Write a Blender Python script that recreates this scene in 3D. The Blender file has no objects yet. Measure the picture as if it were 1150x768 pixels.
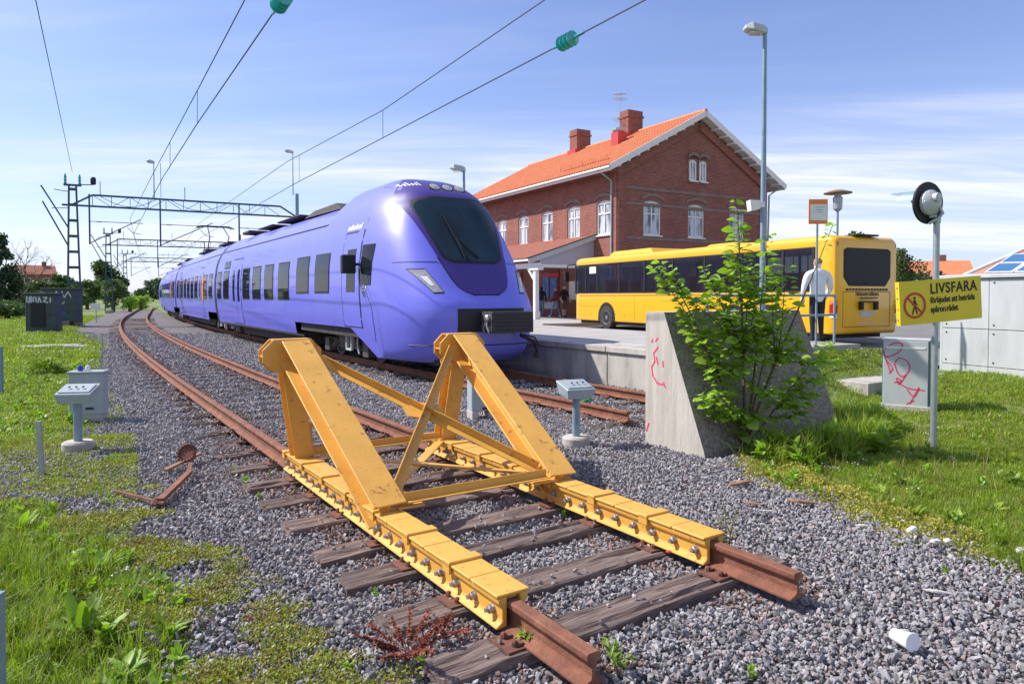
import bpy, bmesh, math, random
import numpy as np
from mathutils import Vector, Matrix
R = math.radians
SC = bpy.context.scene
COL = SC.collection
# ------------------------------------------------------------------ camera
FPX, HY, CX, CZ = 780.0, 333.0, 575.0, 1.68      # focal length and horizon in photo pixels (1150 x 768), eye height
PITCH = R(1.5)
PY = HY + FPX * math.tan(PITCH)
cam = bpy.data.cameras.new('camera')
cam.sensor_width = 36.0
cam.lens = 36.0 * FPX / 1150.0
cam.shift_y = -(384.0 - PY) / 1150.0
cam.clip_start = 0.05
cam.clip_end = 3000
cam_o = bpy.data.objects.new('camera', cam)
COL.objects.link(cam_o)
cam_o.location = (0, 0, CZ)
cam_o.rotation_euler = (R(90) - PITCH, 0, 0)
SC.camera = cam_o
# ------------------------------------------------------------------ sky and sun
SUN_EL = 45.0
SUN_DIR = Vector((-0.975, 0.22, 0)).normalized()     # horizontal direction towards the sun
wd = bpy.data.worlds.new('World')
SC.world = wd
wd.use_nodes = True
nt = wd.node_tree
nt.nodes.clear()
def wn(t, **k):
    n = nt.nodes.new(t)
    for a, b in k.items():
        setattr(n, a, b)
    return n
out = wn('ShaderNodeOutputWorld')
bg = wn('ShaderNodeBackground')
bg.inputs['Strength'].default_value = 0.108
sky = wn('ShaderNodeTexSky', sky_type='NISHITA')
sky.sun_disc = False
sky.sun_elevation = R(SUN_EL)
sky.sun_rotation = math.atan2(SUN_DIR.x, SUN_DIR.y)
sky.air_density = 1.0
sky.dust_density = 0.6
sky.ozone_density = 2.2
tc = wn('ShaderNodeTexCoord')
sep = wn('ShaderNodeSeparateXYZ')
nt.links.new(tc.outputs['Generated'], sep.inputs[0])
def wmath(op, a, b=None, clamp=False):
    n = wn('ShaderNodeMath', operation=op)
    n.use_clamp = clamp
    for i, q in enumerate((a, b)):
        if q is None:
            continue
        if isinstance(q, (int, float)):
            n.inputs[i].default_value = q
        else:
            nt.links.new(q, n.inputs[i])
    return n.outputs[0]
zc = wmath('MAXIMUM', wmath('ADD', sep.outputs[2], 0.08), 0.03)
comb = wn('ShaderNodeCombineXYZ')
nt.links.new(wmath('DIVIDE', sep.outputs[0], zc), comb.inputs[0])
nt.links.new(wmath('DIVIDE', sep.outputs[1], zc), comb.inputs[1])
mp = wn('ShaderNodeMapping')
mp.inputs['Rotation'].default_value = (0, 0, R(-14))
mp.inputs['Scale'].default_value = (0.24, 0.95, 1)
mp.inputs['Location'].default_value = (1.3, 0.55, 0)
nt.links.new(comb.outputs[0], mp.inputs[0])
def wnoise(sc, det, rough, dist, vec):
    n = wn('ShaderNodeTexNoise')
    n.inputs['Scale'].default_value = sc
    n.inputs['Detail'].default_value = det
    n.inputs['Roughness'].default_value = rough
    n.inputs['Distortion'].default_value = dist
    nt.links.new(vec, n.inputs['Vector'])
    return n.outputs['Fac']
def wramp(fac, p0, p1):
    n = wn('ShaderNodeMapRange')
    n.interpolation_type = 'SMOOTHSTEP'
    n.inputs[1].default_value = p0
    n.inputs[2].default_value = p1
    nt.links.new(fac, n.inputs[0])
    return n.outputs[0]
c1 = wramp(wnoise(0.55, 6, 0.55, 0.6, mp.outputs[0]), 0.36, 0.68)
c2 = wramp(wnoise(2.4, 8, 0.62, 1.2, mp.outputs[0]), 0.34, 0.70)
cl = wmath('MULTIPLY', c1, wmath('ADD', wmath('MULTIPLY', c2, 0.75), 0.40), True)
low = wramp(sep.outputs[2], 0.40, 0.0)                     # thin veil thickening towards the horizon
cl = wmath('ADD', wmath('MULTIPLY', cl, 0.9), wmath('MULTIPLY', low, 0.20), True)
cl = wmath('ADD', cl, 0.07, True)
mx = wn('ShaderNodeMix', data_type='RGBA')
nt.links.new(cl, mx.inputs['Factor'])
tint = wn('ShaderNodeMix', data_type='RGBA', blend_type='MULTIPLY')
tint.inputs['Factor'].default_value = 1.0
tint.inputs[7].default_value = (0.93, 0.98, 1.32, 1)
nt.links.new(sky.outputs[0], tint.inputs[6])
nt.links.new(tint.outputs[2], mx.inputs[6])
mx.inputs[7].default_value = (6.9, 7.2, 8.3, 1)
nt.links.new(mx.outputs[2], bg.inputs['Color'])
nt.links.new(bg.outputs[0], out.inputs[0])
sl = bpy.data.lights.new('sun', 'SUN')
sl.energy = 5.0
sl.angle = R(0.5)
sl.color = (1.0, 0.95, 0.87)
so = bpy.data.objects.new('sun', sl)
COL.objects.link(so)
to_sun = Vector((SUN_DIR.x * math.cos(R(SUN_EL)), SUN_DIR.y * math.cos(R(SUN_EL)), math.sin(R(SUN_EL))))
so.rotation_euler = to_sun.to_track_quat('Z', 'Y').to_euler()
so.location = to_sun * 60
SC.view_settings.view_transform = 'Standard'
SC.view_settings.look = 'None'
SC.view_settings.gamma = 1
SC.view_settings.exposure = 0.40
# ------------------------------------------------------------------ photo pixel -> place
def ray(px, py):
    a = (px - CX) / FPX
    b = (PY - py) / FPX
    return Vector((a, math.cos(PITCH) + b * math.sin(PITCH), -math.sin(PITCH) + b * math.cos(PITCH)))
def W(px, py, z=0.0):            # where the ray meets the level z
    d = ray(px, py)
    t = (z - CZ) / d.z
    return Vector((d.x * t, d.y * t, z))
def D(px, py, y):                # where the ray meets the depth y
    d = ray(px, py)
    t = y / d.y
    return Vector((d.x * t, y, CZ + d.z * t))
def PXY(p):                      # place -> photo pixel
    z = p[2] - CZ
    u = p[1] * math.sin(PITCH) + z * math.cos(PITCH)
    w = p[1] * math.cos(PITCH) - z * math.sin(PITCH)
    return (CX + FPX * p[0] / w, PY - FPX * u / w) if w > 0.05 else (-9999, 9999)
# track frame: s runs away from the camera along the rails, n to the right across them
H = R(33.4)
def T(s, n, z=0.0):
    return Vector((-s * math.sin(H) + n * math.cos(H), s * math.cos(H) + n * math.sin(H), z))
def SN(p):
    return (-p[0] * math.sin(H) + p[1] * math.cos(H), p[0] * math.cos(H) + p[1] * math.sin(H))
def bend(s0, s1, d):
    def g(s):
        if s < s0: return 0.0, 0.0
        if s < s1: return d * (s - s0) ** 2 / (2 * (s1 - s0)), d * (s - s0) / (s1 - s0)
        return d * (s1 - s0) / 2 + d * (s - s1), d
    return g
BA = bend(12, 64, 0.115)
BC = bend(17, 74, 0.105)
NA, NC = 2.66, 7.08                      # centre lines of the two tracks
# ------------------------------------------------------------------ mesh helpers
class MB:
    def __init__(s): s.v, s.f, s.m = [], [], []
    def add(s, vs, fs, m=0):
        o = len(s.v)
        s.v += [tuple(v) for v in vs]
        s.f += [tuple(i + o for i in f) for f in fs]
        s.m += [m] * len(fs)
        return s
    def box(s, c, d, m=0, M=None):
        x, y, z = d[0] / 2, d[1] / 2, d[2] / 2
        vs = [Vector((a * x, b * y, e * z)) for e in (-1, 1) for b in (-1, 1) for a in (-1, 1)]
        if M is not None: vs = [M @ v for v in vs]
        c = Vector(c)
        return s.add([v + c for v in vs], [(0, 2, 3, 1), (4, 5, 7, 6), (0, 1, 5, 4), (2, 6, 7, 3), (0, 4, 6, 2), (1, 3, 7, 5)], m)
    def frame(s, a, b, up):
        a, b = Vector(a), Vector(b)
        y = (b - a).normalized()
        x = y.cross(Vector(up))
        if x.length < 1e-5: x = y.cross(Vector((1, 0, 0)))
        x.normalize()
        return a, b, x, x.cross(y)
    def prof(s, a, b, pts, up=(0, 0, 1), m=0):          # extrude a closed 2D profile from a to b
        a, b, x, z = s.frame(a, b, up)
        k = len(pts)
        vs = [a + x * p[0] + z * p[1] for p in pts] + [b + x * p[0] + z * p[1] for p in pts]
        fs = [(i, (i + 1) % k, k + (i + 1) % k, k + i) for i in range(k)]
        fs += [tuple(range(k))[::-1], tuple(range(k, 2 * k))]
        return s.add(vs, fs, m)
    def beam(s, a, b, w, h, m=0, up=(0, 0, 1)):
        return s.prof(a, b, [(-w / 2, -h / 2), (w / 2, -h / 2), (w / 2, h / 2), (-w / 2, h / 2)], up, m)
    def hbeam(s, a, b, w, h, tf, tw, up=(0, 0, 1), m=0):
        w, h = w / 2, h / 2
        t = tw / 2
        return s.prof(a, b, [(-w, -h), (w, -h), (w, -h + tf), (t, -h + tf), (t, h - tf), (w, h - tf), (w, h), (-w, h), (-w, h - tf), (-t, h - tf), (-t, -h + tf), (-w, -h + tf)], up, m)
    def angle(s, a, b, w, t, up=(0, 0, 1), m=0, flip=1):
        q = [(0, 0), (w, 0), (w, t), (t, t), (t, w), (0, w)]
        if flip < 0: q = [(-x, z) for x, z in q][::-1]
        return s.prof(a, b, q, up, m)
    def tube(s, pts, r, k=8, m=0, caps=True):
        pts = [Vector(p) for p in pts]
        n = len(pts)
        rs = r if isinstance(r, (list, tuple)) else [r] * n
        vs, ux = [], None
        for i, p in enumerate(pts):
            t = (pts[min(i + 1, n - 1)] - pts[max(i - 1, 0)]).normalized()
            if ux is None:
                ux = t.cross(Vector((0, 0, 1)))
                if ux.length < 1e-3: ux = t.cross(Vector((1, 0, 0)))
            ux = (ux - t * ux.dot(t)).normalized()
            uy = t.cross(ux)
            vs += [p + (ux * math.cos(2 * math.pi * j / k) + uy * math.sin(2 * math.pi * j / k)) * rs[i] for j in range(k)]
        fs = [(i * k + j, i * k + (j + 1) % k, (i + 1) * k + (j + 1) % k, (i + 1) * k + j) for i in range(n - 1) for j in range(k)]
        if caps: fs += [tuple(range(k))[::-1], tuple(range((n - 1) * k, n * k))]
        return s.add(vs, fs, m)
    def lathe(s, pr, k=16, M=None, m=0):                 # profile (r, z) turned about the local z axis
        vs = []
        for r, z in pr:
            for j in range(k):
                v = Vector((r * math.cos(2 * math.pi * j / k), r * math.sin(2 * math.pi * j / k), z))
                vs.append(M @ v if M is not None else v)
        n = len(pr)
        fs = [(i * k + j, i * k + (j + 1) % k, (i + 1) * k + (j + 1) % k, (i + 1) * k + j) for i in range(n - 1) for j in range(k)]
        if pr[0][0] > 1e-6: fs.append(tuple(range(k))[::-1])
        if pr[-1][0] > 1e-6: fs.append(tuple(range((n - 1) * k, n * k)))
        return s.add(vs, fs, m)
    def grid(s, fn, nu, nv, m=0, closed=False):          # fn(i, j) -> point
        vs = [fn(i, j) for i in range(nu) for j in range(nv)]
        fs = [(i * nv + j, i * nv + j + 1, (i + 1) * nv + j + 1, (i + 1) * nv + j) for i in range(nu - 1) for j in range(nv - 1)]
        if closed: fs += [(i * nv + nv - 1, i * nv, (i + 1) * nv, (i + 1) * nv + nv - 1) for i in range(nu - 1)]
        return s.add(vs, fs, m)
    def plate(s, poly, o, x, y, t, m=0):                 # flat polygon in the plane (o, x, y), thickness t along x cross y
        o, x, y = Vector(o), Vector(x).normalized(), Vector(y).normalized()
        z = x.cross(y).normalized()
        k = len(poly)
        vs = [o + x * p[0] + y * p[1] for p in poly] + [o + x * p[0] + y * p[1] + z * t for p in poly]
        return s.add(vs, [tuple(range(k))[::-1], tuple(range(k, 2 * k))] + [(i, (i + 1) % k, k + (i + 1) % k, k + i) for i in range(k)], m)
    def mesh(s, name, mats, smooth=None):
        me = bpy.data.meshes.new(name)
        me.from_pydata(s.v, [], s.f)
        for q in (mats if isinstance(mats, (list, tuple)) else [mats]): me.materials.append(q)
        if any(s.m): me.polygons.foreach_set('material_index', s.m)
        bm = bmesh.new()
        bm.from_mesh(me)
        bmesh.ops.recalc_face_normals(bm, faces=bm.faces)
        bm.to_mesh(me)
        bm.free()
        if smooth is not None:
            me.polygons.foreach_set('use_smooth', [True] * len(me.polygons))
            me.set_sharp_from_angle(angle=R(smooth))
        me.update()
        return me
    def build(s, name, mats, par=None, smooth=None, bevel=0, seg=1, world=False):
        if world and par is not None:
            Mi = PM[par.name].inverted()
            s.v = [tuple(Mi @ Vector(v)) for v in s.v]
        return put(name, s.mesh(name, mats, smooth), par, bevel, seg)
PM = {}
def put(name, me, par=None, bevel=0, seg=1, loc=None, rot=None, scl=None):
    o = bpy.data.objects.new(name, me)
    COL.objects.link(o)
    if par is not None: o.parent = par
    if loc is not None: o.location = loc
    if rot is not None: o.rotation_euler = rot
    if scl is not None: o.scale = scl
    if bevel:
        b = o.modifiers.new('bevel', 'BEVEL')
        b.width = bevel
        b.segments = seg
        b.limit_method = 'ANGLE'
        b.angle_limit = R(40)
    return o
def tag(o, label, cat, group=None):
    o['label'] = label
    o['category'] = cat
    if group: o['group'] = group
    return o
def thing(name, label, cat, loc=(0, 0, 0), rz=0.0, group=None):
    o = bpy.data.objects.new(name, None)
    o.empty_display_size = 0.2
    COL.objects.link(o)
    o.location = loc
    o.rotation_euler = (0, 0, rz)
    PM[o.name] = Matrix.Translation(Vector(loc)) @ Matrix.Rotation(rz, 4, 'Z')
    return tag(o, label, cat, group)
def struct(o):
    o['kind'] = 'structure'
    return o
def stuff(o):
    o['kind'] = 'stuff'
    return o
def copy_tree(o, par=None):
    c = o.copy()
    COL.objects.link(c)
    c.parent = par
    for ch in list(o.children): copy_tree(ch, c)
    return c
# ------------------------------------------------------------------ materials
def lk(t, a, b): t.links.new(a, b)
def mat(name, col, rough=0.6, metal=0.0, col2=None, ns=6.0, det=4, lo=0.35, hi=0.65, bump=0.0, bs=None, spec=None, coat=0.0, stretch=None, col3=None, c3=(0.6, 0.7), c3s=3.0, rnd=0.0, trans=0.0, emit=None, alpha=None, croughv=0.0, subs=0.0, streak=None):
    m = bpy.data.materials.new(name)
    m.use_nodes = True
    t = m.node_tree
    b = t.nodes['Principled BSDF']
    b.inputs['Base Color'].default_value = (*col, 1)
    b.inputs['Roughness'].default_value = rough
    b.inputs['Metallic'].default_value = metal
    if spec is not None: b.inputs['Specular IOR Level'].default_value = spec
    if coat:
        b.inputs['Coat Weight'].default_value = coat
        b.inputs['Coat Roughness'].default_value = 0.04
    if trans: b.inputs['Transmission Weight'].default_value = trans
    if alpha is not None: b.inputs['Alpha'].default_value = alpha
    if emit:
        b.inputs['Emission Color'].default_value = (*emit[0], 1)
        b.inputs['Emission Strength'].default_value = emit[1]
    tcn = t.nodes.new('ShaderNodeTexCoord')
    vec = tcn.outputs['Object']
    if stretch:
        mpn = t.nodes.new('ShaderNodeMapping')
        mpn.inputs['Scale'].default_value = stretch
        lk(t, vec, mpn.inputs[0])
        vec = mpn.outputs[0]
    def noise(sc, d, r=0.6):
        n = t.nodes.new('ShaderNodeTexNoise')
        n.inputs['Scale'].default_value = sc
        n.inputs['Detail'].default_value = d
        n.inputs['Roughness'].default_value = r
        lk(t, vec, n.inputs['Vector'])
        return n.outputs['Fac']
    def rmp(f, a, c):
        n = t.nodes.new('ShaderNodeMapRange')
        n.inputs[1].default_value = a
        n.inputs[2].default_value = c
        lk(t, f, n.inputs[0])
        return n.outputs[0]
    def mixc(f, a, c):
        n = t.nodes.new('ShaderNodeMix')
        n.data_type = 'RGBA'
        if isinstance(f, float): n.inputs[0].default_value = f
        else: lk(t, f, n.inputs[0])
        for i, q in ((6, a), (7, c)):
            if isinstance(q, tuple): n.inputs[i].default_value = (*q, 1)
            else: lk(t, q, n.inputs[i])
        return n.outputs[2]
    cur = col
    if col2: cur = mixc(rmp(noise(ns, det), lo, hi), col, col2)
    if col3: cur = mixc(rmp(noise(c3s, 6, 0.7), *c3), cur, col3)
    if rnd:
        oi = t.nodes.new('ShaderNodeObjectInfo')
        hs = t.nodes.new('ShaderNodeHueSaturation')
        lk(t, rmp2(t, oi.outputs['Random'], 1 - rnd, 1 + rnd), hs.inputs['Value'])
        if isinstance(cur, tuple): hs.inputs['Color'].default_value = (*cur, 1)
        else: lk(t, cur, hs.inputs['Color'])
        cur = hs.outputs[0]
    if not isinstance(cur, tuple): lk(t, cur, b.inputs['Base Color'])
    if bump:
        bn = t.nodes.new('ShaderNodeBump')
        bn.inputs['Strength'].default_value = bump
        bn.inputs['Distance'].default_value = 0.02
        lk(t, noise(bs or ns * 3, 6), bn.inputs['Height'])
        lk(t, bn.outputs[0], b.inputs['Normal'])
    return m
def rmp2(t, f, a, c):
    n = t.nodes.new('ShaderNodeMapRange')
    n.inputs[3].default_value = a
    n.inputs[4].default_value = c
    lk(t, f, n.inputs[0])
    return n.outputs[0]
M = {}
M['rust'] = mat('rust', (0.245, 0.095, 0.053), 0.85, col2=(0.155, 0.06, 0.036), ns=9, bump=0.35, bs=60, col3=(0.33, 0.145, 0.08), c3=(0.52, 0.75), c3s=4)
M['rust_dark'] = mat('rust_dark', (0.12, 0.055, 0.04), 0.9, col2=(0.2, 0.08, 0.05), ns=14, bump=0.4, bs=70)
M['wood'] = mat('weathered_wood', (0.23, 0.165, 0.14), 0.9, col2=(0.10, 0.068, 0.057), ns=3.5, stretch=(1.2, 16, 10), det=8, bump=0.9, bs=5, col3=(0.34, 0.27, 0.235), c3=(0.5, 0.75), c3s=1.5, rnd=0.22)
M['yellow'] = mat('yellow_paint', (0.73, 0.385, 0.07), 0.5, col2=(0.63, 0.325, 0.055), ns=3.0, bump=0.12, bs=40, col3=(0.34, 0.14, 0.05), c3=(0.60, 0.66), c3s=11)
M['bolt'] = mat('bolt_steel', (0.42, 0.40, 0.40), 0.4, 0.5, col2=(0.28, 0.22, 0.20), ns=30)
M['concrete'] = mat('concrete', (0.50, 0.47, 0.42), 0.9, col2=(0.38, 0.355, 0.32), ns=2.2, bump=0.3, bs=40, col3=(0.28, 0.25, 0.21), c3=(0.52, 0.75), c3s=2.2, stretch=(1, 1, .35))
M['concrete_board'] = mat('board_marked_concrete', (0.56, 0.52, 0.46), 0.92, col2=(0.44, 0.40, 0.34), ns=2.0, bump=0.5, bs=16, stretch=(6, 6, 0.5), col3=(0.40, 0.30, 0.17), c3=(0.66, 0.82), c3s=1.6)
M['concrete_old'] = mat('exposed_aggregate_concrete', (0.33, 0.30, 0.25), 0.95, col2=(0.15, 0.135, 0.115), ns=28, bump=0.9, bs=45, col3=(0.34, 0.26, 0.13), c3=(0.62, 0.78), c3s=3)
M['kerb'] = mat('kerb_stone', (0.50, 0.48, 0.44), 0.9, col2=(0.40, 0.38, 0.35), ns=5, bump=0.25, bs=40)
M['asphalt'] = mat('asphalt', (0.20, 0.195, 0.19), 0.95, col2=(0.16, 0.155, 0.15), ns=1.2, bump=0.4, bs=120, col3=(0.25, 0.24, 0.23), c3=(0.5, 0.8), c3s=0.4)
M['paving'] = mat('platform_paving', (0.42, 0.40, 0.375), 0.9, col2=(0.34, 0.325, 0.305), ns=1.5, bump=0.2, bs=60)
M['white'] = mat('white_paint', (0.80, 0.79, 0.76), 0.5, col2=(0.70, 0.69, 0.66), ns=6)
M['galv'] = mat('galvanised_steel', (0.42, 0.45, 0.47), 0.45, 0.6, col2=(0.34, 0.37, 0.40), ns=12)
M['bluegrey'] = mat('blue_grey_steel', (0.24, 0.33, 0.40), 0.5, 0.2, col2=(0.19, 0.27, 0.33), ns=7)
M['green_steel'] = mat('green_mast_steel', (0.07, 0.13, 0.14), 0.6, 0.3, col2=(0.04, 0.08, 0.09), ns=5)
M['cab_grey'] = mat('grey_cabinet_paint', (0.36, 0.42, 0.44), 0.5, col2=(0.30, 0.35, 0.37), ns=3, bump=0.05)
M['light_grey'] = mat('light_grey_metal', (0.52, 0.54, 0.54), 0.5, 0.1, col2=(0.44, 0.46, 0.46), ns=3, stretch=(1, 1, .3), col3=(0.36, 0.36, 0.34), c3=(0.6, 0.85), c3s=2)
M['black'] = mat('black_rubber', (0.012, 0.012, 0.013), 0.6)
M['dark'] = mat('dark_underframe', (0.025, 0.023, 0.022), 0.8, col2=(0.06, 0.05, 0.045), ns=8)
M['gearsteel'] = mat('bogie_steel', (0.13, 0.12, 0.115), 0.6, 0.5, col2=(0.07, 0.055, 0.05), ns=9)
M['purple'] = mat('lavender_train_paint', (0.175, 0.18, 0.76), 0.38, coat=0.3, col2=(0.165, 0.17, 0.71), col3=(0.125, 0.125, 0.50), c3=(0.55, 0.85), c3s=1.2, ns=1.5)
M['violet'] = mat('deep_violet_flecked_paint', (0.042, 0.018, 0.20), 0.4, coat=0.25, col2=(0.085, 0.045, 0.31), ns=35, lo=0.5, hi=0.8)
M['glass'] = mat('dark_window_glass', (0.016, 0.020, 0.024), 0.03, spec=0.12)
M['windscreen'] = mat('windscreen_glass', (0.020, 0.048, 0.072), 0.03, spec=0.3, col2=(0.012, 0.026, 0.04), ns=1.1)
M['busglass'] = mat('bus_side_glass', (0.02, 0.024, 0.032), 0.03, spec=0.5, alpha=0.48)
M['lens'] = mat('lamp_lens', (0.55, 0.52, 0.48), 0.08, 0.6, col2=(0.75, 0.70, 0.62), ns=14)
M['steel'] = mat('bright_steel', (0.55, 0.55, 0.55), 0.3, 0.9)
M['busyellow'] = mat('bus_yellow', (0.86, 0.45, 0.004), 0.32, coat=0.5, col2=(0.82, 0.42, 0.004), ns=1)
M['tyre'] = mat('tyre_rubber', (0.028, 0.024, 0.022), 0.85, col2=(0.06, 0.05, 0.045), ns=8)
M['red'] = mat('red_lens', (0.45, 0.01, 0.012), 0.2, coat=0.5)
M['orange'] = mat('orange_paint', (0.80, 0.22, 0.03), 0.4)
M['signyellow'] = mat('sign_yellow', (0.80, 0.60, 0.015), 0.45, col2=(0.74, 0.55, 0.015), ns=3)
M['ink'] = mat('black_ink', (0.015, 0.015, 0.015), 0.6)
M['signred'] = mat('sign_red', (0.55, 0.03, 0.03), 0.5)
M['pink'] = mat('pink_spray_paint', (0.80, 0.03, 0.13), 0.6)
M['tag_blue'] = mat('blue_spray_paint', (0.04, 0.16, 0.55), 0.6)
M['tag_white'] = mat('pale_spray_paint', (0.62, 0.66, 0.70), 0.7)
M['insul'] = mat('green_glass_insulator', (0.02, 0.36, 0.34), 0.08, spec=0.8, coat=0.4)
M['blue'] = mat('blue_cap', (0.01, 0.03, 0.42), 0.35)
M['tile'] = mat('orange_clay_tile', (0.66, 0.225, 0.095), 0.75, col2=(0.56, 0.175, 0.075), ns=2.5, bump=0.2, bs=30, col3=(0.80, 0.28, 0.11), c3=(0.55, 0.8), c3s=6)
M['tile_old'] = mat('old_clay_tile', (0.36, 0.13, 0.085), 0.85, col2=(0.26, 0.095, 0.065), ns=4, bump=0.2, bs=30)
M['tile_pink'] = mat('pale_clay_tile', (0.56, 0.27, 0.20), 0.8, col2=(0.46, 0.21, 0.15), ns=8, bump=0.2, bs=30)
M['redpaint'] = mat('red_sheet_metal', (0.50, 0.045, 0.045), 0.5)
M['bark'] = mat('bark', (0.16, 0.11, 0.075), 0.95, col2=(0.09, 0.06, 0.045), ns=12, bump=0.5, bs=30)
M['skin'] = mat('skin', (0.60, 0.33, 0.235), 0.55)
M['shirt'] = mat('white_shirt', (0.76, 0.77, 0.80), 0.85, col2=(0.66, 0.68, 0.73), ns=9, bump=0.3, bs=12)
M['trousers'] = mat('dark_trousers', (0.018, 0.018, 0.024), 0.85)
M['jeans'] = mat('blue_jeans', (0.10, 0.18, 0.33), 0.9, col2=(0.22, 0.32, 0.46), ns=9)
M['maroon'] = mat('maroon_knit', (0.15, 0.02, 0.035), 0.9)
M['blackcloth'] = mat('black_cloth', (0.016, 0.016, 0.019), 0.9)
M['khaki'] = mat('olive_shorts', (0.14, 0.10, 0.055), 0.9)
M['hair'] = mat('fair_hair', (0.32, 0.21, 0.12), 0.7, col2=(0.22, 0.14, 0.08), ns=30)
M['hair_dark'] = mat('dark_hair', (0.03, 0.022, 0.018), 0.7)
M['cup'] = mat('paper_cup', (0.80, 0.79, 0.77), 0.6)
M['plank'] = mat('dry_plank', (0.34, 0.19, 0.11), 0.9, col2=(0.22, 0.11, 0.065), ns=8, bump=0.3)
def leafmat(name, c, c2, rnd=0.3, rough=0.5, ns=0.8, tr=0.35):
    m = mat(name, c, rough, col2=c2, ns=ns, lo=0.3, hi=0.7, rnd=rnd)
    t = m.node_tree
    b = t.nodes['Principled BSDF']
    o = [n for n in t.nodes if n.type == 'OUTPUT_MATERIAL'][0]
    tl = t.nodes.new('ShaderNodeBsdfTranslucent')
    src = b.inputs['Base Color'].links[0].from_socket
    g = t.nodes.new('ShaderNodeMix')
    g.data_type = 'RGBA'
    g.blend_type = 'MULTIPLY'
    g.inputs[0].default_value = 1.0
    lk(t, src, g.inputs[6])
    g.inputs[7].default_value = (1.5, 1.7, 0.6, 1)
    lk(t, g.outputs[2], tl.inputs['Color'])
    ms = t.nodes.new('ShaderNodeMixShader')
    ms.inputs[0].default_value = tr
    lk(t, b.outputs[0], ms.inputs[1])
    lk(t, tl.outputs[0], ms.inputs[2])
    lk(t, ms.outputs[0], o.inputs[0])
    return m
M['grass'] = leafmat('grass_blade', (0.17, 0.26, 0.020), (0.26, 0.32, 0.03), 0.35, ns=0.6)
M['grass_dry'] = leafmat('dry_grass_blade', (0.30, 0.24, 0.09), (0.22, 0.21, 0.06), 0.3)
M['weed'] = leafmat('broad_weed_leaf', (0.17, 0.29, 0.022), (0.25, 0.36, 0.04), 0.3)
M['moss'] = leafmat('stonecrop_leaf', (0.22, 0.22, 0.025), (0.31, 0.27, 0.045), 0.35, ns=2)
M['stonecrop'] = leafmat('yellow_stonecrop', (0.42, 0.38, 0.08), (0.50, 0.42, 0.10), 0.3, ns=2)
M['redweed'] = leafmat('rusty_dock_seed', (0.17, 0.045, 0.025), (0.25, 0.07, 0.035), 0.3, ns=3, tr=0.2)
M['leaf'] = leafmat('elm_leaf', (0.19, 0.31, 0.028), (0.33, 0.44, 0.06), 0.3, ns=1.5)
M['leaf_young'] = leafmat('young_elm_leaf', (0.30, 0.45, 0.05), (0.24, 0.40, 0.05), 0.25, ns=1.5)
M['tree_dark'] = leafmat('dark_tree_leaf', (0.030, 0.060, 0.020), (0.050, 0.085, 0.025), 0.2, ns=0.4, tr=0.2)
M['tree_mid'] = leafmat('tree_leaf', (0.055, 0.10, 0.025), (0.085, 0.14, 0.035), 0.2, ns=0.4, tr=0.25)
M['tree_pale'] = leafmat('pale_tree_leaf', (0.10, 0.15, 0.05), (0.13, 0.17, 0.06), 0.2, ns=0.4, tr=0.25)
M['flower'] = mat('white_flower', (0.80, 0.79, 0.76), 0.7)
M['flower_y'] = mat('yellow_flower', (0.80, 0.55, 0.02), 0.7)
M['stone'] = mat('ballast_stone', (0.215, 0.205, 0.210), 0.85, col2=(0.37, 0.355, 0.362), ns=7, bump=0.3, bs=60, rnd=0.42)
M['stone_rust'] = mat('rust_stained_ballast_stone', (0.20, 0.12, 0.095), 0.9, col2=(0.28, 0.18, 0.15), ns=9, bump=0.3, bs=60, rnd=0.3)
M['stone_pink'] = mat('pinkish_ballast_stone', (0.25, 0.195, 0.185), 0.85, col2=(0.33, 0.27, 0.26), ns=9, bump=0.3, bs=60, rnd=0.3)
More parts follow.
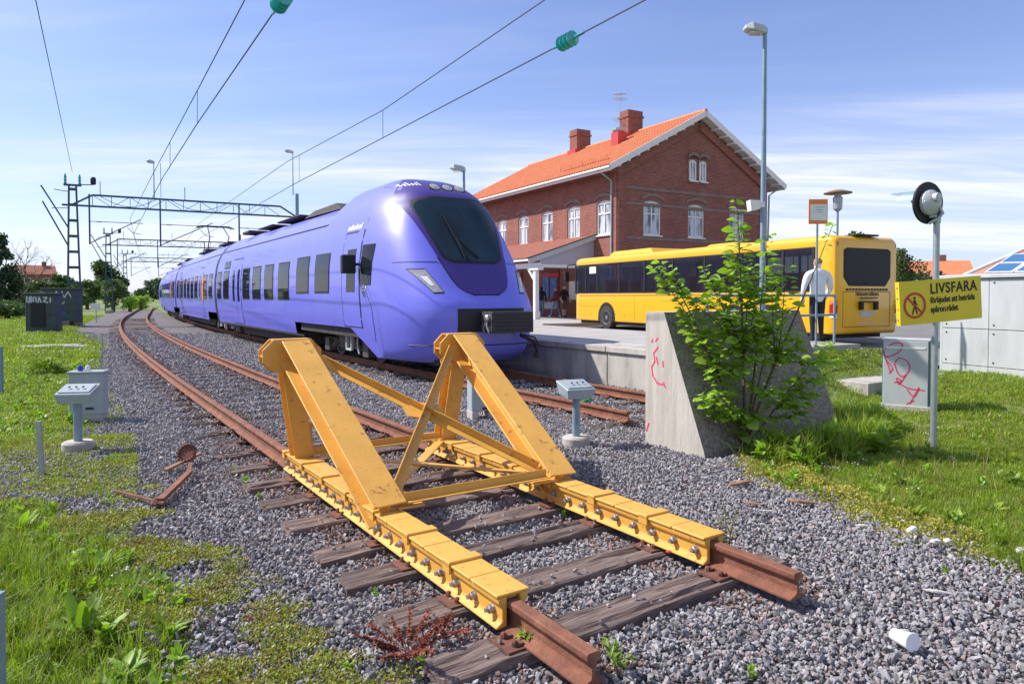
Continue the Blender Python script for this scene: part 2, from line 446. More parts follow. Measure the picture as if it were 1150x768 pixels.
def brickmat(name, c1, c2, mortar, row=0.075, wid=0.25):
    m = mat(name, c1, 0.9)
    t = m.node_tree
    b = t.nodes['Principled BSDF']
    tcn = t.nodes.new('ShaderNodeTexCoord')
    sp = t.nodes.new('ShaderNodeSeparateXYZ')
    lk(t, tcn.outputs['Object'], sp.inputs[0])
    ad = t.nodes.new('ShaderNodeMath')
    lk(t, sp.outputs[0], ad.inputs[0])
    lk(t, sp.outputs[1], ad.inputs[1])
    cb = t.nodes.new('ShaderNodeCombineXYZ')
    lk(t, ad.outputs[0], cb.inputs[0])
    lk(t, sp.outputs[2], cb.inputs[1])
    br = t.nodes.new('ShaderNodeTexBrick')
    lk(t, cb.outputs[0], br.inputs['Vector'])
    br.inputs['Color1'].default_value = (*c1, 1)
    br.inputs['Color2'].default_value = (*c2, 1)
    br.inputs['Mortar'].default_value = (*mortar, 1)
    br.inputs['Scale'].default_value = 1.0
    br.inputs['Mortar Size'].default_value = 0.009
    br.inputs['Mortar Smooth'].default_value = 0.3
    br.inputs['Brick Width'].default_value = wid
    br.inputs['Row Height'].default_value = row
    nz = t.nodes.new('ShaderNodeTexNoise')
    nz.inputs['Scale'].default_value = 0.9
    nz.inputs['Detail'].default_value = 6
    lk(t, tcn.outputs['Object'], nz.inputs['Vector'])
    mxn = t.nodes.new('ShaderNodeMix')
    mxn.data_type = 'RGBA'
    mxn.blend_type = 'MULTIPLY'
    mxn.inputs[0].default_value = 0.55
    lk(t, br.outputs['Color'], mxn.inputs[6])
    lk(t, nz.outputs['Color'], mxn.inputs[7])
    hs = t.nodes.new('ShaderNodeHueSaturation')
    hs.inputs['Value'].default_value = 1.3
    hs.inputs['Saturation'].default_value = 0.95
    mm = t.nodes.new('ShaderNodeMix')
    mm.data_type = 'RGBA'
    mm.blend_type = 'MULTIPLY'
    mm.inputs[0].default_value = 0.5
    rr = t.nodes.new('ShaderNodeMapRange')
    rr.inputs[1].default_value = 0.3
    rr.inputs[2].default_value = 0.7
    rr.inputs[3].default_value = 0.6
    lk(t, nz.outputs['Fac'], rr.inputs[0])
    lk(t, br.outputs['Color'], mm.inputs[6])
    lk(t, rr.outputs[0], mm.inputs[7])
    lk(t, mm.outputs[2], hs.inputs['Color'])
    lk(t, hs.outputs[0], b.inputs['Base Color'])
    bn = t.nodes.new('ShaderNodeBump')
    bn.inputs['Strength'].default_value = 0.6
    bn.inputs['Distance'].default_value = 0.01
    bn.invert = True
    lk(t, br.outputs['Fac'], bn.inputs['Height'])
    lk(t, bn.outputs[0], b.inputs['Normal'])
    t.nodes.remove(mxn)
    return m
M['brick'] = brickmat('red_brick', (0.27, 0.068, 0.040), (0.165, 0.042, 0.028), (0.27, 0.185, 0.15))
M['brick_grey'] = brickmat('dark_glazed_brick', (0.20, 0.125, 0.095), (0.14, 0.09, 0.07), (0.32, 0.26, 0.22))
# ================================================================== ground, ballast, platform, road
from mathutils import noise as mnoise
def sm(a, b, x):
    t = max(0.0, min(1.0, (x - a) / (b - a)))
    return t * t * (3 - 2 * t)
def gz(x, y):                      # level of the natural ground
    s, n = SN((x, y))
    bank = 0.66 * sm(6.0, 7.9, s) * sm(8.7, 9.7, n) * (1 - sm(14.0, 15.2, n)) if s < 8.4 else 0.0
    return max(-0.06 + 0.36 * sm(9.5, 15.0, n), -0.06 + bank)
def WG(px, py):                    # pixel -> place on the ground
    p = W(px, py, 0)
    for _ in range(8): p = W(px, py, gz(p.x, p.y))
    return p
rnd = random.Random(7)
g = MB()
NAg, rad = 120, [0.0]
r_ = 0.6
while r_ < 2400:
    rad.append(r_)
    r_ *= 1.085
def gpt(i, j):
    a = 2 * math.pi * j / NAg
    x, y = rad[i] * math.sin(a), rad[i] * math.cos(a)
    k = 0.03 * mnoise.noise(Vector((x * 0.7, y * 0.7, 3))) - 0.030 if rad[i] < 80 else -0.04
    return (x, y, gz(x, y) + k)
g.grid(gpt, len(rad), NAg, closed=True)
def gravelmat():
    m = mat('gravel_bed', (0.2, 0.19, 0.2), 0.95)
    t = m.node_tree
    b = t.nodes['Principled BSDF']
    tcn = t.nodes.new('ShaderNodeTexCoord')
    vo = t.nodes.new('ShaderNodeTexVoronoi')
    vo.inputs['Scale'].default_value = 21
    lk(t, tcn.outputs['Object'], vo.inputs['Vector'])
    ve = t.nodes.new('ShaderNodeTexVoronoi')
    ve.feature = 'DISTANCE_TO_EDGE'
    ve.inputs['Scale'].default_value = 21
    lk(t, tcn.outputs['Object'], ve.inputs['Vector'])
    sp = t.nodes.new('ShaderNodeSeparateColor')
    lk(t, vo.outputs['Color'], sp.inputs[0])
    cr = t.nodes.new('ShaderNodeValToRGB')
    e = cr.color_ramp.elements
    e[0].color, e[1].color = (0.12, 0.113, 0.118, 1), (0.34, 0.32, 0.328, 1)
    for ps, c in ((0.35, (0.195, 0.185, 0.19, 1)), (0.6, (0.27, 0.24, 0.24, 1)), (0.7, (0.29, 0.23, 0.22, 1))):
        q = e.new(ps)
        q.color = c
    lk(t, sp.outputs[0], cr.inputs[0])
    nz = t.nodes.new('ShaderNodeTexNoise')
    nz.inputs['Scale'].default_value = 0.55
    nz.inputs['Detail'].default_value = 5
    lk(t, tcn.outputs['Object'], nz.inputs['Vector'])
    mr = t.nodes.new('ShaderNodeMapRange')
    mr.inputs[1].default_value = 0.5
    mr.inputs[2].default_value = 0.72
    mr.inputs[4].default_value = 0.40
    lk(t, nz.outputs['Fac'], mr.inputs[0])
    mxn = t.nodes.new('ShaderNodeMix')
    mxn.data_type = 'RGBA'
    lk(t, mr.outputs[0], mxn.inputs[0])
    lk(t, cr.outputs[0], mxn.inputs[6])
    mxn.inputs[7].default_value = (0.26, 0.185, 0.16, 1)
    lk(t, mxn.outputs[2], b.inputs['Base Color'])
    bn = t.nodes.new('ShaderNodeBump')
    bn.inputs['Strength'].default_value = 1.0
    bn.inputs['Distance'].default_value = 0.03
    me = t.nodes.new('ShaderNodeMapRange')
    me.inputs[2].default_value = 0.25
    lk(t, ve.outputs['Distance'], me.inputs[0])
    ad = t.nodes.new('ShaderNodeMath')
    lk(t, me.outputs[0], ad.inputs[0])
    lk(t, sp.outputs[1], ad.inputs[1])
    lk(t, ad.outputs[0], bn.inputs['Height'])
    lk(t, bn.outputs[0], b.inputs['Normal'])
    return m
M['gravel'] = gravelmat()
M['lawn'] = mat('lawn_soil', (0.125, 0.185, 0.035), 0.95, col2=(0.16, 0.20, 0.05), ns=0.9, bump=0.9, bs=30, col3=(0.21, 0.19, 0.075), c3=(0.52, 0.72), c3s=0.5)
struct(g.build('ground', M['lawn'], smooth=60))
# ballast bed
def tn(s, n, b=BA, z=0.0): return T(s, n + b(s)[0], z)
left_px = [(116, 385), (113, 400), (110, 425), (118, 450), (126, 470), (60, 492), (-30, 508), (-70, 530), (-40, 552), (60, 562), (105, 575), (150, 600), (185, 645), (210, 675), (218, 710), (205, 768)]
right_px = [(1300, 712), (1220, 668), (1150, 640), (1080, 614), (1010, 592), (930, 562), (880, 545), (832, 518)]
bed = [tn(s, NA - 2.9) for s in (260, 200, 150, 110, 85, 65, 52, 42)]
bed += [W(*p) for p in left_px] + [Vector((-1.0, 1.6, 0)), Vector((-1.6, -8, 0)), Vector((9, -8, 0)), Vector((6.5, 3.2, 0))]
bed += [W(*p) for p in right_px] + [T(5.2, 8.2), T(7.9, 8.6)]
bed += [tn(s, 8.96, BC) for s in (8.05, 12, 17, 25, 35, 45, 60, 75, 90, 105)] + [tn(s, NC + 2.8, BC) for s in (130, 160, 200, 260)]
BED = np.array([(p.x, p.y) for p in bed])
def inside(poly, x, y):
    r = np.zeros(len(x), bool)
    j = len(poly) - 1
    for i in range(len(poly)):
        xi, yi = poly[i]
        xj, yj = poly[j]
        if yi != yj:
            r ^= ((yi > y) != (yj > y)) & (x < (xj - xi) * (y - yi) / (yj - yi) + xi)
        j = i
    return r
def edge_dist(poly, x, y):
    d = np.full(len(x), 1e9)
    for i in range(len(poly)):
        a, b = poly[i - 1], poly[i]
        ab = b - a
        t = np.clip(((x - a[0]) * ab[0] + (y - a[1]) * ab[1]) / (ab @ ab + 1e-9), 0, 1)
        d = np.minimum(d, np.hypot(x - a[0] - t * ab[0], y - a[1] - t * ab[1]))
    return d
jit = []
for i in range(len(bed)):
    a, b = bed[i], bed[(i + 1) % len(bed)]
    far = max(a.y, b.y) > 22 or min(a.y, b.y) < 0
    k = 1 if far else max(1, int((b - a).length / 0.12))
    for q in range(k):
        p = a.lerp(b, q / k)
        if not far: p = p + Vector((rnd.uniform(-.07, .07), rnd.uniform(-.07, .07), 0))
        jit.append((p.x, p.y, -0.054))
bb = MB()
bb.add(jit, [tuple(range(len(jit)))])
struct(bb.build('ballast_bed', M['gravel']))
# platform: concrete edge wall of panels, paved top
ZP, NE = 0.71, 8.93
def wall_pts(n): return [tn(s, n, BC) for s in PS]
PS = [8.0 + 1.0 * i for i in range(100)]
pb = MB()
pb.grid(lambda i, j: (tn(PS[i], NE + 0.12 + (0, 4.85)[j], BC).to_tuple()[:2] + (ZP - 0.004,)), len(PS), 2)
a_, b_ = tn(8.0, NE + .12, BC), tn(8.0, NE + 4.97, BC)
pb.add([(a_.x, a_.y, -.2), (b_.x, b_.y, -.2), (b_.x, b_.y, ZP - .004), (a_.x, a_.y, ZP - .004)], [(0, 1, 2, 3)])
pb.grid(lambda i, j: (tn(PS[i], NE + 4.97, BC).to_tuple()[:2] + ((-.2, ZP - .004)[j],)), len(PS), 2)
platform = struct(pb.build('platform', M['paving']))
for k in range(46):                      # wall panels, 2.2 m each
    s0, s1 = 8.0 + 2.2 * k, 8.0 + 2.2 * (k + 1) - 0.018
    q = MB()
    pts = []
    for z0, z1, off, w_ in ((-0.25, ZP - 0.10, 0.0, 0.16), (ZP - 0.10, ZP + 0.012, -0.05, 0.62)):
        A = [tn(s0, NE + off, BC), tn(s1, NE + off, BC), tn(s1, NE + off + w_, BC), tn(s0, NE + off + w_, BC)]
        q.add([(p.x, p.y, z) for z in (z0, z1) for p in A], [(0, 3, 2, 1), (4, 5, 6, 7), (0, 1, 5, 4), (1, 2, 6, 5), (2, 3, 7, 6), (3, 0, 4, 7)])
    q.build('edge_panel', M['concrete'], platform, bevel=0.008)
pl = MB()
for s0, s1, n0, n1 in ((8.1, 97, NE + 0.78, NE + 0.90), (8.1, 97, NE + 1.15, NE + 1.19)):
    SS = [s0 + (s1 - s0) * i / 60 for i in range(61)]
    pl.grid(lambda i, j: (tn(SS[i], (n0, n1)[j], BC).to_tuple()[:2] + (ZP,)), 61, 2)
pl.build('safety_line', M['white'], platform)
# forecourt road and the pavement along the station
ZR = 0.34
rb = MB()
RS = [4.0 + 2.5 * i for i in range(50)]
rb.grid(lambda i, j: (T(RS[i], (14.35, 24.6, 60)[j] + (BC(RS[i])[0] if j == 0 else 0)).to_tuple()[:2] + (ZR,)), len(RS), 3)
p_ = [WG(915, 409), WG(1012, 409), WG(1012, 392), WG(1300, 392)]
road = struct(rb.build('forecourt_road', M['asphalt']))
pv = MB()
pa, pb2, pc, pd = T(6.35, 11.3), T(6.35, 14.4), T(7.0, 14.4), T(7.0, 11.3)
pv.add([(p.x, p.y, z) for z in (-.1, .235) for p in (pa, pb2, pc, pd)], [(0, 3, 2, 1), (4, 5, 6, 7), (0, 1, 5, 4), (1, 2, 6, 5), (2, 3, 7, 6), (3, 0, 4, 7)])
struct(pv.build('footpath', M['concrete'], bevel=.012))
# ================================================================== tracks
RAILP = [(-.066, 0), (.066, 0), (.066, .010), (.014, .027), (.009, .040), (.009, .098), (.033, .110), (.036, .118), (.036, .138), (.028, .146), (-.028, .146), (-.036, .138), (-.036, .118), (-.033, .110), (-.009, .098), (-.009, .040), (-.014, .027), (-.066, .010)]
RZ = 0.012                                # rails stand on plates
def rail(par, b, n0, s0, s1):
    q = MB()
    ss, s = [], s0
    while s < s1:
        ss.append(s)
        s += 0.6 if s < 60 else 3.0
    ss.append(s1)
    k = len(RAILP)
    for s in ss:
        c, hd = T(s, n0 + b(s)[0]), b(s)[1]
        ax = Vector((math.cos(H - hd), math.sin(H - hd), 0))
        q.v += [tuple(c + ax * p[0] + Vector((0, 0, RZ + p[1]))) for p in RAILP]
    n = len(ss)
    q.f = [(i * k + j, i * k + (j + 1) % k, (i + 1) * k + (j + 1) % k, (i + 1) * k + j) for i in range(n - 1) for j in range(k)]
    q.f += [tuple(range(k))[::-1], tuple(range((n - 1) * k, n * k))]
    q.m = [0] * len(q.f)
    return q.build('rail', M['rust'], par, world=True)
def sleeper_mesh(seed):
    r = random.Random(seed)
    q = MB()
    nx, prof = 16, []
    L, Wd = 2.5, 0.235
    us = [-.5, -.46, -.34, -.22, -.1, .0, .12, .24, .36, .46, .5]
    crack = [r.uniform(-.35, .35) for _ in range(3)]
    def pt(i, j):
        x = -L / 2 + L * i / nx + (r.uniform(-.03, .03) if i in (0, nx) else 0)
        if j == 0: return (x, -Wd / 2 + .006, -0.17)
        if j == len(us) + 1: return (x, Wd / 2 - .006, -0.17)
        u = us[j - 1]
        z = 0.0 - (0.010 if j in (1, len(us)) else 0) + r.uniform(-.004, .004)
        for c in crack:
            if abs(u - c - 0.05 * math.sin(x * 2 + c * 9)) < 0.055: z -= 0.014
        if abs(x) > 1.0: z -= r.uniform(0, .012)
        return (x, u * Wd + 0.008 * math.sin(x * 3 + seed) + r.uniform(-.004, .004), z)
    n = len(us) + 2
    vs = [pt(i, j) for i in range(nx + 1) for j in range(n)]
    q.add(vs, [(i * n + j, i * n + j + 1, (i + 1) * n + j + 1, (i + 1) * n + j) for i in range(nx) for j in range(n - 1)])
    q.f += [tuple(range(n))[::-1], tuple(range(nx * n, (nx + 1) * n))]
    q.m += [0, 0]
    return q.mesh('sleeper', M['wood'])
SLM = [sleeper_mesh(i) for i in range(5)]
pq = MB()
pq.box((0, 0, .007), (.33, .17, .013))
for sx in (-1, 1):
    for sy in (-.05, .045):
        pq.lathe([(.016, .01), (.016, .035), (.010, .042), (0, .042)], 6, Matrix.Translation((sx * .105, sy, 0)))
        pq.box((sx * .082, sy, .022), (.04, .035, .012))
PLATE = pq.mesh('base_plate', M['rust_dark'])
SA = [2.78, 3.34, 3.95, 4.46, 5.14, 5.82, 6.40, 7.16, 7.84, 8.45, 9.1, 9.95, 10.55]
while SA[-1] < 62: SA.append(SA[-1] + 0.64)
SCs = [6.95]
while SCs[-1] < 24: SCs.append(SCs[-1] + 0.62)
def lay(par, b, n0, ss, r):
    Mi = PM[par.name].inverted()
    for i, s in enumerate(ss):
        if s > 11 and r.random() < .45: continue
        c = T(s, n0 + b(s)[0], 0)
        sl_ = put('sleeper', SLM[r.randrange(5)], par, loc=Mi @ (c + Vector((0, 0, -0.0 if s < 8.2 else (-0.012 - 0.02 * r.random() if s < 20 else -.030 - .012 * r.random())))), rot=(r.uniform(-.01, .01), r.uniform(-.008, .008), -b(s)[1] + r.uniform(-.025, .025) + (math.pi if r.random() < .5 else 0)))
        if s < 20:
            for x in (-.75, .75):
                put('base_plate', PLATE, sl_, loc=(x, 0, 0 if s < 8.2 else -sl_.location.z))
tA = thing('railway_track', 'rust-brown railway track on timber sleepers running under the yellow buffer stop', 'railway track', T(2.3, NA), H)
rail(tA, BA, NA - .75, 2.26, 215)
rail(tA, BA, NA + .75, 2.30, 225)
lay(tA, BA, NA, SA, random.Random(3))
tC = thing('railway_track', 'rust-brown railway track under the purple train, ending before the concrete block', 'railway track', T(6.8, NC), H)
rail(tC, BC, NC - .75, 6.80, 240)
rail(tC, BC, NC + .75, 6.2, 240)
lay(tC, BC, NC, SCs, random.Random(4))
# the crossover between them far down the line
xo = thing('railway_track', 'far curved crossover rails joining the two tracks beyond the train', 'railway track', T(95, NA + BA(95)[0]), H)
for off in (-.75, .75):
    q = MB()
    pts = []
    for i in range(25):
        s = 88 + 3.2 * i
        t = sm(88, 165, s)
        n = (NA + BA(s)[0]) * (1 - t) + (NC + BC(s)[0]) * t + off
        pts.append(T(s, n, RZ + .075))
    q.tube(pts, .07, 4)
    q.build('rail', M['rust_dark'], xo, world=True)
# short rusty check-rail and small offcuts lying beside the track are built with the litter below
# ================================================================== buffer stop
def LB(s, n, z): return Vector((n - NA, s - 4.6, z))
bf = thing('buffer_stop', 'yellow painted steel buffer stop with octagonal heads clamped to the rails', 'buffer stop', T(4.6, NA), H)
bolt = MB()
Mx = Matrix.Rotation(R(-90), 4, 'Y')
bolt.lathe([(.025, 0), (.025, .006)], 12, Mx)
bolt.lathe([(.022, .006), (.022, .028), (.018, .031)], 6, Mx)
bolt.lathe([(.012, .028), (.012, .050), (0, .050)], 8, Mx)
BOLT = bolt.mesh('bolt', M['bolt'], 40)
S0, S1 = 2.88, 6.72
SIDEP = [(.040, .030), (.100, .026), (.105, .036), (.072, .056), (.066, .070), (.066, .128), (.086, .148), (.088, .172), (.080, .180), (.040, .180)]
for sd in (-1, 1):
    xr = sd * .75
    for o in (-1, 1):
        q = MB()
        pr = [(xr + o * p[0], p[1]) for p in SIDEP]
        a, b = Vector((0, S0 - 4.6, 0)), Vector((0, S1 - 4.6, 0))
        q.prof(a, b, pr)
        q.build('clamp_beam', M['yellow'], bf, bevel=0.004)
    q = MB()
    q.beam((xr, S0 + .03 - 4.6, .168), (xr, S1 - .03 - 4.6, .168), .078, .022)
    q.build('filler_bar', M['yellow'], bf)
    nseg = 14
    ln = (S1 - S0) / nseg
    cap, strap = MB(), MB()
    cap.box((0, 0, .1895), (.196, ln - .006, .015))
    strap.box((0, 0, .196), (.214, .085, .030))
    for o in (-1, 1): strap.box((o * .100, 0, .168), (.014, .085, .056))
    if sd < 0:
        CAP, STRAP = cap.mesh('cap_plate', M['yellow']), strap.mesh('clamp_strap', M['yellow'])
    for i in range(nseg):
        yc = S0 + ln * (i + .5) - 4.6
        put('cap_plate', CAP, bf, loc=(xr, yc, rnd.uniform(-.0015, .0015)), bevel=.003)
        if i % 2 == 1: put('clamp_strap', STRAP, bf, loc=(xr, yc + ln * .42, 0), bevel=.004)
    for i in range(21):
        yb = S0 + .09 + (S1 - S0 - .16) * i / 20 - 4.6
        put('bolt', BOLT, bf, loc=(xr - .066, yb, .098 + rnd.uniform(-.003, .003)), rot=(rnd.uniform(0, 1), 0, 0))
    xh = sd * .875
    SH = 6.36
    dirx = Vector((xh - xr, SH - 4.52, 1.14 - .19)).normalized()
    upv = Vector((0, -1, 1.9))
    q = MB()
    q.hbeam(LB(4.46, NA + xr, .165), LB(SH - .08, NA + xh * .985, 1.205), .25, .20, .016, .013, upv)
    q.build('diagonal_leg', M['yellow'], bf, bevel=.003)
    q = MB()
    q.hbeam(LB(6.46, NA + xr, .195), LB(SH + .07, NA + xh, 1.08), .17, .19, .014, .012, (0, 1, 0))
    for o in (-1, 1): q.plate([(0, 0), (.12, 0), (0, .30)], LB(6.46 + o * .0, NA + xr + .086, .197), (0, -1, 0) if o < 0 else (0, 1, 0), (0, 0, 1), .012)
    q.build('rear_post', M['yellow'], bf, bevel=.003)
    for yo in (-.055, .075):
        q = MB()
        hw, hh, c = .262, .148, .095
        q.plate([(-hw + c, -hh), (hw - c, -hh), (hw, -hh + c), (hw, hh - c), (hw - c, hh), (-hw + c, hh), (-hw, hh - c), (-hw, -hh + c)], LB(SH + yo, NA + xh, 1.15), (1, 0, 0), (0, 0, 1), .018)
        q.build('head_plate', M['yellow'], bf, bevel=.002)
    q = MB()
    q.box(LB(SH + .0095, NA + xh, 1.15), (.51, .111, .016))
    q.box(LB(SH + .0095, NA + xh, 1.15), (.016, .111, .285))
    q.box(LB(SH + .0095, NA + xh, 1.291), (.33, .149, .012))
    q.build('head_web', M['yellow'], bf)
    q = MB()                                            # gusset plates: at the head and at the foot
    q.plate([(0, .0), (.30, -.06), (.30, -.10), (.02, -.20)], LB(SH - .16, NA + xh - sd * .10, 1.22), (-sd, -.32, -.42), (0, .5, .87), .012)
    q.build('head_gusset', M['yellow'], bf)
    q = MB()
    q.plate([(0, 0), (.17, -.02), (.17, .05), (0, .12)], LB(4.52, NA + xr - sd * .105, .20), (-sd, 0, 0), (0, .46, .89), .012)
    q.box(LB(4.60, NA + xr - sd * .17, .205), (.20, .34, .014))
    q.build('foot_gusset', M['yellow'], bf)
pth = lambda sd, t, drop=.06: LB(4.62 + (6.22 - 4.62) * t, NA + sd * (.66 - .02 * t), .30 + (1.17 - .30) * t - drop)
br = MB()
br.angle(pth(-1, .98), pth(1, .02), .075, .010, (0, -.5, .87))
br.build('cross_brace', M['yellow'], bf, bevel=.002)
br = MB()
br.angle(pth(1, .98, .02), pth(-1, .0, .02), .075, .010, (0, -.5, .87), flip=-1)
br.build('cross_brace', M['yellow'], bf, bevel=.002)
br = MB()
c_ = pth(0, .5, .05)
br.plate([(-.17, -.05), (.0, -.12), (.17, -.05), (.17, .07), (.0, .12), (-.17, .07)], c_, (1, 0, 0), (0, .87, .48), .012)
br.build('centre_gusset', M['yellow'], bf)
br = MB()
br.angle(LB(4.48, NA - .62, .235), LB(4.48, NA + .62, .235), .065, .009, (0, 0, 1))
br.build('tie_bar', M['yellow'], bf, bevel=.002)
br = MB()
br.angle(LB(6.40, NA - .66, .215), LB(6.40, NA + .66, .215), .065, .009, (0, 0, 1))
br.build('tie_bar', M['yellow'], bf, bevel=.002)
br = MB()
br.beam(LB(6.32, NA - .62, .212), LB(4.75, NA + .60, .212), .085, .012)
br.build('plan_brace', M['yellow'], bf)
br = MB()
br.beam(LB(6.32, NA + .62, .198), LB(4.85, NA - .58, .198), .085, .012)
br.build('plan_brace', M['yellow'], bf)
# ================================================================== concrete block behind the end of the train's track
wz = thing('concrete_buffer_block', 'wedge-shaped concrete end block with red paint marks and a shrub against it', 'concrete block', T(5.45, NC), H)
q = MB()
LWk = 1.27
prof_ = [(-.44, -.25), (.50, -.25), (.50, 1.50), (.21, 1.50), (-.39, .0)]
vs = [(x, p[0], p[1]) for x in (-LWk, LWk) for p in prof_]
q.add(vs, [(0, 1, 2, 3, 4)], 0)
q.add(vs, [(9, 8, 7, 6, 5)], 0)
q.add(vs, [(1, 6, 7, 2), (2, 7, 8, 3)], 0)
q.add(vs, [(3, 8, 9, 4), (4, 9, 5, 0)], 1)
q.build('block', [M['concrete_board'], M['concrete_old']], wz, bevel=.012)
def strokes(par, name, m, lines, o, x, y, w, t=.003, world=False):
    q = MB()
    o, x, y = Vector(o), Vector(x).normalized(), Vector(y).normalized()
    z = x.cross(y).normalized()
    for ln_ in lines:
        pts = [o + x * p[0] + y * p[1] for p in ln_]
        for a, b in zip(pts, pts[1:]):
            d = (b - a)
            if d.length < 1e-5: continue
            d.normalize()
            sdv = d.cross(z) * w / 2
            q.add([a - sdv - d * w * .3 + z * t, b - sdv + d * w * .3 + z * t, b + sdv + d * w * .3 + z * t, a + sdv - d * w * .3 + z * t], [(0, 1, 2, 3)])
    return q.build(name, m, par, world=world)
strokes(wz, 'graffiti', M['pink'], [[(.16, 1.16), (.19, 1.20)], [(.10, 1.15), (.11, 1.18)], [(.20, 1.10), (.13, 1.02), (.15, .93), (.10, .86), (.12, .76), (.19, .68), (.28, .67)], [(.28, .70), (.32, .65)], [(.17, .98), (.20, .90)], [(.28, .88), (.28, .94)], [(.06, .20), (.02, .10)]], (-LWk, .5 - .0, 0), (0, -1, 0), (0, 0, 1), .018)
# ================================================================== train
def lerp_tab(tab, x):
    if x <= tab[0][0]: return tab[0][1]
    for (a, va), (b, vb) in zip(tab, tab[1:]):
        if x <= b:
            return va + (vb - va) * (x - a) / (b - a)
    return tab[-1][1]
WT = [(.40, 1.42), (.7, 1.50), (1.2, 1.585), (1.8, 1.63), (2.4, 1.615), (2.9, 1.55), (3.2, 1.46), (3.5, 1.30), (3.75, 1.08), (3.95, .80), (4.08, .5), (4.13, .25), (4.15, 0)]
def nz_(z): return z if z < 3.2 else 3.2 + (z - 3.2) * (4.43 - 3.2) / (4.15 - 3.2)
def inz(z): return z if z < 3.2 else 3.2 + (z - 3.2) * (4.15 - 3.2) / (4.43 - 3.2)
def wB(z): return lerp_tab(WT, z)
def wN(z): return lerp_tab(WT, inz(z))
ZL = [1.2, 1.5, 1.8, 2.1, 2.4, 2.65, 2.9, 3.05, 3.2, 3.35, 3.5, 3.63, 3.75, 3.85, 3.95, 4.02, 4.08, 4.11, 4.13]
def sect(zb, nose=False):
    zs = [zb + (1.2 - zb) * k / 4 for k in range(4)] + ZL
    h = nz_ if nose else (lambda z: z)
    L = [(-wB(z), h(z)) for z in zs]
    return L + [(0, h(4.15))] + [(-x, z) for x, z in L[::-1]]
FT = [(.40, .42), (.5, .20), (.65, .08), (.9, .02), (1.2, .0), (1.50, .02), (1.60, .13), (1.79, .27), (2.1, .48), (2.42, .70), (3.0, 1.07), (3.5, 1.39), (3.85, 1.68), (4.05, 1.98), (4.22, 2.4), (4.34, 2.95), (4.40, 3.5), (4.43, 4.1)]
def smooth_tab(tab, x, h=.06): return sum(lerp_tab(tab, x + d * h) for d in (-1, -.5, 0, .5, 1)) / 5
def F(n, z):
    w = max(wN(z), .02)
    q = min(1.0, abs(n) / w)
    Dp = lerp_tab([(.4, 1.9), (3.0, 2.0), (4.0, 1.5), (4.43, .3)], z)
    return min(4.6, smooth_tab(FT, z) + Dp * (1 - math.sqrt(max(0.0, 1 - q ** 3.8))))
def wS(y, z):                                          # half width of the lead car at (y, z), nose included
    if y > 4.7: return wB(z)
    a, b = 0.0, wN(z)
    if F(b, z) <= y: return b if y < 5.0 else wB(z)
    for _ in range(24):
        m_ = (a + b) / 2
        if F(m_, z) < y: a = m_
        else: b = m_
    return a
NOSE = [False]
def wX(y, z): return wS(y, z) if NOSE[0] else wB(z)
def side_patch(q, y0, y1, z0, z1, off, sd=-1, nz=7, m=0, ny=3):
    def fn(i, j):
        z = z0 + (z1 - z0) * j / (nz - 1)
        y = y0 + (y1 - y0) * i / (ny - 1)
        return (sd * (wX(y, z) + off), y, z)
    q.grid(fn, ny, nz, m)
    return q
def band(q, pts, wid, off, m=0):                       # dark seam on the flank: (y, z) polyline
    P = [Vector((-(wX(y, z) + off), y, z)) for y, z in pts]
    q.tube(P, wid / 2, 4, m)
def window(par, y0, y1, z0, z1, sd=-1, name='window'):
    fr = side_patch(MB(), y0 - .045, y1 + .045, z0 - .045, z1 + .045, .006, sd).build('window', M['black'], par, smooth=40)
    side_patch(MB(), y0, y1, z0, z1, .012, sd).build('pane', M['glass'], fr, smooth=40)
    return fr
def door(par, y0, y1, z0, z1, glass, leaf=M['purple'], split=False):
    fr = side_patch(MB(), y0 - .045, y1 + .045, z0 - .02, z1 + .045, .004, -1, nz=9).build('door', M['black'], par, smooth=40)
    ym = (y0 + y1) / 2
    for a, b in (((y0, ym - .012), (ym + .012, y1)) if split else ((y0, y1),)):
        lf = side_patch(MB(), a, b, z0, z1, .009, -1, nz=9).build('door_leaf', leaf, fr, smooth=40)
        w = b - a
        side_patch(MB(), a + w * glass[0], a + w * glass[1], glass[2], glass[3], .014).build('door_window', M['glass'], fr, smooth=40)
    return fr
def body_shell(name, par, rings, mats, capa=True, capb=True):
    q = MB()
    k = len(rings[0])
    q.grid(lambda i, j: rings[i][j], len(rings), k)
    if capa: q.f.append(tuple(range(k))); q.m.append(0)
    if capb: q.f.append(tuple(range((len(rings) - 1) * k, len(rings) * k))); q.m.append(0)
    return q.build(name, mats, par, smooth=38)
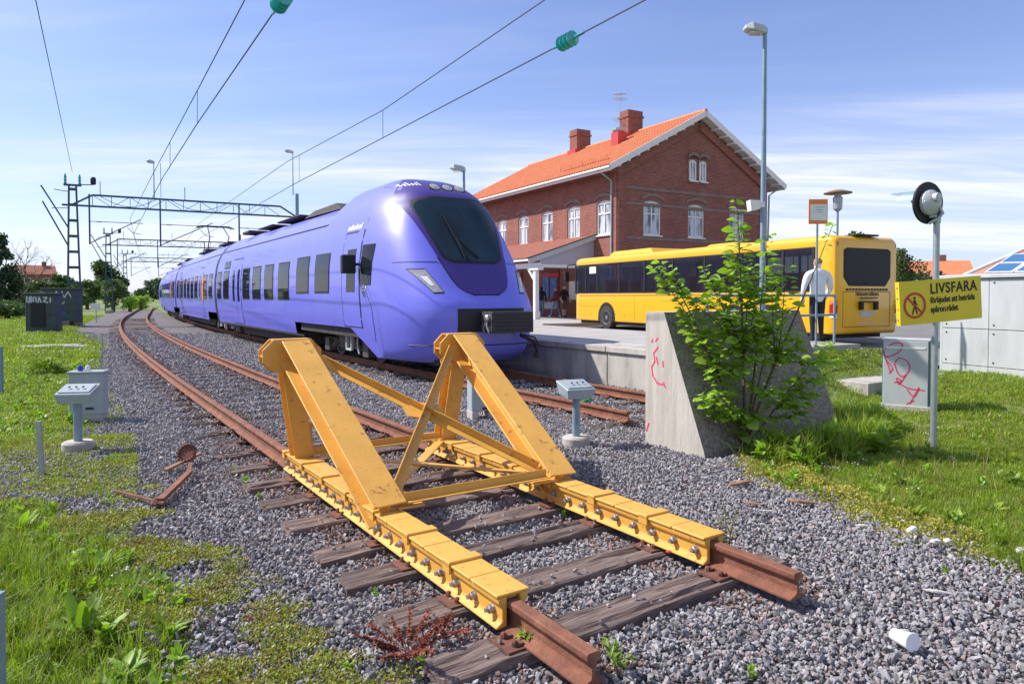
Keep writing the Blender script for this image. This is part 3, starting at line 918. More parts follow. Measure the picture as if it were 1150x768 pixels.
def bogie(par, yc, wb=2.7):
    q = MB()
    for sd in (-1, 1):
        q.beam((sd * 1.02, yc - wb / 2 - .45, .52), (sd * 1.02, yc + wb / 2 + .45, .52), .14, .20)
        q.beam((sd * 1.02, yc - .55, .66), (sd * 1.02, yc + .55, .66), .26, .26)
        for d in (-1, 1):
            q.box((sd * 1.10, yc + d * wb / 2, .45), (.20, .34, .30))
            q.tube([(sd * 1.12, yc + d * (wb / 2 - .32), .42), (sd * 1.12, yc + d * (wb / 2 - .75), .62)], .055, 8)
            for c in range(5): q.lathe([(.10, 0), (.10, .03)], 10, Matrix.Translation((sd * 1.05, yc + d * .38, .72 + .055 * c)))
    q.box((0, yc, .60), (2.0, .7, .25))
    bg_ = q.build('bogie', M['gearsteel'], par)
    for d in (-1, 1):
        for sd in (-1, 1):
            w = MB()
            Mw = Matrix.Translation((sd * .75, yc + d * wb / 2, .44 + .155)) @ Matrix.Rotation(R(90) * sd, 4, 'Y')
            w.lathe([(.05, .11), (.10, .11), (.12, .06), (.33, .05), (.36, .075), (.44, .075), (.44, -.055), (.465, -.06), (.465, -.085), (.05, -.085)], 28, Mw)
            w.build('wheel', M['gearsteel'], bg_, smooth=30)
    g_ = MB()
    g_.tube([(-1.20, yc - .9, .95), (-1.22, yc - .9, .55), (-1.22, yc - 1.02, .35)], .022, 6)
    for a, b in (((-1.3, yc - .75, .42), (-1.3, yc - .75, .92)), ((-1.3, yc - .42, .42), (-1.3, yc - .42, .92)), ((-1.3, yc - .75, .44), (-1.3, yc - .42, .44)), ((-1.3, yc - .75, .90), (-1.3, yc - .42, .90))): g_.beam(a, b, .05, .05)
    g_.build('step_frame', M['light_grey'], bg_)
    return bg_
tr = thing('train_car', 'lead car of the purple passenger train with sloping nose and windscreen', 'train car', T(11.45, NC), H - .006)
PMt = PM[tr.name]
def y_side(px, z=2.1):
    a, b = -2.0, 30.0
    for _ in range(50):
        m_ = (a + b) / 2
        if PXY(PMt @ Vector((-1.63, m_, z)))[0] > px: a = m_
        else: b = m_
    return a
LEN1 = 19.3
# nose: a height field over the front view, closed ring by ring
bs = sect(.40, True)
bottom = [(1.42 - 2.84 * k / 12, .40) for k in range(1, 12)]
ring = bs + bottom
rs = [1 - (1 - k / 22) ** 2.0 for k in range(23)]
q = MB()
c0 = (0.0, 1.35)
nr = len(ring)
def npt(i, j):
    r = rs[i]
    x, z = c0[0] + r * (ring[j][0] - c0[0]), c0[1] + r * (ring[j][1] - c0[1])
    return (x, F(x, z), z)
q.grid(npt, len(rs), nr, closed=True)
kb = len(bs)
last = [npt(len(rs) - 1, j) for j in range(kb)]
sn98 = sect(.98, True)
r1 = [(x, max(last[j][1] + .3, 3.3 if z < 1.3 else 4.7), z) for j, (x, z) in enumerate(sn98)]
rings = [last, [(x, max(last[j][1] + .12, 3.55), z) for j, (x, z) in enumerate(sn98)], [(x, 5.2, z) for x, z in sn98], [(x, 5.9, z) for x, z in sect(.98)], [(x, 7.95, z) for x, z in sect(.98)], [(x, 7.98, z) for x, z in sect(.62)], [(x, LEN1, z) for x, z in sect(.62)]]
q.grid(lambda i, j: rings[i][j], len(rings), kb)
o_ = len(q.v)
q.add(rings[-1], [tuple(range(kb))])
q.build('body', M['purple'], tr, smooth=38)
def front_patch(name, m, rows, off, par=tr, nc=19, smooth=50):      # rows: (z, n_left, n_right)
    q = MB()
    def fn(i, j):
        z, a, b = rows[i]
        n = a + (b - a) * j / (nc - 1)
        return (n, F(n, z) - off, z)
    q.grid(fn, len(rows), nc)
    return q.build(name, m, par, smooth=smooth)
def rows_from(tab, z0, z1, k, grow=0.0): return [(z, -lerp_tab(tab, z) - grow, lerp_tab(tab, z) + grow) for z in [z0 + (z1 - z0) * i / (k - 1) for i in range(k)]]
VT = [(1.72, .26), (1.76, .40), (1.84, .53), (2.0, .62), (2.42, .76), (3.0, .93), (3.6, 1.10), (3.80, 1.12), (4.0, 1.0), (4.15, .86), (4.28, .64), (4.36, .44), (4.41, .24)]
VT = [(z, min(w, .90 * wN(z))) for z, w in [(z_ / 100, lerp_tab(VT, z_ / 100)) for z_ in range(172, 442, 3)]]
front_patch('mask_gasket', M['black'], rows_from(VT, 1.70, 2.45, 10, .02), .010)
front_patch('violet_mask', M['violet'], rows_from(VT, 1.72, 4.40, 44), .016)
GT = [(2.38, .44), (2.42, .57), (2.50, .65), (3.0, .79), (3.4, .90), (3.52, .91), (3.62, .86), (3.69, .74), (3.74, .52)]
front_patch('windscreen_gasket', M['black'], rows_from([(z + (.04 if z > 3 else -.04), w + .035) for z, w in GT], 2.345, 3.775, 26), .024)
front_patch('windscreen', M['windscreen'], rows_from(GT, 2.385, 3.735, 26), .031)
# destination display behind the glass
q = MB()
for k in range(9):
    n = -.34 + .085 * k
    q.add([(n, F(n, 3.56) - .038, 3.53), (n + .05, F(n + .05, 3.56) - .038, 3.53), (n + .05, F(n + .05, 3.61) - .040, 3.60), (n, F(n, 3.61) - .040, 3.60)], [(0, 1, 2, 3)])
q.build('destination_display', mat('dim_red_display', (0.20, 0.03, 0.04), 0.3), tr)
# wiper
q = MB()
wp = lambda n, z, o=.06: (n, F(n, z) - o, z)
q.tube([wp(-.12, 2.40), wp(-.22, 2.62, .08), wp(-.30, 2.86, .09)], .014, 5)
q.tube([wp(-.30, 2.86, .08), wp(-.42, 3.35, .07)], .010, 5)
q.tube([wp(-.28, 2.84, .08), wp(.10, 2.46, .06)], .016, 5)
q.tube([wp(-.30, 2.86, .08), wp(-.22, 2.44, .06)], .012, 5)
q.build('wiper', M['black'], tr)
# lamps
for n in (-.27, 0.03, .33):
    z = 4.01
    p = Vector((n, F(n, z) - .02, z))
    nrm = Vector((0, -.62, .78))
    Mq = Matrix.Translation(p) @ nrm.to_track_quat('Z', 'Y').to_matrix().to_4x4()
    q = MB().lathe([(.138, -.06), (.138, .012), (.118, .018)], 20, Mq)
    rim = q.build('roof_lamp', M['black'], tr, smooth=30)
    MB().lathe([(.116, .0), (.116, .020), (.08, .030), (0, .036)], 20, Mq).build('lens', M['lens'], rim, smooth=40)
for sd in (-1, 1):
    hp = [(1.30, 2.20), (1.06, 2.20), (.88, 1.77), (1.04, 1.76)]
    def quad(grow, off, name, m, par):
        q = MB()
        cx, cz = sum(p[0] for p in hp) / 4, sum(p[1] for p in hp) / 4
        P = [(cx + (a - cx) * grow, cz + (b - cz) * grow) for a, b in hp]
        def fn(i, j):
            u, v = i / 7, j / 7
            n = (P[0][0] * (1 - u) + P[1][0] * u) * (1 - v) + (P[3][0] * (1 - u) + P[2][0] * u) * v
            z = (P[0][1] * (1 - u) + P[1][1] * u) * (1 - v) + (P[3][1] * (1 - u) + P[2][1] * u) * v
            return (sd * n, F(sd * n, z) - off, z)
        q.grid(fn, 8, 8)
        return q.build(name, m, par, smooth=50)
    hl = quad(1.12, .008, 'headlight', M['black'], tr)
    quad(1.0, .014, 'lens', M['lens'], hl)
    quad(.42, .020, 'lamp_reflector', M['white'], hl)
# seams of the nose module
q = MB()
def nseam(pts, w=.012): q.tube([(n, F(n, z) - .003, z) for n, z in pts], w, 4)
for sd in (-1, 1):
    nseam([(sd * (.80 + .64 * i / 12), 2.36) for i in range(13)], .006)
    nseam([(sd * wN(z) - .075, z) for z in [2.34 - 1.6 * i / 14 for i in range(15)]], .007)
nseam([(-1.36 + 2.72 * i / 40, .74) for i in range(41)], .010)
q.build('panel_seam', M['black'], tr)
front_patch('coupler_recess', M['black'], [(1.00 + .05 * i, -.72, .80) for i in range(10)], .012)
# coupler cover box with ribs, and the coupler beside it
q = MB()
q.box((.22, -.22, 1.19), (.92, .44, .40))
for k in range(5): q.box((.24, -.447, 1.055 + .068 * k), (.84, .014, .026))
cp = q.build('coupler_box', mat('coupler_black', (0.022, 0.022, 0.025), 0.55), tr, bevel=.015)
q = MB()
q.box((-.245, -.22, 1.19), (.014, .40, .36))
cpp = q.build('coupler_side', M['gearsteel'], cp)
q = MB()
q.lathe([(.075, 0), (.075, .05), (.05, .07)], 12, Matrix.Translation((-.25, -.28, 1.26)) @ Matrix.Rotation(R(-90), 4, 'Y'))
q.tube([(-.28, -.28, 1.24), (-.31, -.32, 1.12), (-.27, -.34, 1.0)], .018, 6)
q.tube([(-.28, -.24, 1.20), (-.31, -.20, 1.10), (-.27, -.16, .99)], .014, 6)
q.build('coupler_fitting', M['steel'], cp, smooth=40)
q = MB()
q.tube([(.62, -.05, .92), (.85, -.18, .80), (1.0, -.12, .62), (1.02, -.05, .52)], .035, 7)
q.tube([(.55, -.15, .95), (.8, -.30, .88), (.98, -.2, .72)], .02, 6)
q.lathe([(.05, -.05), (.06, .03), (.03, .07)], 10, Matrix.Translation((1.02, -.05, .50)))
q.build('air_hose', M['dark'], tr)
# bumper nose dark strip under the box
q = MB()
q.box((0, .85, .40), (1.9, .8, .10))
q.box((0, 2.2, .42), (2.3, 1.6, .16))
q.box((0, 11.9, .50), (2.5, 7.6, .36))
q.box((0, 18.3, .55), (2.2, 1.4, .3))
q.box((0, 5.2, .88), (2.9, 5.0, .22))
q.build('underframe', M['dark'], tr)
NOSE[0] = True
# flank: windows measured in the photograph
for a, b in ((353.7, 368.8), (332.8, 345.9)): window(tr, y_side(b), y_side(a), 1.80, 2.68)
for a, b in ((312.3, 323.8), (296.7, 306), (283.4, 292), (272.3, 279.5), (250.6, 256.4), (243.9, 247.9)): window(tr, y_side(b), y_side(a), 1.62, 2.62)
for k in range(8): window(tr, 5.4 + 1.65 * k, 6.5 + 1.65 * k, 1.62, 2.62, 1)
window(tr, y_side(256.6), y_side(251), 2.78, 2.98)
door(tr, y_side(270.2), y_side(259.8), .72, 3.02, (.28, .72, 1.50, 2.66), split=True)
door(tr, y_side(402.9), y_side(383.8), 1.02, 3.08, (.22, .72, 1.78, 2.72))
cw = side_patch(MB(), y_side(402.9) - .66, y_side(402.9) - .10, 1.92, 2.78, .010, -1, ny=5).build('cab_window', M['glass'], tr, smooth=40)
window(tr, 2.6, 3.5, 1.92, 2.82, 1)
q = MB()
ym = y_side(402)
q.box((-1.84, ym + .02, 2.37), (.30, .16, .40))
q.box((-1.66, ym, 2.37), (.12, .06, .06))
q.build('mirror_housing', M['black'], tr, bevel=.02)
q = MB()
q.box((1.84, ym, 2.37), (.30, .16, .40))
q.build('mirror_housing', M['black'], tr, bevel=.02)
q = MB()
band(q, [(5.7 + .8 * i, 3.47) for i in range(18)], .050, .0)
band(q, [(y_side(402.6), z) for z in (.99, 1.5, 2.0, 2.5, 3.0, 3.4)], .012, .0)
band(q, [(y_side(428), .96), (y_side(428), 1.45), (y_side(419), 1.45), (y_side(419), .96), (y_side(428), .96)], .008, -.005)
q.build('panel_seam', M['black'], tr)
q = MB()
side_patch(q, 7.3, LEN1, .60, .66, .006, nz=2)
q.build('sill_strip', M['dark'], tr)
# white emblem and lettering blocks on the flank, comb mark on the nose
q = MB()
yl = y_side(409.5)
for dy, z0, z1 in ((.0, 1.92, 2.06), (.06, 1.86, 2.04), (.12, 1.84, 1.96), (-.05, 1.84, 1.90), (.16, 1.84, 1.88)): side_patch(q, yl + dy - .03, yl + dy + .03, z0, z1, .008, nz=3)
side_patch(q, yl - .08, yl + .20, 1.80, 1.83, .008, nz=2)
for k in range(9):
    y0 = y_side(399) + .10 * k
    side_patch(q, y0, y0 + .065, 3.16, 3.16 + .10 + .035 * (k in (0, 3, 6)), .008, nz=3)
q.build('white_marking', M['white'], tr)
q = MB()
for k in range(7):
    n = -.86 + .055 * k
    z0, z1 = 4.055, 4.12 + .035 * (k % 3 == 0)
    q.add([(n, F(n, z0) - .020, z0), (n + .028, F(n + .028, z0) - .020, z0), (n + .028, F(n + .028, z1) - .022, z1), (n, F(n, z1) - .022, z1)], [(0, 1, 2, 3)])
q.add([(-.87, F(-.87, 4.04) - .02, 4.035), (-.48, F(-.48, 4.04) - .02, 4.035), (-.48, F(-.48, 4.06) - .02, 4.052), (-.87, F(-.87, 4.06) - .02, 4.052)], [(0, 1, 2, 3)])
q.build('white_marking', M['white'], tr)
q = MB()
rr_ = [[(x * 1.006, y, z + (.012 if z > 3 else 0)) for x, z in sect(.64)] for y in (LEN1 - .22, LEN1 + .02)]
q.grid(lambda i, j: rr_[i][j], 2, len(rr_[0]))
q.build('gangway_frame', M['black'], tr, smooth=40)
q = MB()
band(q, [(8.2 + .9 * i, 1.12) for i in range(13)], .010, -.001)
band(q, [(8.2 + .9 * i, .86) for i in range(13)], .008, -.001)
for yy in (9.0, 11.0, 13.6, 15.0): band(q, [(yy, z) for z in (.66, .75, .86)], .008, -.001)
q.build('panel_seam', M['violet'], tr)
bogie(tr, 4.9)
bogie(tr, 18.1, 2.4)
q = MB()
q.add([(x * s_, y, z) for x in (-1, 1) for (y, z, s_) in ((6.3, 3.98, .80), (7.0, 4.22, .70), (8.9, 4.20, .70), (9.6, 4.02, .80))], [(0, 1, 2, 3), (7, 6, 5, 4), (1, 5, 6, 2), (0, 4, 5, 1), (2, 6, 7, 3)])
for y in (7.3, 8.3): q.lathe([(.32, 4.18), (.32, 4.25), (.28, 4.26)], 16, Matrix.Translation((0, y, 0)))
q.build('roof_unit', M['dark'], tr, bevel=.03)
for yy, ll, hh in ((11.2, 2.6, .06), (14.2, 2.0, .05), (17.2, 1.1, .12)): MB().box((-.1, yy, 4.13 + hh / 2), (1.5, ll, hh)).build('roof_unit', M['dark'], tr, bevel=.03)
for yy in (12.0, 15.4): side_patch(MB(), yy, yy + .7, 3.72, 3.84, .006, nz=3).build('roof_grille', M['violet'], tr)
NOSE[0] = False
def trailer(label, s0, ln_, wins, doors, orange=None, tail=False):
    x0, x1 = T(s0, NC + BC(s0)[0]), T(s0 + ln_, NC + BC(s0 + ln_)[0])
    d = x1 - x0
    rz = math.atan2(-d.x, d.y)
    c = thing('train_car', label, 'train car', x0, rz)
    rg = [[(x, y, z) for x, z in sect(zb)] for y, zb in ((0.0, 1.0), (2.75, 1.0), (2.95, .62), (ln_ - (1.6 if not tail else 4.6), .62), (ln_ - (1.5 if not tail else 4.5), 1.0), (ln_, 1.0))]
    body_shell('body', c, rg, M['purple'])
    for a, b in wins:
        window(c, a, b, 1.62, 2.62)
        window(c, a, b, 1.62, 2.62, 1)
    for a, b in doors: door(c, a, b, .72, 3.02, (.28, .72, 1.50, 2.66), split=True)
    if orange: side_patch(MB(), orange[0], orange[1], 1.45, 2.70, .015).build('orange_panel', M['orange'], c)
    for y0, y1 in ((-.02, .24), (ln_ - .12, ln_ + .02)):
        q = MB()
        rr_ = [[(x * 1.006, y, z + (.012 if z > 3 else 0)) for x, z in sect(.98)] for y in (y0, y1)]
        q.grid(lambda i, j: rr_[i][j], 2, len(rr_[0]))
        q.build('gangway_frame', M['black'], c, smooth=40)
    q = MB()
    q.box((0, ln_ / 2, .50), (2.4, ln_ - 6, .3))
    q.box((0, -.2, 2.2), (2.5, .5, 2.9))
    q.build('underframe', M['dark'], c)
    q = MB()
    band(q, [(.05 + (ln_ - .1) * i / 8, 3.47) for i in range(9)], .050, .0)
    q.build('panel_seam', M['black'], c)
    for fr_ in (.25, .7): MB().box((-.1, ln_ * fr_, 4.16), (1.2, 2.8, .10)).build('roof_unit', M['dark'], c, bevel=.03)
    bogie(c, 1.3, 2.0)
    if tail: bogie(c, ln_ - 3, 2.4)
    return c
c2 = trailer('second car of the purple train, behind the lead car, orange panel by its doors', 31.0, 16.5, [(1.0, 2.0), (2.6, 3.6), (5.9, 7.0), (7.6, 8.6), (9.2, 10.2), (10.8, 11.8), (12.4, 13.3), (14.9, 15.8)], [(4.0, 5.3), (13.4, 14.7)], (3.75, 4.25))
c3 = trailer('third car of the purple train, between the second car and the rear car', 47.75, 16.5, [(1.0, 2.0), (2.6, 3.6), (5.9, 7.0), (7.6, 8.6), (9.2, 10.2), (10.8, 11.8), (12.4, 13.3), (14.9, 15.8)], [(4.0, 5.3), (13.4, 14.7)], (3.75, 4.25))
c4 = trailer('rearmost car of the purple train, farthest down the platform', 64.5, 18.5, [(1.0, 2.0), (2.6, 3.6), (5.9, 7.0), (7.6, 8.6), (9.2, 10.2), (10.8, 11.8)], [(4.0, 5.3)], None, True)
q = MB()
for sd in (-.45, .45):
    q.tube([(sd, 11.0, 4.30), (sd * 1.1, 9.9, 4.95), (sd * .9, 11.4, 5.62)], .03, 5)
q.tube([(-1.0, 11.4, 5.55), (-.75, 11.4, 5.66), (.75, 11.4, 5.66), (1.0, 11.4, 5.55)], .035, 5)
q.tube([(-.9, 11.6, 5.55), (-.7, 11.6, 5.64), (.7, 11.6, 5.64), (.9, 11.6, 5.55)], .03, 5)
q.box((0, 10.9, 4.26), (1.3, 1.2, .10))
q.build('pantograph', M['dark'], c2)
# ================================================================== bus
BH = R(25.3)
fw, rt = Vector((-math.sin(BH), math.cos(BH), 0)), Vector((math.cos(BH), math.sin(BH), 0))
bc = Vector((8.49, 18.3, 0)) + rt * 1.25 + fw * 6.75
bus = thing('bus', 'long yellow regional bus parked in front of the brick station', 'bus', (bc.x, bc.y, ZR), BH)
HL, HW, ZT = 6.75, 1.25, 2.98
q = MB()                                        # shell as a loft of rounded rectangles
def brect(hw, z0, z1, rt_=.16, rb_=.05):
    P = []
    for cx, cz, r, a0 in ((hw - rt_, z1 - rt_, rt_, 0), (-hw + rt_, z1 - rt_, rt_, 90), (-hw + rb_, z0 + rb_, rb_, 180), (hw - rb_, z0 + rb_, rb_, 270)):
        for k in range(6): P.append((cx + r * math.cos(R(a0 + 18 * k)), cz + r * math.sin(R(a0 + 18 * k))))
    return P
secs = [(-HL, HW - .10, .40, ZT - .16), (-HL + .03, HW - .045, .36, ZT - .09), (-HL + .12, HW - .005, .33, ZT - .02), (-HL + .28, HW, .33, ZT), (HL - .45, HW, .33, ZT), (HL - .2, HW - .02, .33, ZT - .03), (HL - .06, HW - .09, .33, ZT - .12), (HL, HW - .22, .34, ZT - .24)]
def loft(name, sec_, m):
    q = MB()
    rg = [[(x, y, z) for x, z in brect(hw, a, b, ra, rb)] for y, hw, a, b, ra, rb in sec_]
    k = len(rg[0])
    q.grid(lambda i, j: rg[i][j], len(rg), k, closed=True)
    q.f += [tuple(range(k)), tuple(range((len(rg) - 1) * k, len(rg) * k))]
    q.m += [0, 0]
    return q.build(name, m, bus, smooth=35)
ZW0, ZW1 = 1.47, 2.68
loft('rear_body', [(y, hw, a, b, .16, .05) for y, hw, a, b in secs[:4]] + [(-HL + .62, HW, .33, ZT, .16, .05)], M['busyellow'])
loft('lower_body', [(-HL + .615, HW, .33, ZW0, .012, .05), (HL - .45, HW, .33, ZW0, .012, .05), (HL - .2, HW - .02, .33, ZW0 - .05, .012, .05), (HL - .06, HW - .09, .33, ZW0 - .22, .012, .05), (HL, HW - .2, .34, ZW0 - .3, .012, .05)], M['busyellow'])
loft('roof', [(-HL + .615, HW, ZW1, ZT, .16, .01), (HL - .45, HW, ZW1, ZT, .16, .01), (HL - .2, HW - .02, ZW1, ZT - .03, .14, .01), (HL - .06, HW - .09, ZW1, ZT - .08, .12, .01), (HL, HW - .2, ZW1, ZT - .14, .06, .01)], M['busyellow'])
q = MB().box((0, -.2, .95), (2.3, 12.0, .08)).build('floor', M['dark'], bus)
st_ = MB()
st_.box((0, 0, 1.38), (.86, .44, .12))
st_.box((0, -.20, 1.72), (.86, .10, .62))
SEAT = st_.mesh('seat', mat('red_seat_cloth', (0.30, 0.03, 0.035), .9))
for i in range(13):
    for x in (-.74, .74): put('seat', SEAT, bus, loc=(x, -5.4 + .83 * i, 0), bevel=.03)
for i in range(5):
    for x in (-.30, .30): MB().tube([(x, -4.5 + 2.3 * i, .98), (x, -4.5 + 2.3 * i, ZW1)], .018, 6).build('grab_pole', M['orange'], bus)
for x in (-.55, .55): MB().box((x, -.2, ZW1 - .04), (.18, 11.0, .04)).build('ceiling_rail', M['white'], bus)
def bside(y0, y1, z0, z1, off, name, m, sd=-1, par=bus):
    q = MB()
    x = sd * (HW + off)
    q.add([(x, y0, z0), (x, y1, z0), (x, y1, z1), (x, y0, z1), (x - sd * .012, y0, z0), (x - sd * .012, y1, z0), (x - sd * .012, y1, z1), (x - sd * .012, y0, z1)], [(0, 1, 2, 3), (0, 4, 5, 1), (1, 5, 6, 2), (2, 6, 7, 3), (3, 7, 4, 0)])
    return q.build(name, m, par)
for sd in (-1, 1):
    ys = [-HL + .68, -5.0, -3.35, -1.7, -.05, 1.6, 3.25, 4.85, 5.75, HL - .14]
    for a, b in zip(ys, ys[1:]):
        q = MB().box((sd * (HW - .005), (a + b) / 2, (ZW0 + ZW1) / 2), (.010, b - a - .05, ZW1 - ZW0 - .004))
        q.build('window', M['busglass'], bus)
    for a in ys: MB().box((sd * (HW - .012), a, (ZW0 + ZW1) / 2), (.05, .075, ZW1 - ZW0 + .01)).build('window_pillar', M['black'], bus)
    for z_ in (ZW0 + .018, ZW1 - .018): bside(-HL + .63, HL - .16, z_ - .022, z_ + .022, .004, 'window_rubber', M['black'], sd)
    bside(-HL + .35, HL - .5, 1.37, 1.395, .004, 'trim_line', M['dark'], sd)
    for yw in (4.15, -3.05, -4.45):
        q = MB()
        arch = [(.62 * math.cos(R(t)), .62 * math.sin(R(t))) for t in range(0, 181, 15)]
        q.plate([(a, b) for a, b in [(.62, -.16)] + arch + [(-.62, -.16)]], (sd * (HW + .004), yw, .49), (0, 1, 0), (0, 0, 1), .004 * sd)
        q.build('wheel_arch', M['black'], bus)
        Mw = Matrix.Translation((sd * (HW - .13), yw, .49)) @ Matrix.Rotation(R(90) * sd, 4, 'Y')
        ty = MB().lathe([(.27, -.14), (.44, -.14), (.48, -.11), (.49, 0), (.48, .12), (.45, .155), (.30, .165), (.27, .12)], 32, Mw).build('wheel', M['tyre'], bus, smooth=30)
        hb = MB().lathe([(.28, .10), (.29, .15), (.26, .15), (.22, .07), (.13, .06), (.12, .12), (.08, .14), (0, .14)], 24, Mw)
        for b in range(10):
            hb.lathe([(.018, .06), (.018, .10)], 6, Mw @ Matrix.Translation((.17 * math.cos(b * .628), .17 * math.sin(b * .628), 0)))
        hb.build('hub', M['steel'], ty, smooth=30)
bside(-1.2, .6, 1.16, 1.20, .004, 'lettering', mat('faint_lettering', (0.62, 0.33, 0.01), 0.4))
bside(4.95, 5.45, 2.30, 2.58, .011, 'window_notice', M['white'])
for y, z in ((6.3, 1.02), (5.35, .62), (2.9, .62), (.6, .60)): bside(y - .05, y + .05, z - .03, z + .03, .005, 'side_marker', M['orange'])
bside(HL - 1.9, HL - .6, .925, .935, .004, 'panel_seam', M['dark'])
bside(2.2, 2.21, .40, 1.40, .004, 'panel_seam', M['dark'])
# front glass and mirror
q = MB()
q.plate([(-1.03, 1.15), (1.03, 1.15), (1.03, 2.70), (-1.03, 2.70)], (0, HL + .004, 0), (-1, 0, 0), (0, 0, 1), .008)
q.build('windscreen', M['busglass'], bus)
q = MB()
q.tube([(-1.15, HL - .1, 2.75), (-1.42, HL + .25, 2.7), (-1.45, HL + .3, 2.45)], .03, 6)
q.box((-1.45, HL + .3, 2.2), (.2, .12, .45))
q.build('mirror', M['black'], bus, bevel=.02)
# rear
yr = -HL
def rear(poly, off, t, name, m, par=bus, bv=0):
    q = MB()
    q.plate(poly, (0, yr - off, 0), (1, 0, 0), (0, 0, 1), t)
    return q.build(name, m, par, bevel=bv)
rear([(-.92, 1.86), (-.72, 1.62), (.72, 1.62), (.92, 1.86), (.92, 2.58), (.80, 2.64), (-.80, 2.64), (-.92, 2.58)], -.002, .014, 'rear_window_seal', M['black'])
rear([(-.87, 1.88), (-.69, 1.67), (.69, 1.67), (.87, 1.88), (.87, 2.55), (.77, 2.60), (-.77, 2.60), (-.87, 2.55)], .012, .006, 'rear_window', M['glass'])
for k in range(14): rear([(-.82 + .12 * k, 1.50), (-.73 + .12 * k, 1.50), (-.73 + .12 * k, 1.555), (-.82 + .12 * k, 1.555)], 0, .008, 'vent_slot', M['black'])
q = MB()
for a, b, c, d in ((-.93, .93, 1.46, 1.475), (-.93, .93, .52, .532), (-.93, -.92, .52, 1.46), (.92, .93, .52, 1.46)): q.plate([(a, c), (b, c), (b, d), (a, d)], (0, yr - .001, 0), (1, 0, 0), (0, 0, 1), .004)
q.build('hatch_seam', M['dark'], bus)
q = MB()
for x in (-.28, .30): q.box((x, yr - .05, 1.08), (.09, .10, .20))
q.box((0, yr - .07, 1.20), (.72, .03, .035))
q.box((.02, yr - .06, 1.30), (.66, .03, .03))
q.build('rear_bracket', M['black'], bus)
rear([(-.25, .80), (.25, .80), (.25, .94), (-.25, .94)], .004, .008, 'number_plate', M['light_grey'])
rear([(-.95, .58), (-.93, .58), (-.93, .60), (-.95, .60)], .002, .01, 'reflector', M['red'])
for sd in (-1, 1):
    for z0, z1, m_ in ((1.14, 1.26, M['orange']), (.88, 1.14, M['red']), (.76, .88, M['white'])):
        q = MB()
        q.box((sd * (HW - .075), yr + .085, (z0 + z1) / 2), (.15, .17, z1 - z0 - .004))
        q.build('tail_lamp', m_, bus, bevel=.015)
    q = MB()
    q.box((sd * (HW - .12), yr + .10, ZT - .25), (.07, .20, .14))
    q.build('upper_lamp', M['red'], bus, bevel=.01)
q = MB()
q.box((0, yr + .12, ZT + .02), (.9, .25, .05))
q.build('roof_vent', M['dark'], bus, bevel=.01)
for y0, y1, h in ((1.6, 4.6, .20), (-2.8, -1.2, .10)):
    q = MB()
    q.add([(x * a, y, z) for x in (-1, 1) for (y, z, a) in ((y0, ZT - .01, .9), (y0 + .25, ZT + h, .8), (y1 - .25, ZT + h, .8), (y1, ZT - .01, .9))], [(0, 1, 2, 3), (7, 6, 5, 4), (1, 5, 6, 2), (0, 4, 5, 1), (2, 6, 7, 3), (0, 3, 7, 4)])
    q.build('roof_pod', M['busyellow'], bus, bevel=.05, seg=2)
q = MB()
q.box((0, 0, .28), (2.3, 12.6, .16))
q.build('underframe', M['dark'], bus)
# yellow ticket box-like side hatch behind the man: lower step of the bus
def text(name, s, size, m, par, o, x, y, bold=0.0, ext=.002, align='LEFT', spacing=1.0, sx=1.0):
    cu = bpy.data.curves.new(name, 'FONT')
    cu.body = s
    cu.size = size
    cu.align_x = align
    cu.offset = bold
    cu.extrude = ext
    cu.space_character = spacing
    tmp = bpy.data.objects.new('tmp', cu)
    me = bpy.data.meshes.new_from_object(tmp)
    bpy.data.objects.remove(tmp)
    x, y = Vector(x).normalized(), Vector(y).normalized()
    Mt = Matrix((x * sx, y, x.cross(y))).transposed().to_4x4()
    Mt.translation = Vector(o)
    me.transform(Mt)
    me.name = name
    me.materials.clear()
    me.materials.append(m)
    return put(name, me, par)
text('lettering', 'Skånetrafiken', .17, M['dark'], bus, (-.45, yr - .008, 1.36), (1, 0, 0), (0, 0, 1), .001)
text('lettering', 'www.skanetrafiken.se', .075, M['white'], bus, (-.35, yr - .008, .60), (1, 0, 0), (0, 0, 1))
# ================================================================== station building
SB = R(30)
ZB = 0.50
st = thing('station_building', 'two-storey red brick station with orange tiled gable roof', 'building', (5.45, 36.0, ZB), SB)
BW, BL, ZE, ZRg, OV = 11.2, 17.3, 8.12, 11.1, 0.95     # heights above the pavement
SLP = (ZRg - (ZE - .02)) / (BW / 2)
def wall(q, o, x, wd_, ht, holes, depth, nrm, m=0):    # wall sheet with rectangular openings and their reveals
    o, x, nrm = Vector(o), Vector(x), Vector(nrm)
    xs = sorted({0, wd_} | {a for h in holes for a in (h[0], h[1])})
    zs = sorted({0, ht} | {a for h in holes for a in (h[2], h[3])})
    for a, b in zip(xs, xs[1:]):
        for c, d in zip(zs, zs[1:]):
            if any(h[0] <= (a + b) / 2 <= h[1] and h[2] <= (c + d) / 2 <= h[3] for h in holes): continue
            q.add([o + x * a + Vector((0, 0, c)), o + x * b + Vector((0, 0, c)), o + x * b + Vector((0, 0, d)), o + x * a + Vector((0, 0, d))], [(0, 1, 2, 3)], m)
    for h in holes:
        P = [o + x * h[0] + Vector((0, 0, h[2])), o + x * h[1] + Vector((0, 0, h[2])), o + x * h[1] + Vector((0, 0, h[3])), o + x * h[0] + Vector((0, 0, h[3]))]
        Q = [p - nrm * depth for p in P]
        q.add(P + Q, [(i, (i + 1) % 4, 4 + (i + 1) % 4, 4 + i) for i in range(4)], m)
LW = [1.18 + 2.76 * i for i in range(6)]
GW = [2.35, 5.55, 8.75]
WZ0, WZ1, WWd = 4.45, 6.28, 1.22
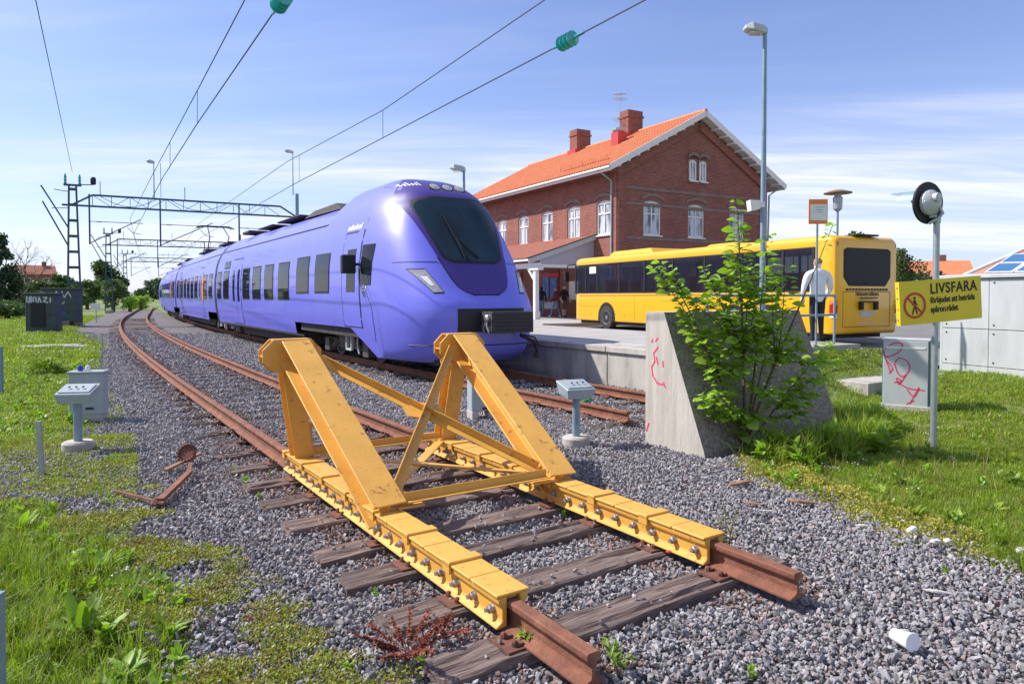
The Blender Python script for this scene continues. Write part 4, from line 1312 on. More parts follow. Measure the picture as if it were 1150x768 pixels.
long_h = [(c - WWd / 2, c + WWd / 2, WZ0, WZ1) for c in LW] + [(c - .55, c + .55, .9, 2.9) for c in LW[:1]]
gab_h = [(c - WWd / 2, c + WWd / 2, WZ0, WZ1) for c in GW] + [(c - .5, c + .5, .9, 2.8) for c in GW]
q = MB()
wall(q, (0, 0, 0), (0, 1, 0), BL, ZE, long_h, .16, (-1, 0, 0))
wall(q, (0, 0, 0), (1, 0, 0), BW, ZE, gab_h, .16, (0, -1, 0))
wall(q, (BW, 0, 0), (0, 1, 0), BL, ZE, [], .16, (1, 0, 0))
wall(q, (0, BL, 0), (1, 0, 0), BW, ZE, [], .16, (0, 1, 0))
for y in (0, BL): q.add([(0, y, ZE), (BW, y, ZE), (BW / 2, y, ZRg)], [(0, 1, 2)])
q.build('wall', M['brick'], st)
q = MB()
q.box((BW / 2, BL / 2, ZE / 2), (BW - .5, BL - .5, ZE - .1))
q.build('dark_interior', M['blackcloth'], st)
def bwindow(o, x, nrm, w, z0, z1, arch=.14, cross=True, blind=False):
    o, x, nrm = Vector(o), Vector(x).normalized(), Vector(nrm)
    zv = Vector((0, 0, 1))
    P = lambda a, z, d=0: o + x * a + zv * z + nrm * d
    fr = MB()
    t = .085
    for a, b, c, d in ((-w / 2, -w / 2 + t, z0, z1), (w / 2 - t, w / 2, z0, z1), (-w / 2 + t, w / 2 - t, z0, z0 + t), (-w / 2 + t, w / 2 - t, z1 - arch - t * .6, z1), (-.035, .035, z0 + t, z1 - arch - t * .6)):
        fr.add([P(u, v, e) for e in (-.13, -.06) for u, v in ((a, c), (b, c), (b, d), (a, d))], [(0, 1, 2, 3), (4, 5, 6, 7), (0, 1, 5, 4), (1, 2, 6, 5), (2, 3, 7, 6), (3, 0, 4, 7)])
    zt = z0 + (z1 - z0) * .62
    if cross: fr.add([P(u, v, e) for e in (-.13, -.065) for u, v in ((-w / 2 + t, zt - .035), (w / 2 - t, zt - .035), (w / 2 - t, zt + .035), (-w / 2 + t, zt + .035))], [(0, 1, 2, 3), (4, 5, 6, 7), (0, 1, 5, 4), (1, 2, 6, 5), (2, 3, 7, 6), (3, 0, 4, 7)])
    f = fr.build('window', M['white'], st)
    xs_ = [(-w / 2 + t, -.035), (.035, w / 2 - t)]
    zs_ = [(z0 + t, zt - .035), (zt + .035, z1 - arch - t * .6)] if cross else [(z0 + t, z1 - arch - t * .6)]
    for a, b in xs_:
        for c, d in zs_:
            pn = MB().add([P(a, c, -.11), P(b, c, -.11), P(b, d, -.11), P(a, d, -.11)], [(0, 1, 2, 3)]).build('pane', M['pane'], f)
    # curtains just inside
    sl_ = MB()
    sl_.add([P(u, v, e) for e in (.0, .09) for u, v in ((-w / 2 - .06, z0 - .07), (w / 2 + .06, z0 - .07), (w / 2 + .06, z0 - .005), (-w / 2 - .06, z0 - .005))], [(0, 1, 2, 3), (4, 5, 6, 7), (0, 1, 5, 4), (1, 2, 6, 5), (2, 3, 7, 6), (3, 0, 4, 7)])
    sl_.build('sill', M['white'], f)
    ar = MB()                                  # segmental brick arch filling the head and a hood above
    K = 8
    inner = [(-w / 2 + w * i / K, z1 - arch * (2 * i / K - 1) ** 2) for i in range(K + 1)]
    for (a, c), (b, d) in zip(inner, inner[1:]):
        ar.add([P(a, c, .0), P(b, d, .0), P(b, z1 + .01, .0), P(a, z1 + .01, .0), P(a, c, -.14), P(b, d, -.14)], [(0, 1, 2, 3), (0, 4, 5, 1)])
    hood = [(-w / 2 - .16 + (w + .32) * i / K, z1 + .22 - (arch + .06) * (2 * i / K - 1) ** 2) for i in range(K + 1)]
    for (a, c), (b, d) in zip(hood, hood[1:]):
        ar.add([P(u, v, e) for e in (-.01, .06) for u, v in ((a, c), (b, d), (b, d + .16), (a, c + .16))], [(4, 5, 6, 7), (0, 1, 5, 4), (1, 2, 6, 5), (2, 3, 7, 6), (3, 0, 4, 7)])
    ar.build('brick_arch', M['brick_grey'], f)
    return f
def panemat():
    m = mat('curtained_pane', (0.55, 0.57, 0.60), 0.05, col2=(0.10, 0.115, 0.14), ns=1.3, lo=0.45, hi=0.60, stretch=(3, 3, .6), spec=0.5)
    return m
M['pane'] = panemat()
for c in LW: bwindow((0, c, 0), (0, -1, 0), (-1, 0, 0), WWd, WZ0, WZ1)
for c in GW: bwindow((c, 0, 0), (1, 0, 0), (0, -1, 0), WWd, WZ0, WZ1)
for c in GW: bwindow((c, 0, 0), (1, 0, 0), (0, -1, 0), 1.0, .9, 2.8)
for c in (5.17, 5.93): bwindow((c, -.16, 0), (1, 0, 0), (0, -1, 0), .50, 7.55, 8.72, .12, False)
bwindow((0, LW[0], 0), (0, -1, 0), (-1, 0, 0), 1.1, .9, 2.9)
for z, hgt in ((4.27, .16), (6.05, .14), (6.88, .18)):
    q = MB()
    q.box((BW / 2, -.008, z), (BW + .05, .06, hgt))
    q.build('string_course', M['brick_grey'], st)
q = MB()                                        # corbelled cornice under the eaves and the rakes
q.box((-.05, BL / 2, ZE - .25), (.16, BL, .5))
q.box((-.12, BL / 2, ZE - .06), (.16, BL, .25))
q.build('cornice', M['brick'], st)
for sd in (-1, 1):
    q = MB()
    xa = BW / 2 + sd * (BW / 2 + .02)
    q.beam((xa, -.06, ZE - .55), (BW / 2, -.06, ZRg - .42), .16, .42, up=(0, 0, 1))
    q.build('cornice', M['brick'], st)
for x_ in (.26, BW - .26):
    q = MB()
    q.box((x_, -.02, ZE / 2 - .2), (.55, .10, ZE - .5))
    q.build('corner_pilaster', M['brick'], st)
q = MB()
q.box((-.02, .26, ZE / 2 - .2), (.10, .50, ZE - .5))
q.build('corner_pilaster', M['brick'], st)
# roof: boarding, white verge boards, pantiles with real corrugation
OVV = .62
def rz_(x): return ZRg - abs(x - BW / 2) * SLP
ex0, ex1 = -OV, BW + OV
q = MB()
for x0, x1 in ((ex0, BW / 2), (BW / 2, ex1)):
    for dz in (0.02, .16):
        q.add([(x0, -OVV, rz_(x0) + dz), (x1, -OVV, rz_(x1) + dz), (x1, BL + OVV, rz_(x1) + dz), (x0, BL + OVV, rz_(x0) + dz)], [(0, 1, 2, 3)])
roof = q.build('roof', M['white'], st)
q = MB()
wv = .23
ny = int((BL + 2 * OVV) / wv) * 4
for sd in (-1, 1):
    nc_ = 16
    rows = []
    for c in range(nc_):
        f0, f1 = c / nc_, (c + 1) / nc_
        for f_, dz in ((f0, .25), (f1, .195)):
            rows.append((f_, dz))
    def tf(i, j):
        f_, dz = rows[i]
        y = -OVV + (BL + 2 * OVV) * j / ny
        x = BW / 2 + sd * (BW / 2 + OV + .05) * (1 - f_)
        return (x, y, rz_(x) + dz - .0 + .048 * math.sin(2 * math.pi * j / 4))
    q.grid(tf, len(rows), ny + 1)
stuff(q.build('roof_tiles', M['tile'], roof))
q = MB()
q.tube([(BW / 2, -OVV - .02, ZRg + .22), (BW / 2, BL + OVV, ZRg + .22)], .13, 8)
q.build('ridge_tiles', M['tile'], roof)
for y in (-OVV - .03, BL + OVV + .03):
    for sd in (-1, 1):
        q = MB()
        xe = BW / 2 + sd * (BW / 2 + OV)
        q.beam((xe, y, rz_(xe) + .09), (BW / 2, y, ZRg + .09), .05, .30)
        q.build('verge_board', M['white'], roof)
for sd in (-1, 1):
    for k in range(9):
        x = BW / 2 + sd * (1.0 + .62 * k)
        MB().box((x, -OVV / 2 - .05, rz_(x) - .08), (.10, OVV + .0, .14)).build('rafter_end', M['white'], roof)
for sd, xe in ((-1, ex0), (1, ex1)):
    q = MB()
    q.box((xe + sd * -.04, BL / 2, rz_(xe) + .04), (.06, BL + 2 * OVV, .22))
    q.build('eaves_board', M['white'], roof)
    q = MB()
    q.tube([(xe + sd * .06, -OVV, rz_(xe) + .10), (xe + sd * .06, BL + OVV, rz_(xe) + .10)], .07, 8)
    q.build('gutter', M['white'], roof)
q = MB()
q.tube([(-OV - .02, .42, rz_(-OV) + .05), (-OV + .1, .42, ZE - .5), (-.12, .36, ZE - .95), (-.12, .36, .05)], .055, 8)
q.build('downpipe', M['cab_grey'], st, smooth=40)
q = MB()
q.tube([(BW + OV - .02, -.1, rz_(-OV) + .05), (BW + .1, -.14, ZE - .95), (BW - .1, -.16, .05)], .055, 8)
q.build('downpipe', M['cab_grey'], st, smooth=40)
q = MB()
xs_ = .1
for dz in (.42, .52): q.tube([(xs_, 1.0, rz_(xs_) + dz), (xs_, 5.5, rz_(xs_) + dz)], .022, 5)
for k in range(5): q.tube([(xs_, 1.1 + k * 1.07, rz_(xs_) + .2), (xs_, 1.1 + k * 1.07, rz_(xs_) + .52)], .02, 4)
q.build('snow_guard', M['tile'], roof)
for yc, zt in ((5.7, 12.45), (11.15, 12.40)):
    q = MB()
    q.box((BW / 2, yc, (ZRg + zt) / 2 - .2), (1.15, .85, zt - ZRg + .9))
    q.box((BW / 2, yc, zt - .12), (1.27, .97, .12))
    ch = q.build('chimney', M['brick'], roof)
    q = MB()
    q.box((BW / 2 - .1, yc, ZRg - .12), (1.3, .95, .55))
    q.build('chimney_flashing', M['redpaint'], ch)
q = MB()
q.box((3.75, 4.6, rz_(3.75) + .42), (.66, .66, .9))
vt = q.build('roof_vent', M['redpaint'], roof)
MB().lathe([(.36, -.2), (.40, -.12), (.40, .0), (.2, .06), (0, .06)], 14, Matrix.Translation((3.75, 4.6, rz_(3.75) + 1.1))).build('vent_cap', M['galv'], vt)
an = MB()
ax_, ay_ = BW / 2 - .5, 6.2
an.tube([(ax_, ay_, ZRg + .3), (ax_, ay_, ZRg + 2.95)], .025, 5)
for zz, l in ((ZRg + 2.75, .7), (ZRg + 2.45, 1.1), (ZRg + 1.15, 1.4)):
    an.tube([(ax_ - l * .6, ay_ - l * .5, zz - .12), (ax_ + l * .6, ay_ + l * .5, zz + .12)], .014, 4)
    for k in range(5):
        u = -.5 + .25 * k
        an.tube([(ax_ + u * l - .25, ay_ + u * l * .8 + .3, zz + u * .2), (ax_ + u * l + .25, ay_ + u * l * .8 - .3, zz + u * .2)], .010, 4)
an.build('aerial', M['galv'], roof)
# canopy over the entrance
CY0, CY1, CDp, CZ0, CZ1 = 1.9, 16.6, 4.0, 4.42, 3.12
can = MB()
can.add([(x, y, z + dz) for dz in (-.10, 0) for (x, y, z) in ((.0, CY0, CZ0), (-CDp, CY0, CZ1), (-CDp, CY1, CZ1), (.0, CY1, CZ0))], [(0, 1, 2, 3), (4, 5, 6, 7), (0, 1, 5, 4), (1, 2, 6, 5), (2, 3, 7, 6), (3, 0, 4, 7)])
cn = can.build('canopy', M['white'], st)
q = MB()
nyc = int((CY1 - CY0) / wv) * 4
crow = [(c_ / 10 + d_, z_) for c_ in range(10) for d_, z_ in ((0, .05), (.1, .02))]
q.grid(lambda i, j: (-CDp * crow[i][0] - .02, CY0 + (CY1 - CY0) * j / nyc, CZ0 + (CZ1 - CZ0) * crow[i][0] + .03 + crow[i][1] + .02 * math.sin(2 * math.pi * j / 4)), len(crow), nyc + 1)
stuff(q.build('canopy_tiles', M['tile_old'], cn))
q = MB()
q.beam((-.02, CY0 - .04, CZ0 - .06), (-CDp - .25, CY0 - .04, CZ1 - .14), .06, .26)
q.build('verge_board', M['light_grey'], cn)
q = MB()
q.beam((-.02, CY0 - .05, CZ0 + .10), (-CDp - .30, CY0 - .05, CZ1 + .02), .12, .05)
q.build('verge_flashing', M['dark'], cn)
q = MB()
q.add([(-.05, CY0 + .05, CZ0 - .2), (-CDp + .5, CY0 + .05, CZ1 - .05), (-CDp + .5, CY0 + .05, CZ1 - .30), (-.05, CY0 + .05, CZ1 - .30)], [(0, 1, 2, 3)])
q.build('canopy_gable', M['canopy_grey'] if 'canopy_grey' in M else M.setdefault('canopy_grey', mat('lilac_grey_boarding', (0.42, 0.40, 0.44), 0.7)), cn)
q = MB()
q.beam((-CDp + .45, CY0, CZ1 - .32), (-CDp + .45, CY1, CZ1 - .32), .20, .26)
q.beam((0, CY0 + .1, CZ1 - .35), (-CDp + .3, CY0 + .1, CZ1 - .35), .16, .16)
q.build('canopy_beam', M['white'], cn)
for k in range(5):
    y = CY0 + .35 + 3.5 * k
    q = MB()
    q.box((-CDp + .45, y, (CZ1 - .4) / 2), (.22, .22, CZ1 - .4))
    q.box((-CDp + .45, y, .2), (.32, .32, .4))
    q.add([(-CDp + .45 + a, y + b, z) for (a, b, z) in ((-.1, .11, 2.0), (-.1, .85, 2.72), (-.1, .70, 2.72), (-.1, .11, 2.2), (.1, .11, 2.0), (.1, .85, 2.72), (.1, .70, 2.72), (.1, .11, 2.2))], [(0, 1, 2, 3), (7, 6, 5, 4), (0, 4, 5, 1), (2, 6, 7, 3)])
    q.box((-CDp + .45, y, 2.62), (.34, .9, .14))
    q.build('canopy_post', M['white'], cn)
# doors, posters and the notice board on the wall under the canopy
def onwall(name, m, y0, y1, z0, z1, off=.03, par=st): return MB().box((-off, (y0 + y1) / 2, (z0 + z1) / 2), (.05, y1 - y0, z1 - z0)).build(name, m, par)
M['doorred'] = mat('dark_red_door', (0.20, 0.022, 0.025), 0.5)
M['posterblue'] = mat('blue_poster', (0.035, 0.10, 0.34), 0.5, col2=(0.10, 0.22, 0.5), ns=3)
dr = onwall('door', M['doorred'], 5.35, 7.2, 0, 2.75)
onwall('door_glass', M['posterblue'], 5.5, 6.2, 1.1, 2.3, .07, dr)
onwall('door_glass', M['posterblue'], 6.35, 7.05, 1.1, 2.6, .07, dr)
onwall('door_header', M['signred'], 5.3, 7.3, 2.35, 2.55, .09, dr)
onwall('door_panel', M['light_grey'], 5.6, 7.0, .45, .85, .07, dr)
dr = onwall('door', M['doorred'], 9.6, 11.6, 0, 2.75)
onwall('door_glass', M['posterblue'], 9.75, 10.5, 1.1, 2.6, .07, dr)
onwall('door_header', M['signred'], 9.5, 11.7, 2.3, 2.5, .09, dr)
onwall('notice_board', M['white'], 3.35, 4.3, 1.0, 2.05)
# pavement along the station with its kerb
q = MB()
Bp = lambda x, y, z: PM[st.name] @ Vector((x, y, z))
A = [(-6.3, -30), (-6.3, 40), (14, 40), (14, 18), (0, 18), (0, 0), (16, 0), (16, -4.5), (-6.3 + 3, -4.5)]
P = [Bp(-6.3, -3.0, 0), Bp(-6.3, 45, 0), Bp(14, 45, 0), Bp(14, -3.0, 0)]
q.add([(p.x, p.y, z) for z in (-.1, ZB - .004) for p in P], [(0, 3, 2, 1), (4, 5, 6, 7), (0, 1, 5, 4), (1, 2, 6, 5), (2, 3, 7, 6), (3, 0, 4, 7)])
pvm = struct(q.build('station_pavement', M['paving']))
for k in range(24):
    y = -3.0 + 2.0 * k
    MB().add([tuple(Bp(x, yy, 0).to_tuple()[:2]) + (z,) for z in (.0, ZB + .008) for x, yy in ((-6.48, y), (-6.48, y + 1.985), (-6.3, y + 1.985), (-6.3, y))], [(0, 3, 2, 1), (4, 5, 6, 7), (0, 1, 5, 4), (1, 2, 6, 5), (2, 3, 7, 6), (3, 0, 4, 7)]).build('kerb_stone', M['kerb'], pvm)
# ================================================================== overhead line portals
def portal(s, label, lamps=True, ln_=12.8):
    o, hd = BA(s)
    c = T(s, NA + o - 3.13)
    P = thing('catenary_portal', label, 'overhead line portal', (c.x, c.y, gz(c.x, c.y)), H - hd)
    g = M['green_steel']
    for sx in (-.36, .36):
        q = MB().beam((sx, 0, 0), (sx * .5, 0, 8.25), .10, .13, up=(0, 1, 0))
        q.build('mast_leg', g, P)
    MB().box((0, 0, .12), (.75, .6, .35)).build('mast_foot', M['concrete'], P)
    for k in range(9):
        z = .7 + .92 * k
        w = .72 * (1 - .5 * z / 8.25)
        MB().box((0, 0, z), (w, .08, .16)).build('batten', g, P)
    zt, zb = 7.78, 7.12
    q = MB()
    q.beam((-.55, 0, zb), (ln_, 0, zb), .09, .11)
    q.beam((1.0, 0, zt), (ln_ - 1.0, 0, zt), .09, .11)
    q.beam((.0, 0, zb + .05), (1.0, 0, zt), .08, .10)
    q.beam((ln_ - 1.0, 0, zt), (ln_, 0, zb + .05), .08, .10)
    n = 11
    for k in range(n):
        x = 1.0 + (ln_ - 2.0) * k / n
        x2 = 1.0 + (ln_ - 2.0) * (k + 1) / n
        q.beam((x, 0, zb), (x, 0, zt), .035, .035, up=(0, 1, 0))
        q.beam((x, 0, zb if k % 2 else zt), (x2, 0, zt if k % 2 else zb), .03, .03, up=(0, 1, 0))
    q.build('truss_beam', g, P)
    MB().beam((ln_ + .1, 0, 0), (ln_ + .1, 0, 8.7), .20, .20, up=(0, 1, 0)).build('right_mast', M['bluegrey'], P)
    for xh, xa, up_ in ((.83, 3.2, 0), (4.6, 7.3, 0), (9.2, 11.4, 1)):
        q = MB()
        q.beam((xh, 0, zt + .05), (xh, 0, 4.85), .09, .10, up=(0, 1, 0))
        hg = q.build('drop_post', g, P)
        q = MB()
        q.tube([(xh, 0, 4.92), (xa + .3, 0, 6.45)], .030, 6)
        q.tube([(xh, 0, 6.22), (xa + .45, 0, 6.22)], .022, 6)
        q.tube([(xa - .4, 0, 5.95), (xa - .1, 0, 5.62), (xa + .35, 0, 5.55)], .018, 5)
        q.build('registration_arm', g, hg)
        for xx, zz in ((xh + .45, 5.20), (xh + .5, 6.22)):
            q = MB()
            a = (Vector((xa + .3 - xh, 0, 1.53)) if zz < 6 else Vector((1, 0, 0))).to_track_quat('Z', 'Y').to_matrix().to_4x4()
            q.lathe([(.03, -.15), (.06, -.13), (.03, -.10), (.06, -.07), (.03, -.03), (.06, 0), (.03, .04), (.06, .07), (.03, .12)], 8, Matrix.Translation((xx, 0, zz)) @ a)
            q.build('insulator', M['light_grey'], hg)
    q = MB()
    q.beam((-.45, 0, 8.30), (.45, 0, 8.30), .10, .12)
    q.build('cross_arm', g, P)
    for x in (-.36, .36):
        MB().lathe([(.05, 8.36), (.09, 8.42), (.05, 8.5), (.09, 8.58), (.05, 8.66), (.08, 8.74), (.03, 8.95)], 8, Matrix.Translation((x, 0, 0))).build('insulator', M['insul'], P)
    q = MB()
    q.lathe([(.12, 8.4), (.15, 8.5), (.15, 8.75), (.10, 8.85)], 10, Matrix.Translation((1.05, 0, 0)))
    q.tube([(.4, 0, 8.35), (1.05, 0, 8.4)], .03, 5)
    q.build('surge_arrester', M['black'], P)
    q = MB()
    for z0, z1, dx in ((6.4, 8.1, -1.0), (5.3, 7.2, -.95)): q.beam((-.25, 0, z0 - .6), (-.25 + dx * 1.25, -.6, z1), .05, .07)
    q.beam((-.2, 0, 7.9), (-.9, -.35, 7.95), .04, .04)
    q.beam((-.2, 0, 6.95), (-1.0, -.4, 6.85), .04, .04)
    q.build('outrigger', g, P)
    q = MB()
    for x in (1.4, 6.0): q.beam((x, 0, zt), (x, 0, zt + .85), .04, .04, up=(0, 1, 0))
    for x0, x1 in ((1.4, 4.4), (5.2, 8.4)):
        q.tube([(x0 + (x1 - x0) * i / 8, -.1, zt - .05 - .55 * math.sin(math.pi * i / 8)) for i in range(9)], .018, 5)
    q.build('feeder_jumper', g, P)
    return P
portal(48.6, 'green lattice overhead line portal with drop posts, standing beside the graffiti-covered relay cabinets')
portal(84.0, 'second overhead line portal, beyond the green lattice one, by the small trees')
portal(122.0, 'third overhead line portal down the line, before the distant trees')
def lamp_mast(name, label, base, zt, head, r=.05, hx=-.45, hw=.55, dirv=(1, 0, 0), cat='lamp post', twin=False):
    L_ = thing(name, label, cat, base)
    h = zt - base[2]
    q = MB()
    q.tube([(0, 0, 0), (0, 0, h * .45), (0, 0, h)], [r * 1.25, r * 1.05, r * .8], 10)
    if twin: q.tube([(.42, 0, 0), (.42, 0, h)], r * .6, 6)
    q.lathe([(r * 2, 0), (r * 2, .02), (r * 1.3, .05)], 10)
    q.build('pole', M['bluegrey'], L_, smooth=50)
    d = Vector(dirv).normalized()
    sd = Vector((-d.y, d.x, 0))
    q = MB()
    a = Vector((0, 0, h)) + d * .05
    e = a + d * hw * (-1 if hx < 0 else 1)
    e.z += .06
    rows = []
    for t, w, zu, zd in ((0, .07, .07, -.05), (.25, .15, .11, -.06), (.7, .19, .12, -.05), (1, .10, .06, -.02)):
        c = a.lerp(e, t)
        rows.append([c + sd * w + Vector((0, 0, zd)), c + sd * w * .8 + Vector((0, 0, zu)), c - sd * w * .8 + Vector((0, 0, zu)), c - sd * w + Vector((0, 0, zd))])
    q.grid(lambda i, j: rows[i][j], 4, 4, closed=True)
    q.f += [(0, 1, 2, 3), (12, 13, 14, 15)]
    q.m += [0, 0]
    hd = q.build('lamp_head', head, L_, bevel=.015)
    c = a.lerp(e, .55)
    MB().box((c.x, c.y, c.z - .065), (.24 if abs(d.x) > .5 else .2, .22, .03)).build('lamp_lens', M['lens'], hd)
    return L_
pb_ = T(48.6, NA + BA(48.6)[0] - 3.13)
ax = Vector((math.cos(H), math.sin(H), 0))
e1 = pb_ + ax * 4.3
lamp_mast('portal_lamp', 'twin-rod floodlight on top of the green lattice portal', (e1.x, e1.y, 7.84), 10.0, M['light_grey'], .03, -.4, .45, (math.cos(H), math.sin(H), 0), twin=True)
e1 = pb_ + ax * 12.9
lamp_mast('portal_lamp', 'single lamp on a thin rod above the right mast of the lattice portal', (e1.x, e1.y, 8.70), 11.6, M['light_grey'], .03, -.4, .6, (math.cos(H), math.sin(H), 0))
p = D(521, 191, 22.3)
lamp_mast('platform_lamp', 'grey platform lamp rising behind the purple train nose', (p.x, p.y, ZP), p.z, M['light_grey'], .05, -.4, .5)
p = D(859, 36, 15.25)
tl = lamp_mast('street_lamp', 'tall blue-grey street lamp with a flat head and white speaker box on its pole', (p.x, p.y, ZP), p.z, M['light_grey'], .055, -.4, .50)
q = MB()
zz = D(845, 231, 15.25).z - ZP
q.add([(x, y, z) for x, y, z in ((-.10, -.10, zz - .08), (-.10, .10, zz - .08), (-.10, .10, zz + .10), (-.10, -.10, zz + .10), (-.30, -.13, zz - .12), (-.30, .13, zz - .12), (-.33, .13, zz + .11), (-.33, -.13, zz + .11))], [(0, 1, 2, 3), (7, 6, 5, 4), (0, 4, 5, 1), (1, 5, 6, 2), (2, 6, 7, 3), (3, 7, 4, 0)])
q.box((-.05, 0, zz + .02), (.12, .12, .12))
q.build('speaker_box', M['white'], tl)
p = D(941, 216, 27.0)
rl = thing('round_lamp', 'round disc-topped park lamp behind the bus roof', 'lamp post', (p.x, p.y, ZR))
h = p.z - ZR
MB().tube([(0, 0, 0), (0, 0, h - .4)], .045, 8).build('pole', M['bluegrey'], rl)
MB().lathe([(.05, h - .75), (.16, h - .65), (.18, h - .2), (.05, h - .12)], 14).build('lamp_body', M['galv'], rl, smooth=40)
MB().lathe([(.0, h + .10), (.2, h + .08), (.52, h - .02), (.52, h - .05), (.2, h - .02), (0, h - .02)], 24).build('lamp_disc', mat('weathered_copper', (0.30, 0.20, 0.10), .5, .3), rl, smooth=40)
MB().lathe([(.13, h - .2), (.13, h - .03)], 12).build('lamp_glass', M['light_grey'], rl)
# ================================================================== overhead wires
def wireset(label, mess, cont, drop, ins, back):
    o = Vector(cont[0])
    t_ = thing('overhead_wire', label, 'overhead wire', (mess[-1].x, mess[-1].y, 0), 0)
    def smooth_line(P):
        out_ = []
        for a, b in zip(P, P[1:]):
            n = max(2, int((b - a).length / 3))
            out_ += [a.lerp(b, i / n) for i in range(n)]
        return out_ + [P[-1]]
    MB().tube(smooth_line(mess), .011, 5).build('messenger_wire', M['bluewire'], t_, world=True)
    MB().tube(smooth_line(cont), .012, 5).build('contact_wire', M['bluewire'], t_, world=True)
    for a, b in drop: MB().tube([a, b], .007, 4).build('dropper', M['bluewire'], t_, world=True)
    for c, d in ins:
        Mq = Matrix.Translation(c) @ Vector(d).normalized().to_track_quat('Z', 'Y').to_matrix().to_4x4()
        q = MB()
        for k in range(4): q.lathe([(.03, -.20 + .10 * k), (.12, -.19 + .10 * k), (.125, -.175 + .10 * k), (.06, -.155 + .10 * k), (.03, -.13 + .10 * k)], 18, Mq)
        q.lathe([(.02, -.42), (.03, -.22), (.03, .22), (.02, .42)], 8, Mq)
        q.build('insulator', M['insul'], t_, smooth=30, world=True)
M['bluewire'] = mat('wire', (0.035, 0.06, 0.09), 0.6, 0.4)
pA, pC = lambda s, z: T(s, NA + BA(s)[0], z), lambda s, z: T(s, NC + BC(s)[0], z)
m1 = [T(-25, NA, 8.6), D(275, 0, 11.6), D(221.6, 102, 15.5), D(169.4, 200, 25), D(146, 246, 42), pA(66, 6.0), pA(84, 6.5), pA(104, 6.0), pA(122, 6.5), pA(200, 6.2)]
k1 = [T(-25, NA, 8.2), D(315, 3, 9.9), D(221.6, 139, 15.5), D(182.6, 200, 22), pA(48.6, 5.5), pA(84, 5.45), pA(122, 5.45), pA(200, 5.4)]
wireset('overhead wire pair with green insulator above the rusty track', m1, k1, [(D(221.6, 102, 15.5), D(221.6, 139, 15.5)), (D(191, 159, 19.5), D(191, 187, 20.5))], [(D(315.5, 2, 9.8), D(315, 3, 9.9) - T(-25, NA, 8.2))], None)
m2 = [T(-25, NC, 8.9), D(612, 0, 12), D(430, 124, 17.9), D(322, 182, 25), pC(48.6, 6.5), pC(66, 6.0), pC(84, 6.5), pC(104, 6.0), pC(122, 6.5), pC(200, 6.2)]
k2 = [T(-25, NC, 8.2), D(725, 0, 9.8), D(638, 46, 11.46), D(430, 155, 17.9), D(330, 207, 24.5), pC(48.6, 5.5), pC(84, 5.45), pC(122, 5.45), pC(200, 5.4)]
wireset('overhead wire pair with green insulator above the purple train', m2, k2, [(D(430, 124, 17.9), D(430, 155, 17.9)), (D(336, 174.4, 24), D(336, 204, 24))], [(D(638, 46, 11.46), D(725, 0, 9.8) - D(430, 155, 17.9))], None)
fw_ = thing('feeder_wire', 'single feeder wire running off the top of the lattice mast', 'overhead wire', (pb_.x, pb_.y, 0))
top_ = Vector((pb_.x, pb_.y, 9.0))
a_, b_ = D(40, 0, 17.1), top_
P = [a_ + (a_ - b_) * .9 + Vector((0, 0, .5)), a_] + [a_.lerp(b_, i / 10) - Vector((0, 0, .0)) for i in range(1, 11)]
MB().tube(P, .012, 5).build('wire', M['bluewire'], fw_, world=True)
# ================================================================== signs, railing, cabinets on the right
p0 = WG(1048, 503)
sg = thing('warning_sign', 'yellow LIVSFARA warning board on a galvanised pole with a round signal on top', 'sign', p0)
ptop = D(1052, 246, p0.y)
tp = ptop - p0
MB().tube([(0, 0, -.1), tp * .5, tp], .034, 12).build('pole', M['galv'], sg, smooth=50)
ang, roll = R(16), R(4)
sx_ = Vector((math.cos(ang) * math.cos(roll), math.sin(ang) * math.cos(roll), math.sin(roll)))
sz_ = Vector((-math.cos(ang) * math.sin(roll), -math.sin(ang) * math.sin(roll), math.cos(roll)))
sn_ = sx_.cross(sz_)
def edge_a(px):                         # distance along the board where it meets the pixel column
    t = (px - CX) / FPX
    c = p0 + tp * .63 + sn_ * .05
    return (t * c.y - c.x) / (sx_.x - t * sx_.y)
al, ar_ = edge_a(1010.5), edge_a(1102)
zc_ = D(1055, 337.5, p0.y).z - p0.z
so_ = Vector((0, 0, zc_)) + tp * 0 + Vector((tp.x * .63, tp.y * .63, 0)) + sn_ * .045
hh = .245
q = MB()
q.plate([(al, -hh), (ar_, -hh), (ar_, hh), (al, hh)], so_, sx_, sz_, .004)
q.plate([(0, -hh), (.05, -hh), (.05, hh), (0, hh)], so_ + sx_ * al, sx_.cross(sz_) * -1, sz_, .003)
bd = q.build('board', M['signyellow'], sg)
w_ = ar_ - al
f_ = so_ + sn_ * .007
text('lettering', 'LIVSFARA', 0.165, M['ink'], bd, f_ + sx_ * (al + w_ * .365) + sz_ * .085, sx_, sz_, .0035, .001, sx=w_ * .0 + 1.0 * (w_ * .57) / .74, spacing=1.1)
text('lettering', 'förbjudet att beträda', .098, M['ink'], bd, f_ + sx_ * (al + w_ * .365) + sz_ * -.02, sx_, sz_, .0025, .001, sx=(w_ * .57) / .86)
text('lettering', 'spårområdet', .098, M['ink'], bd, f_ + sx_ * (al + w_ * .365) + sz_ * -.125, sx_, sz_, .0025, .001, sx=(w_ * .57) / .86)
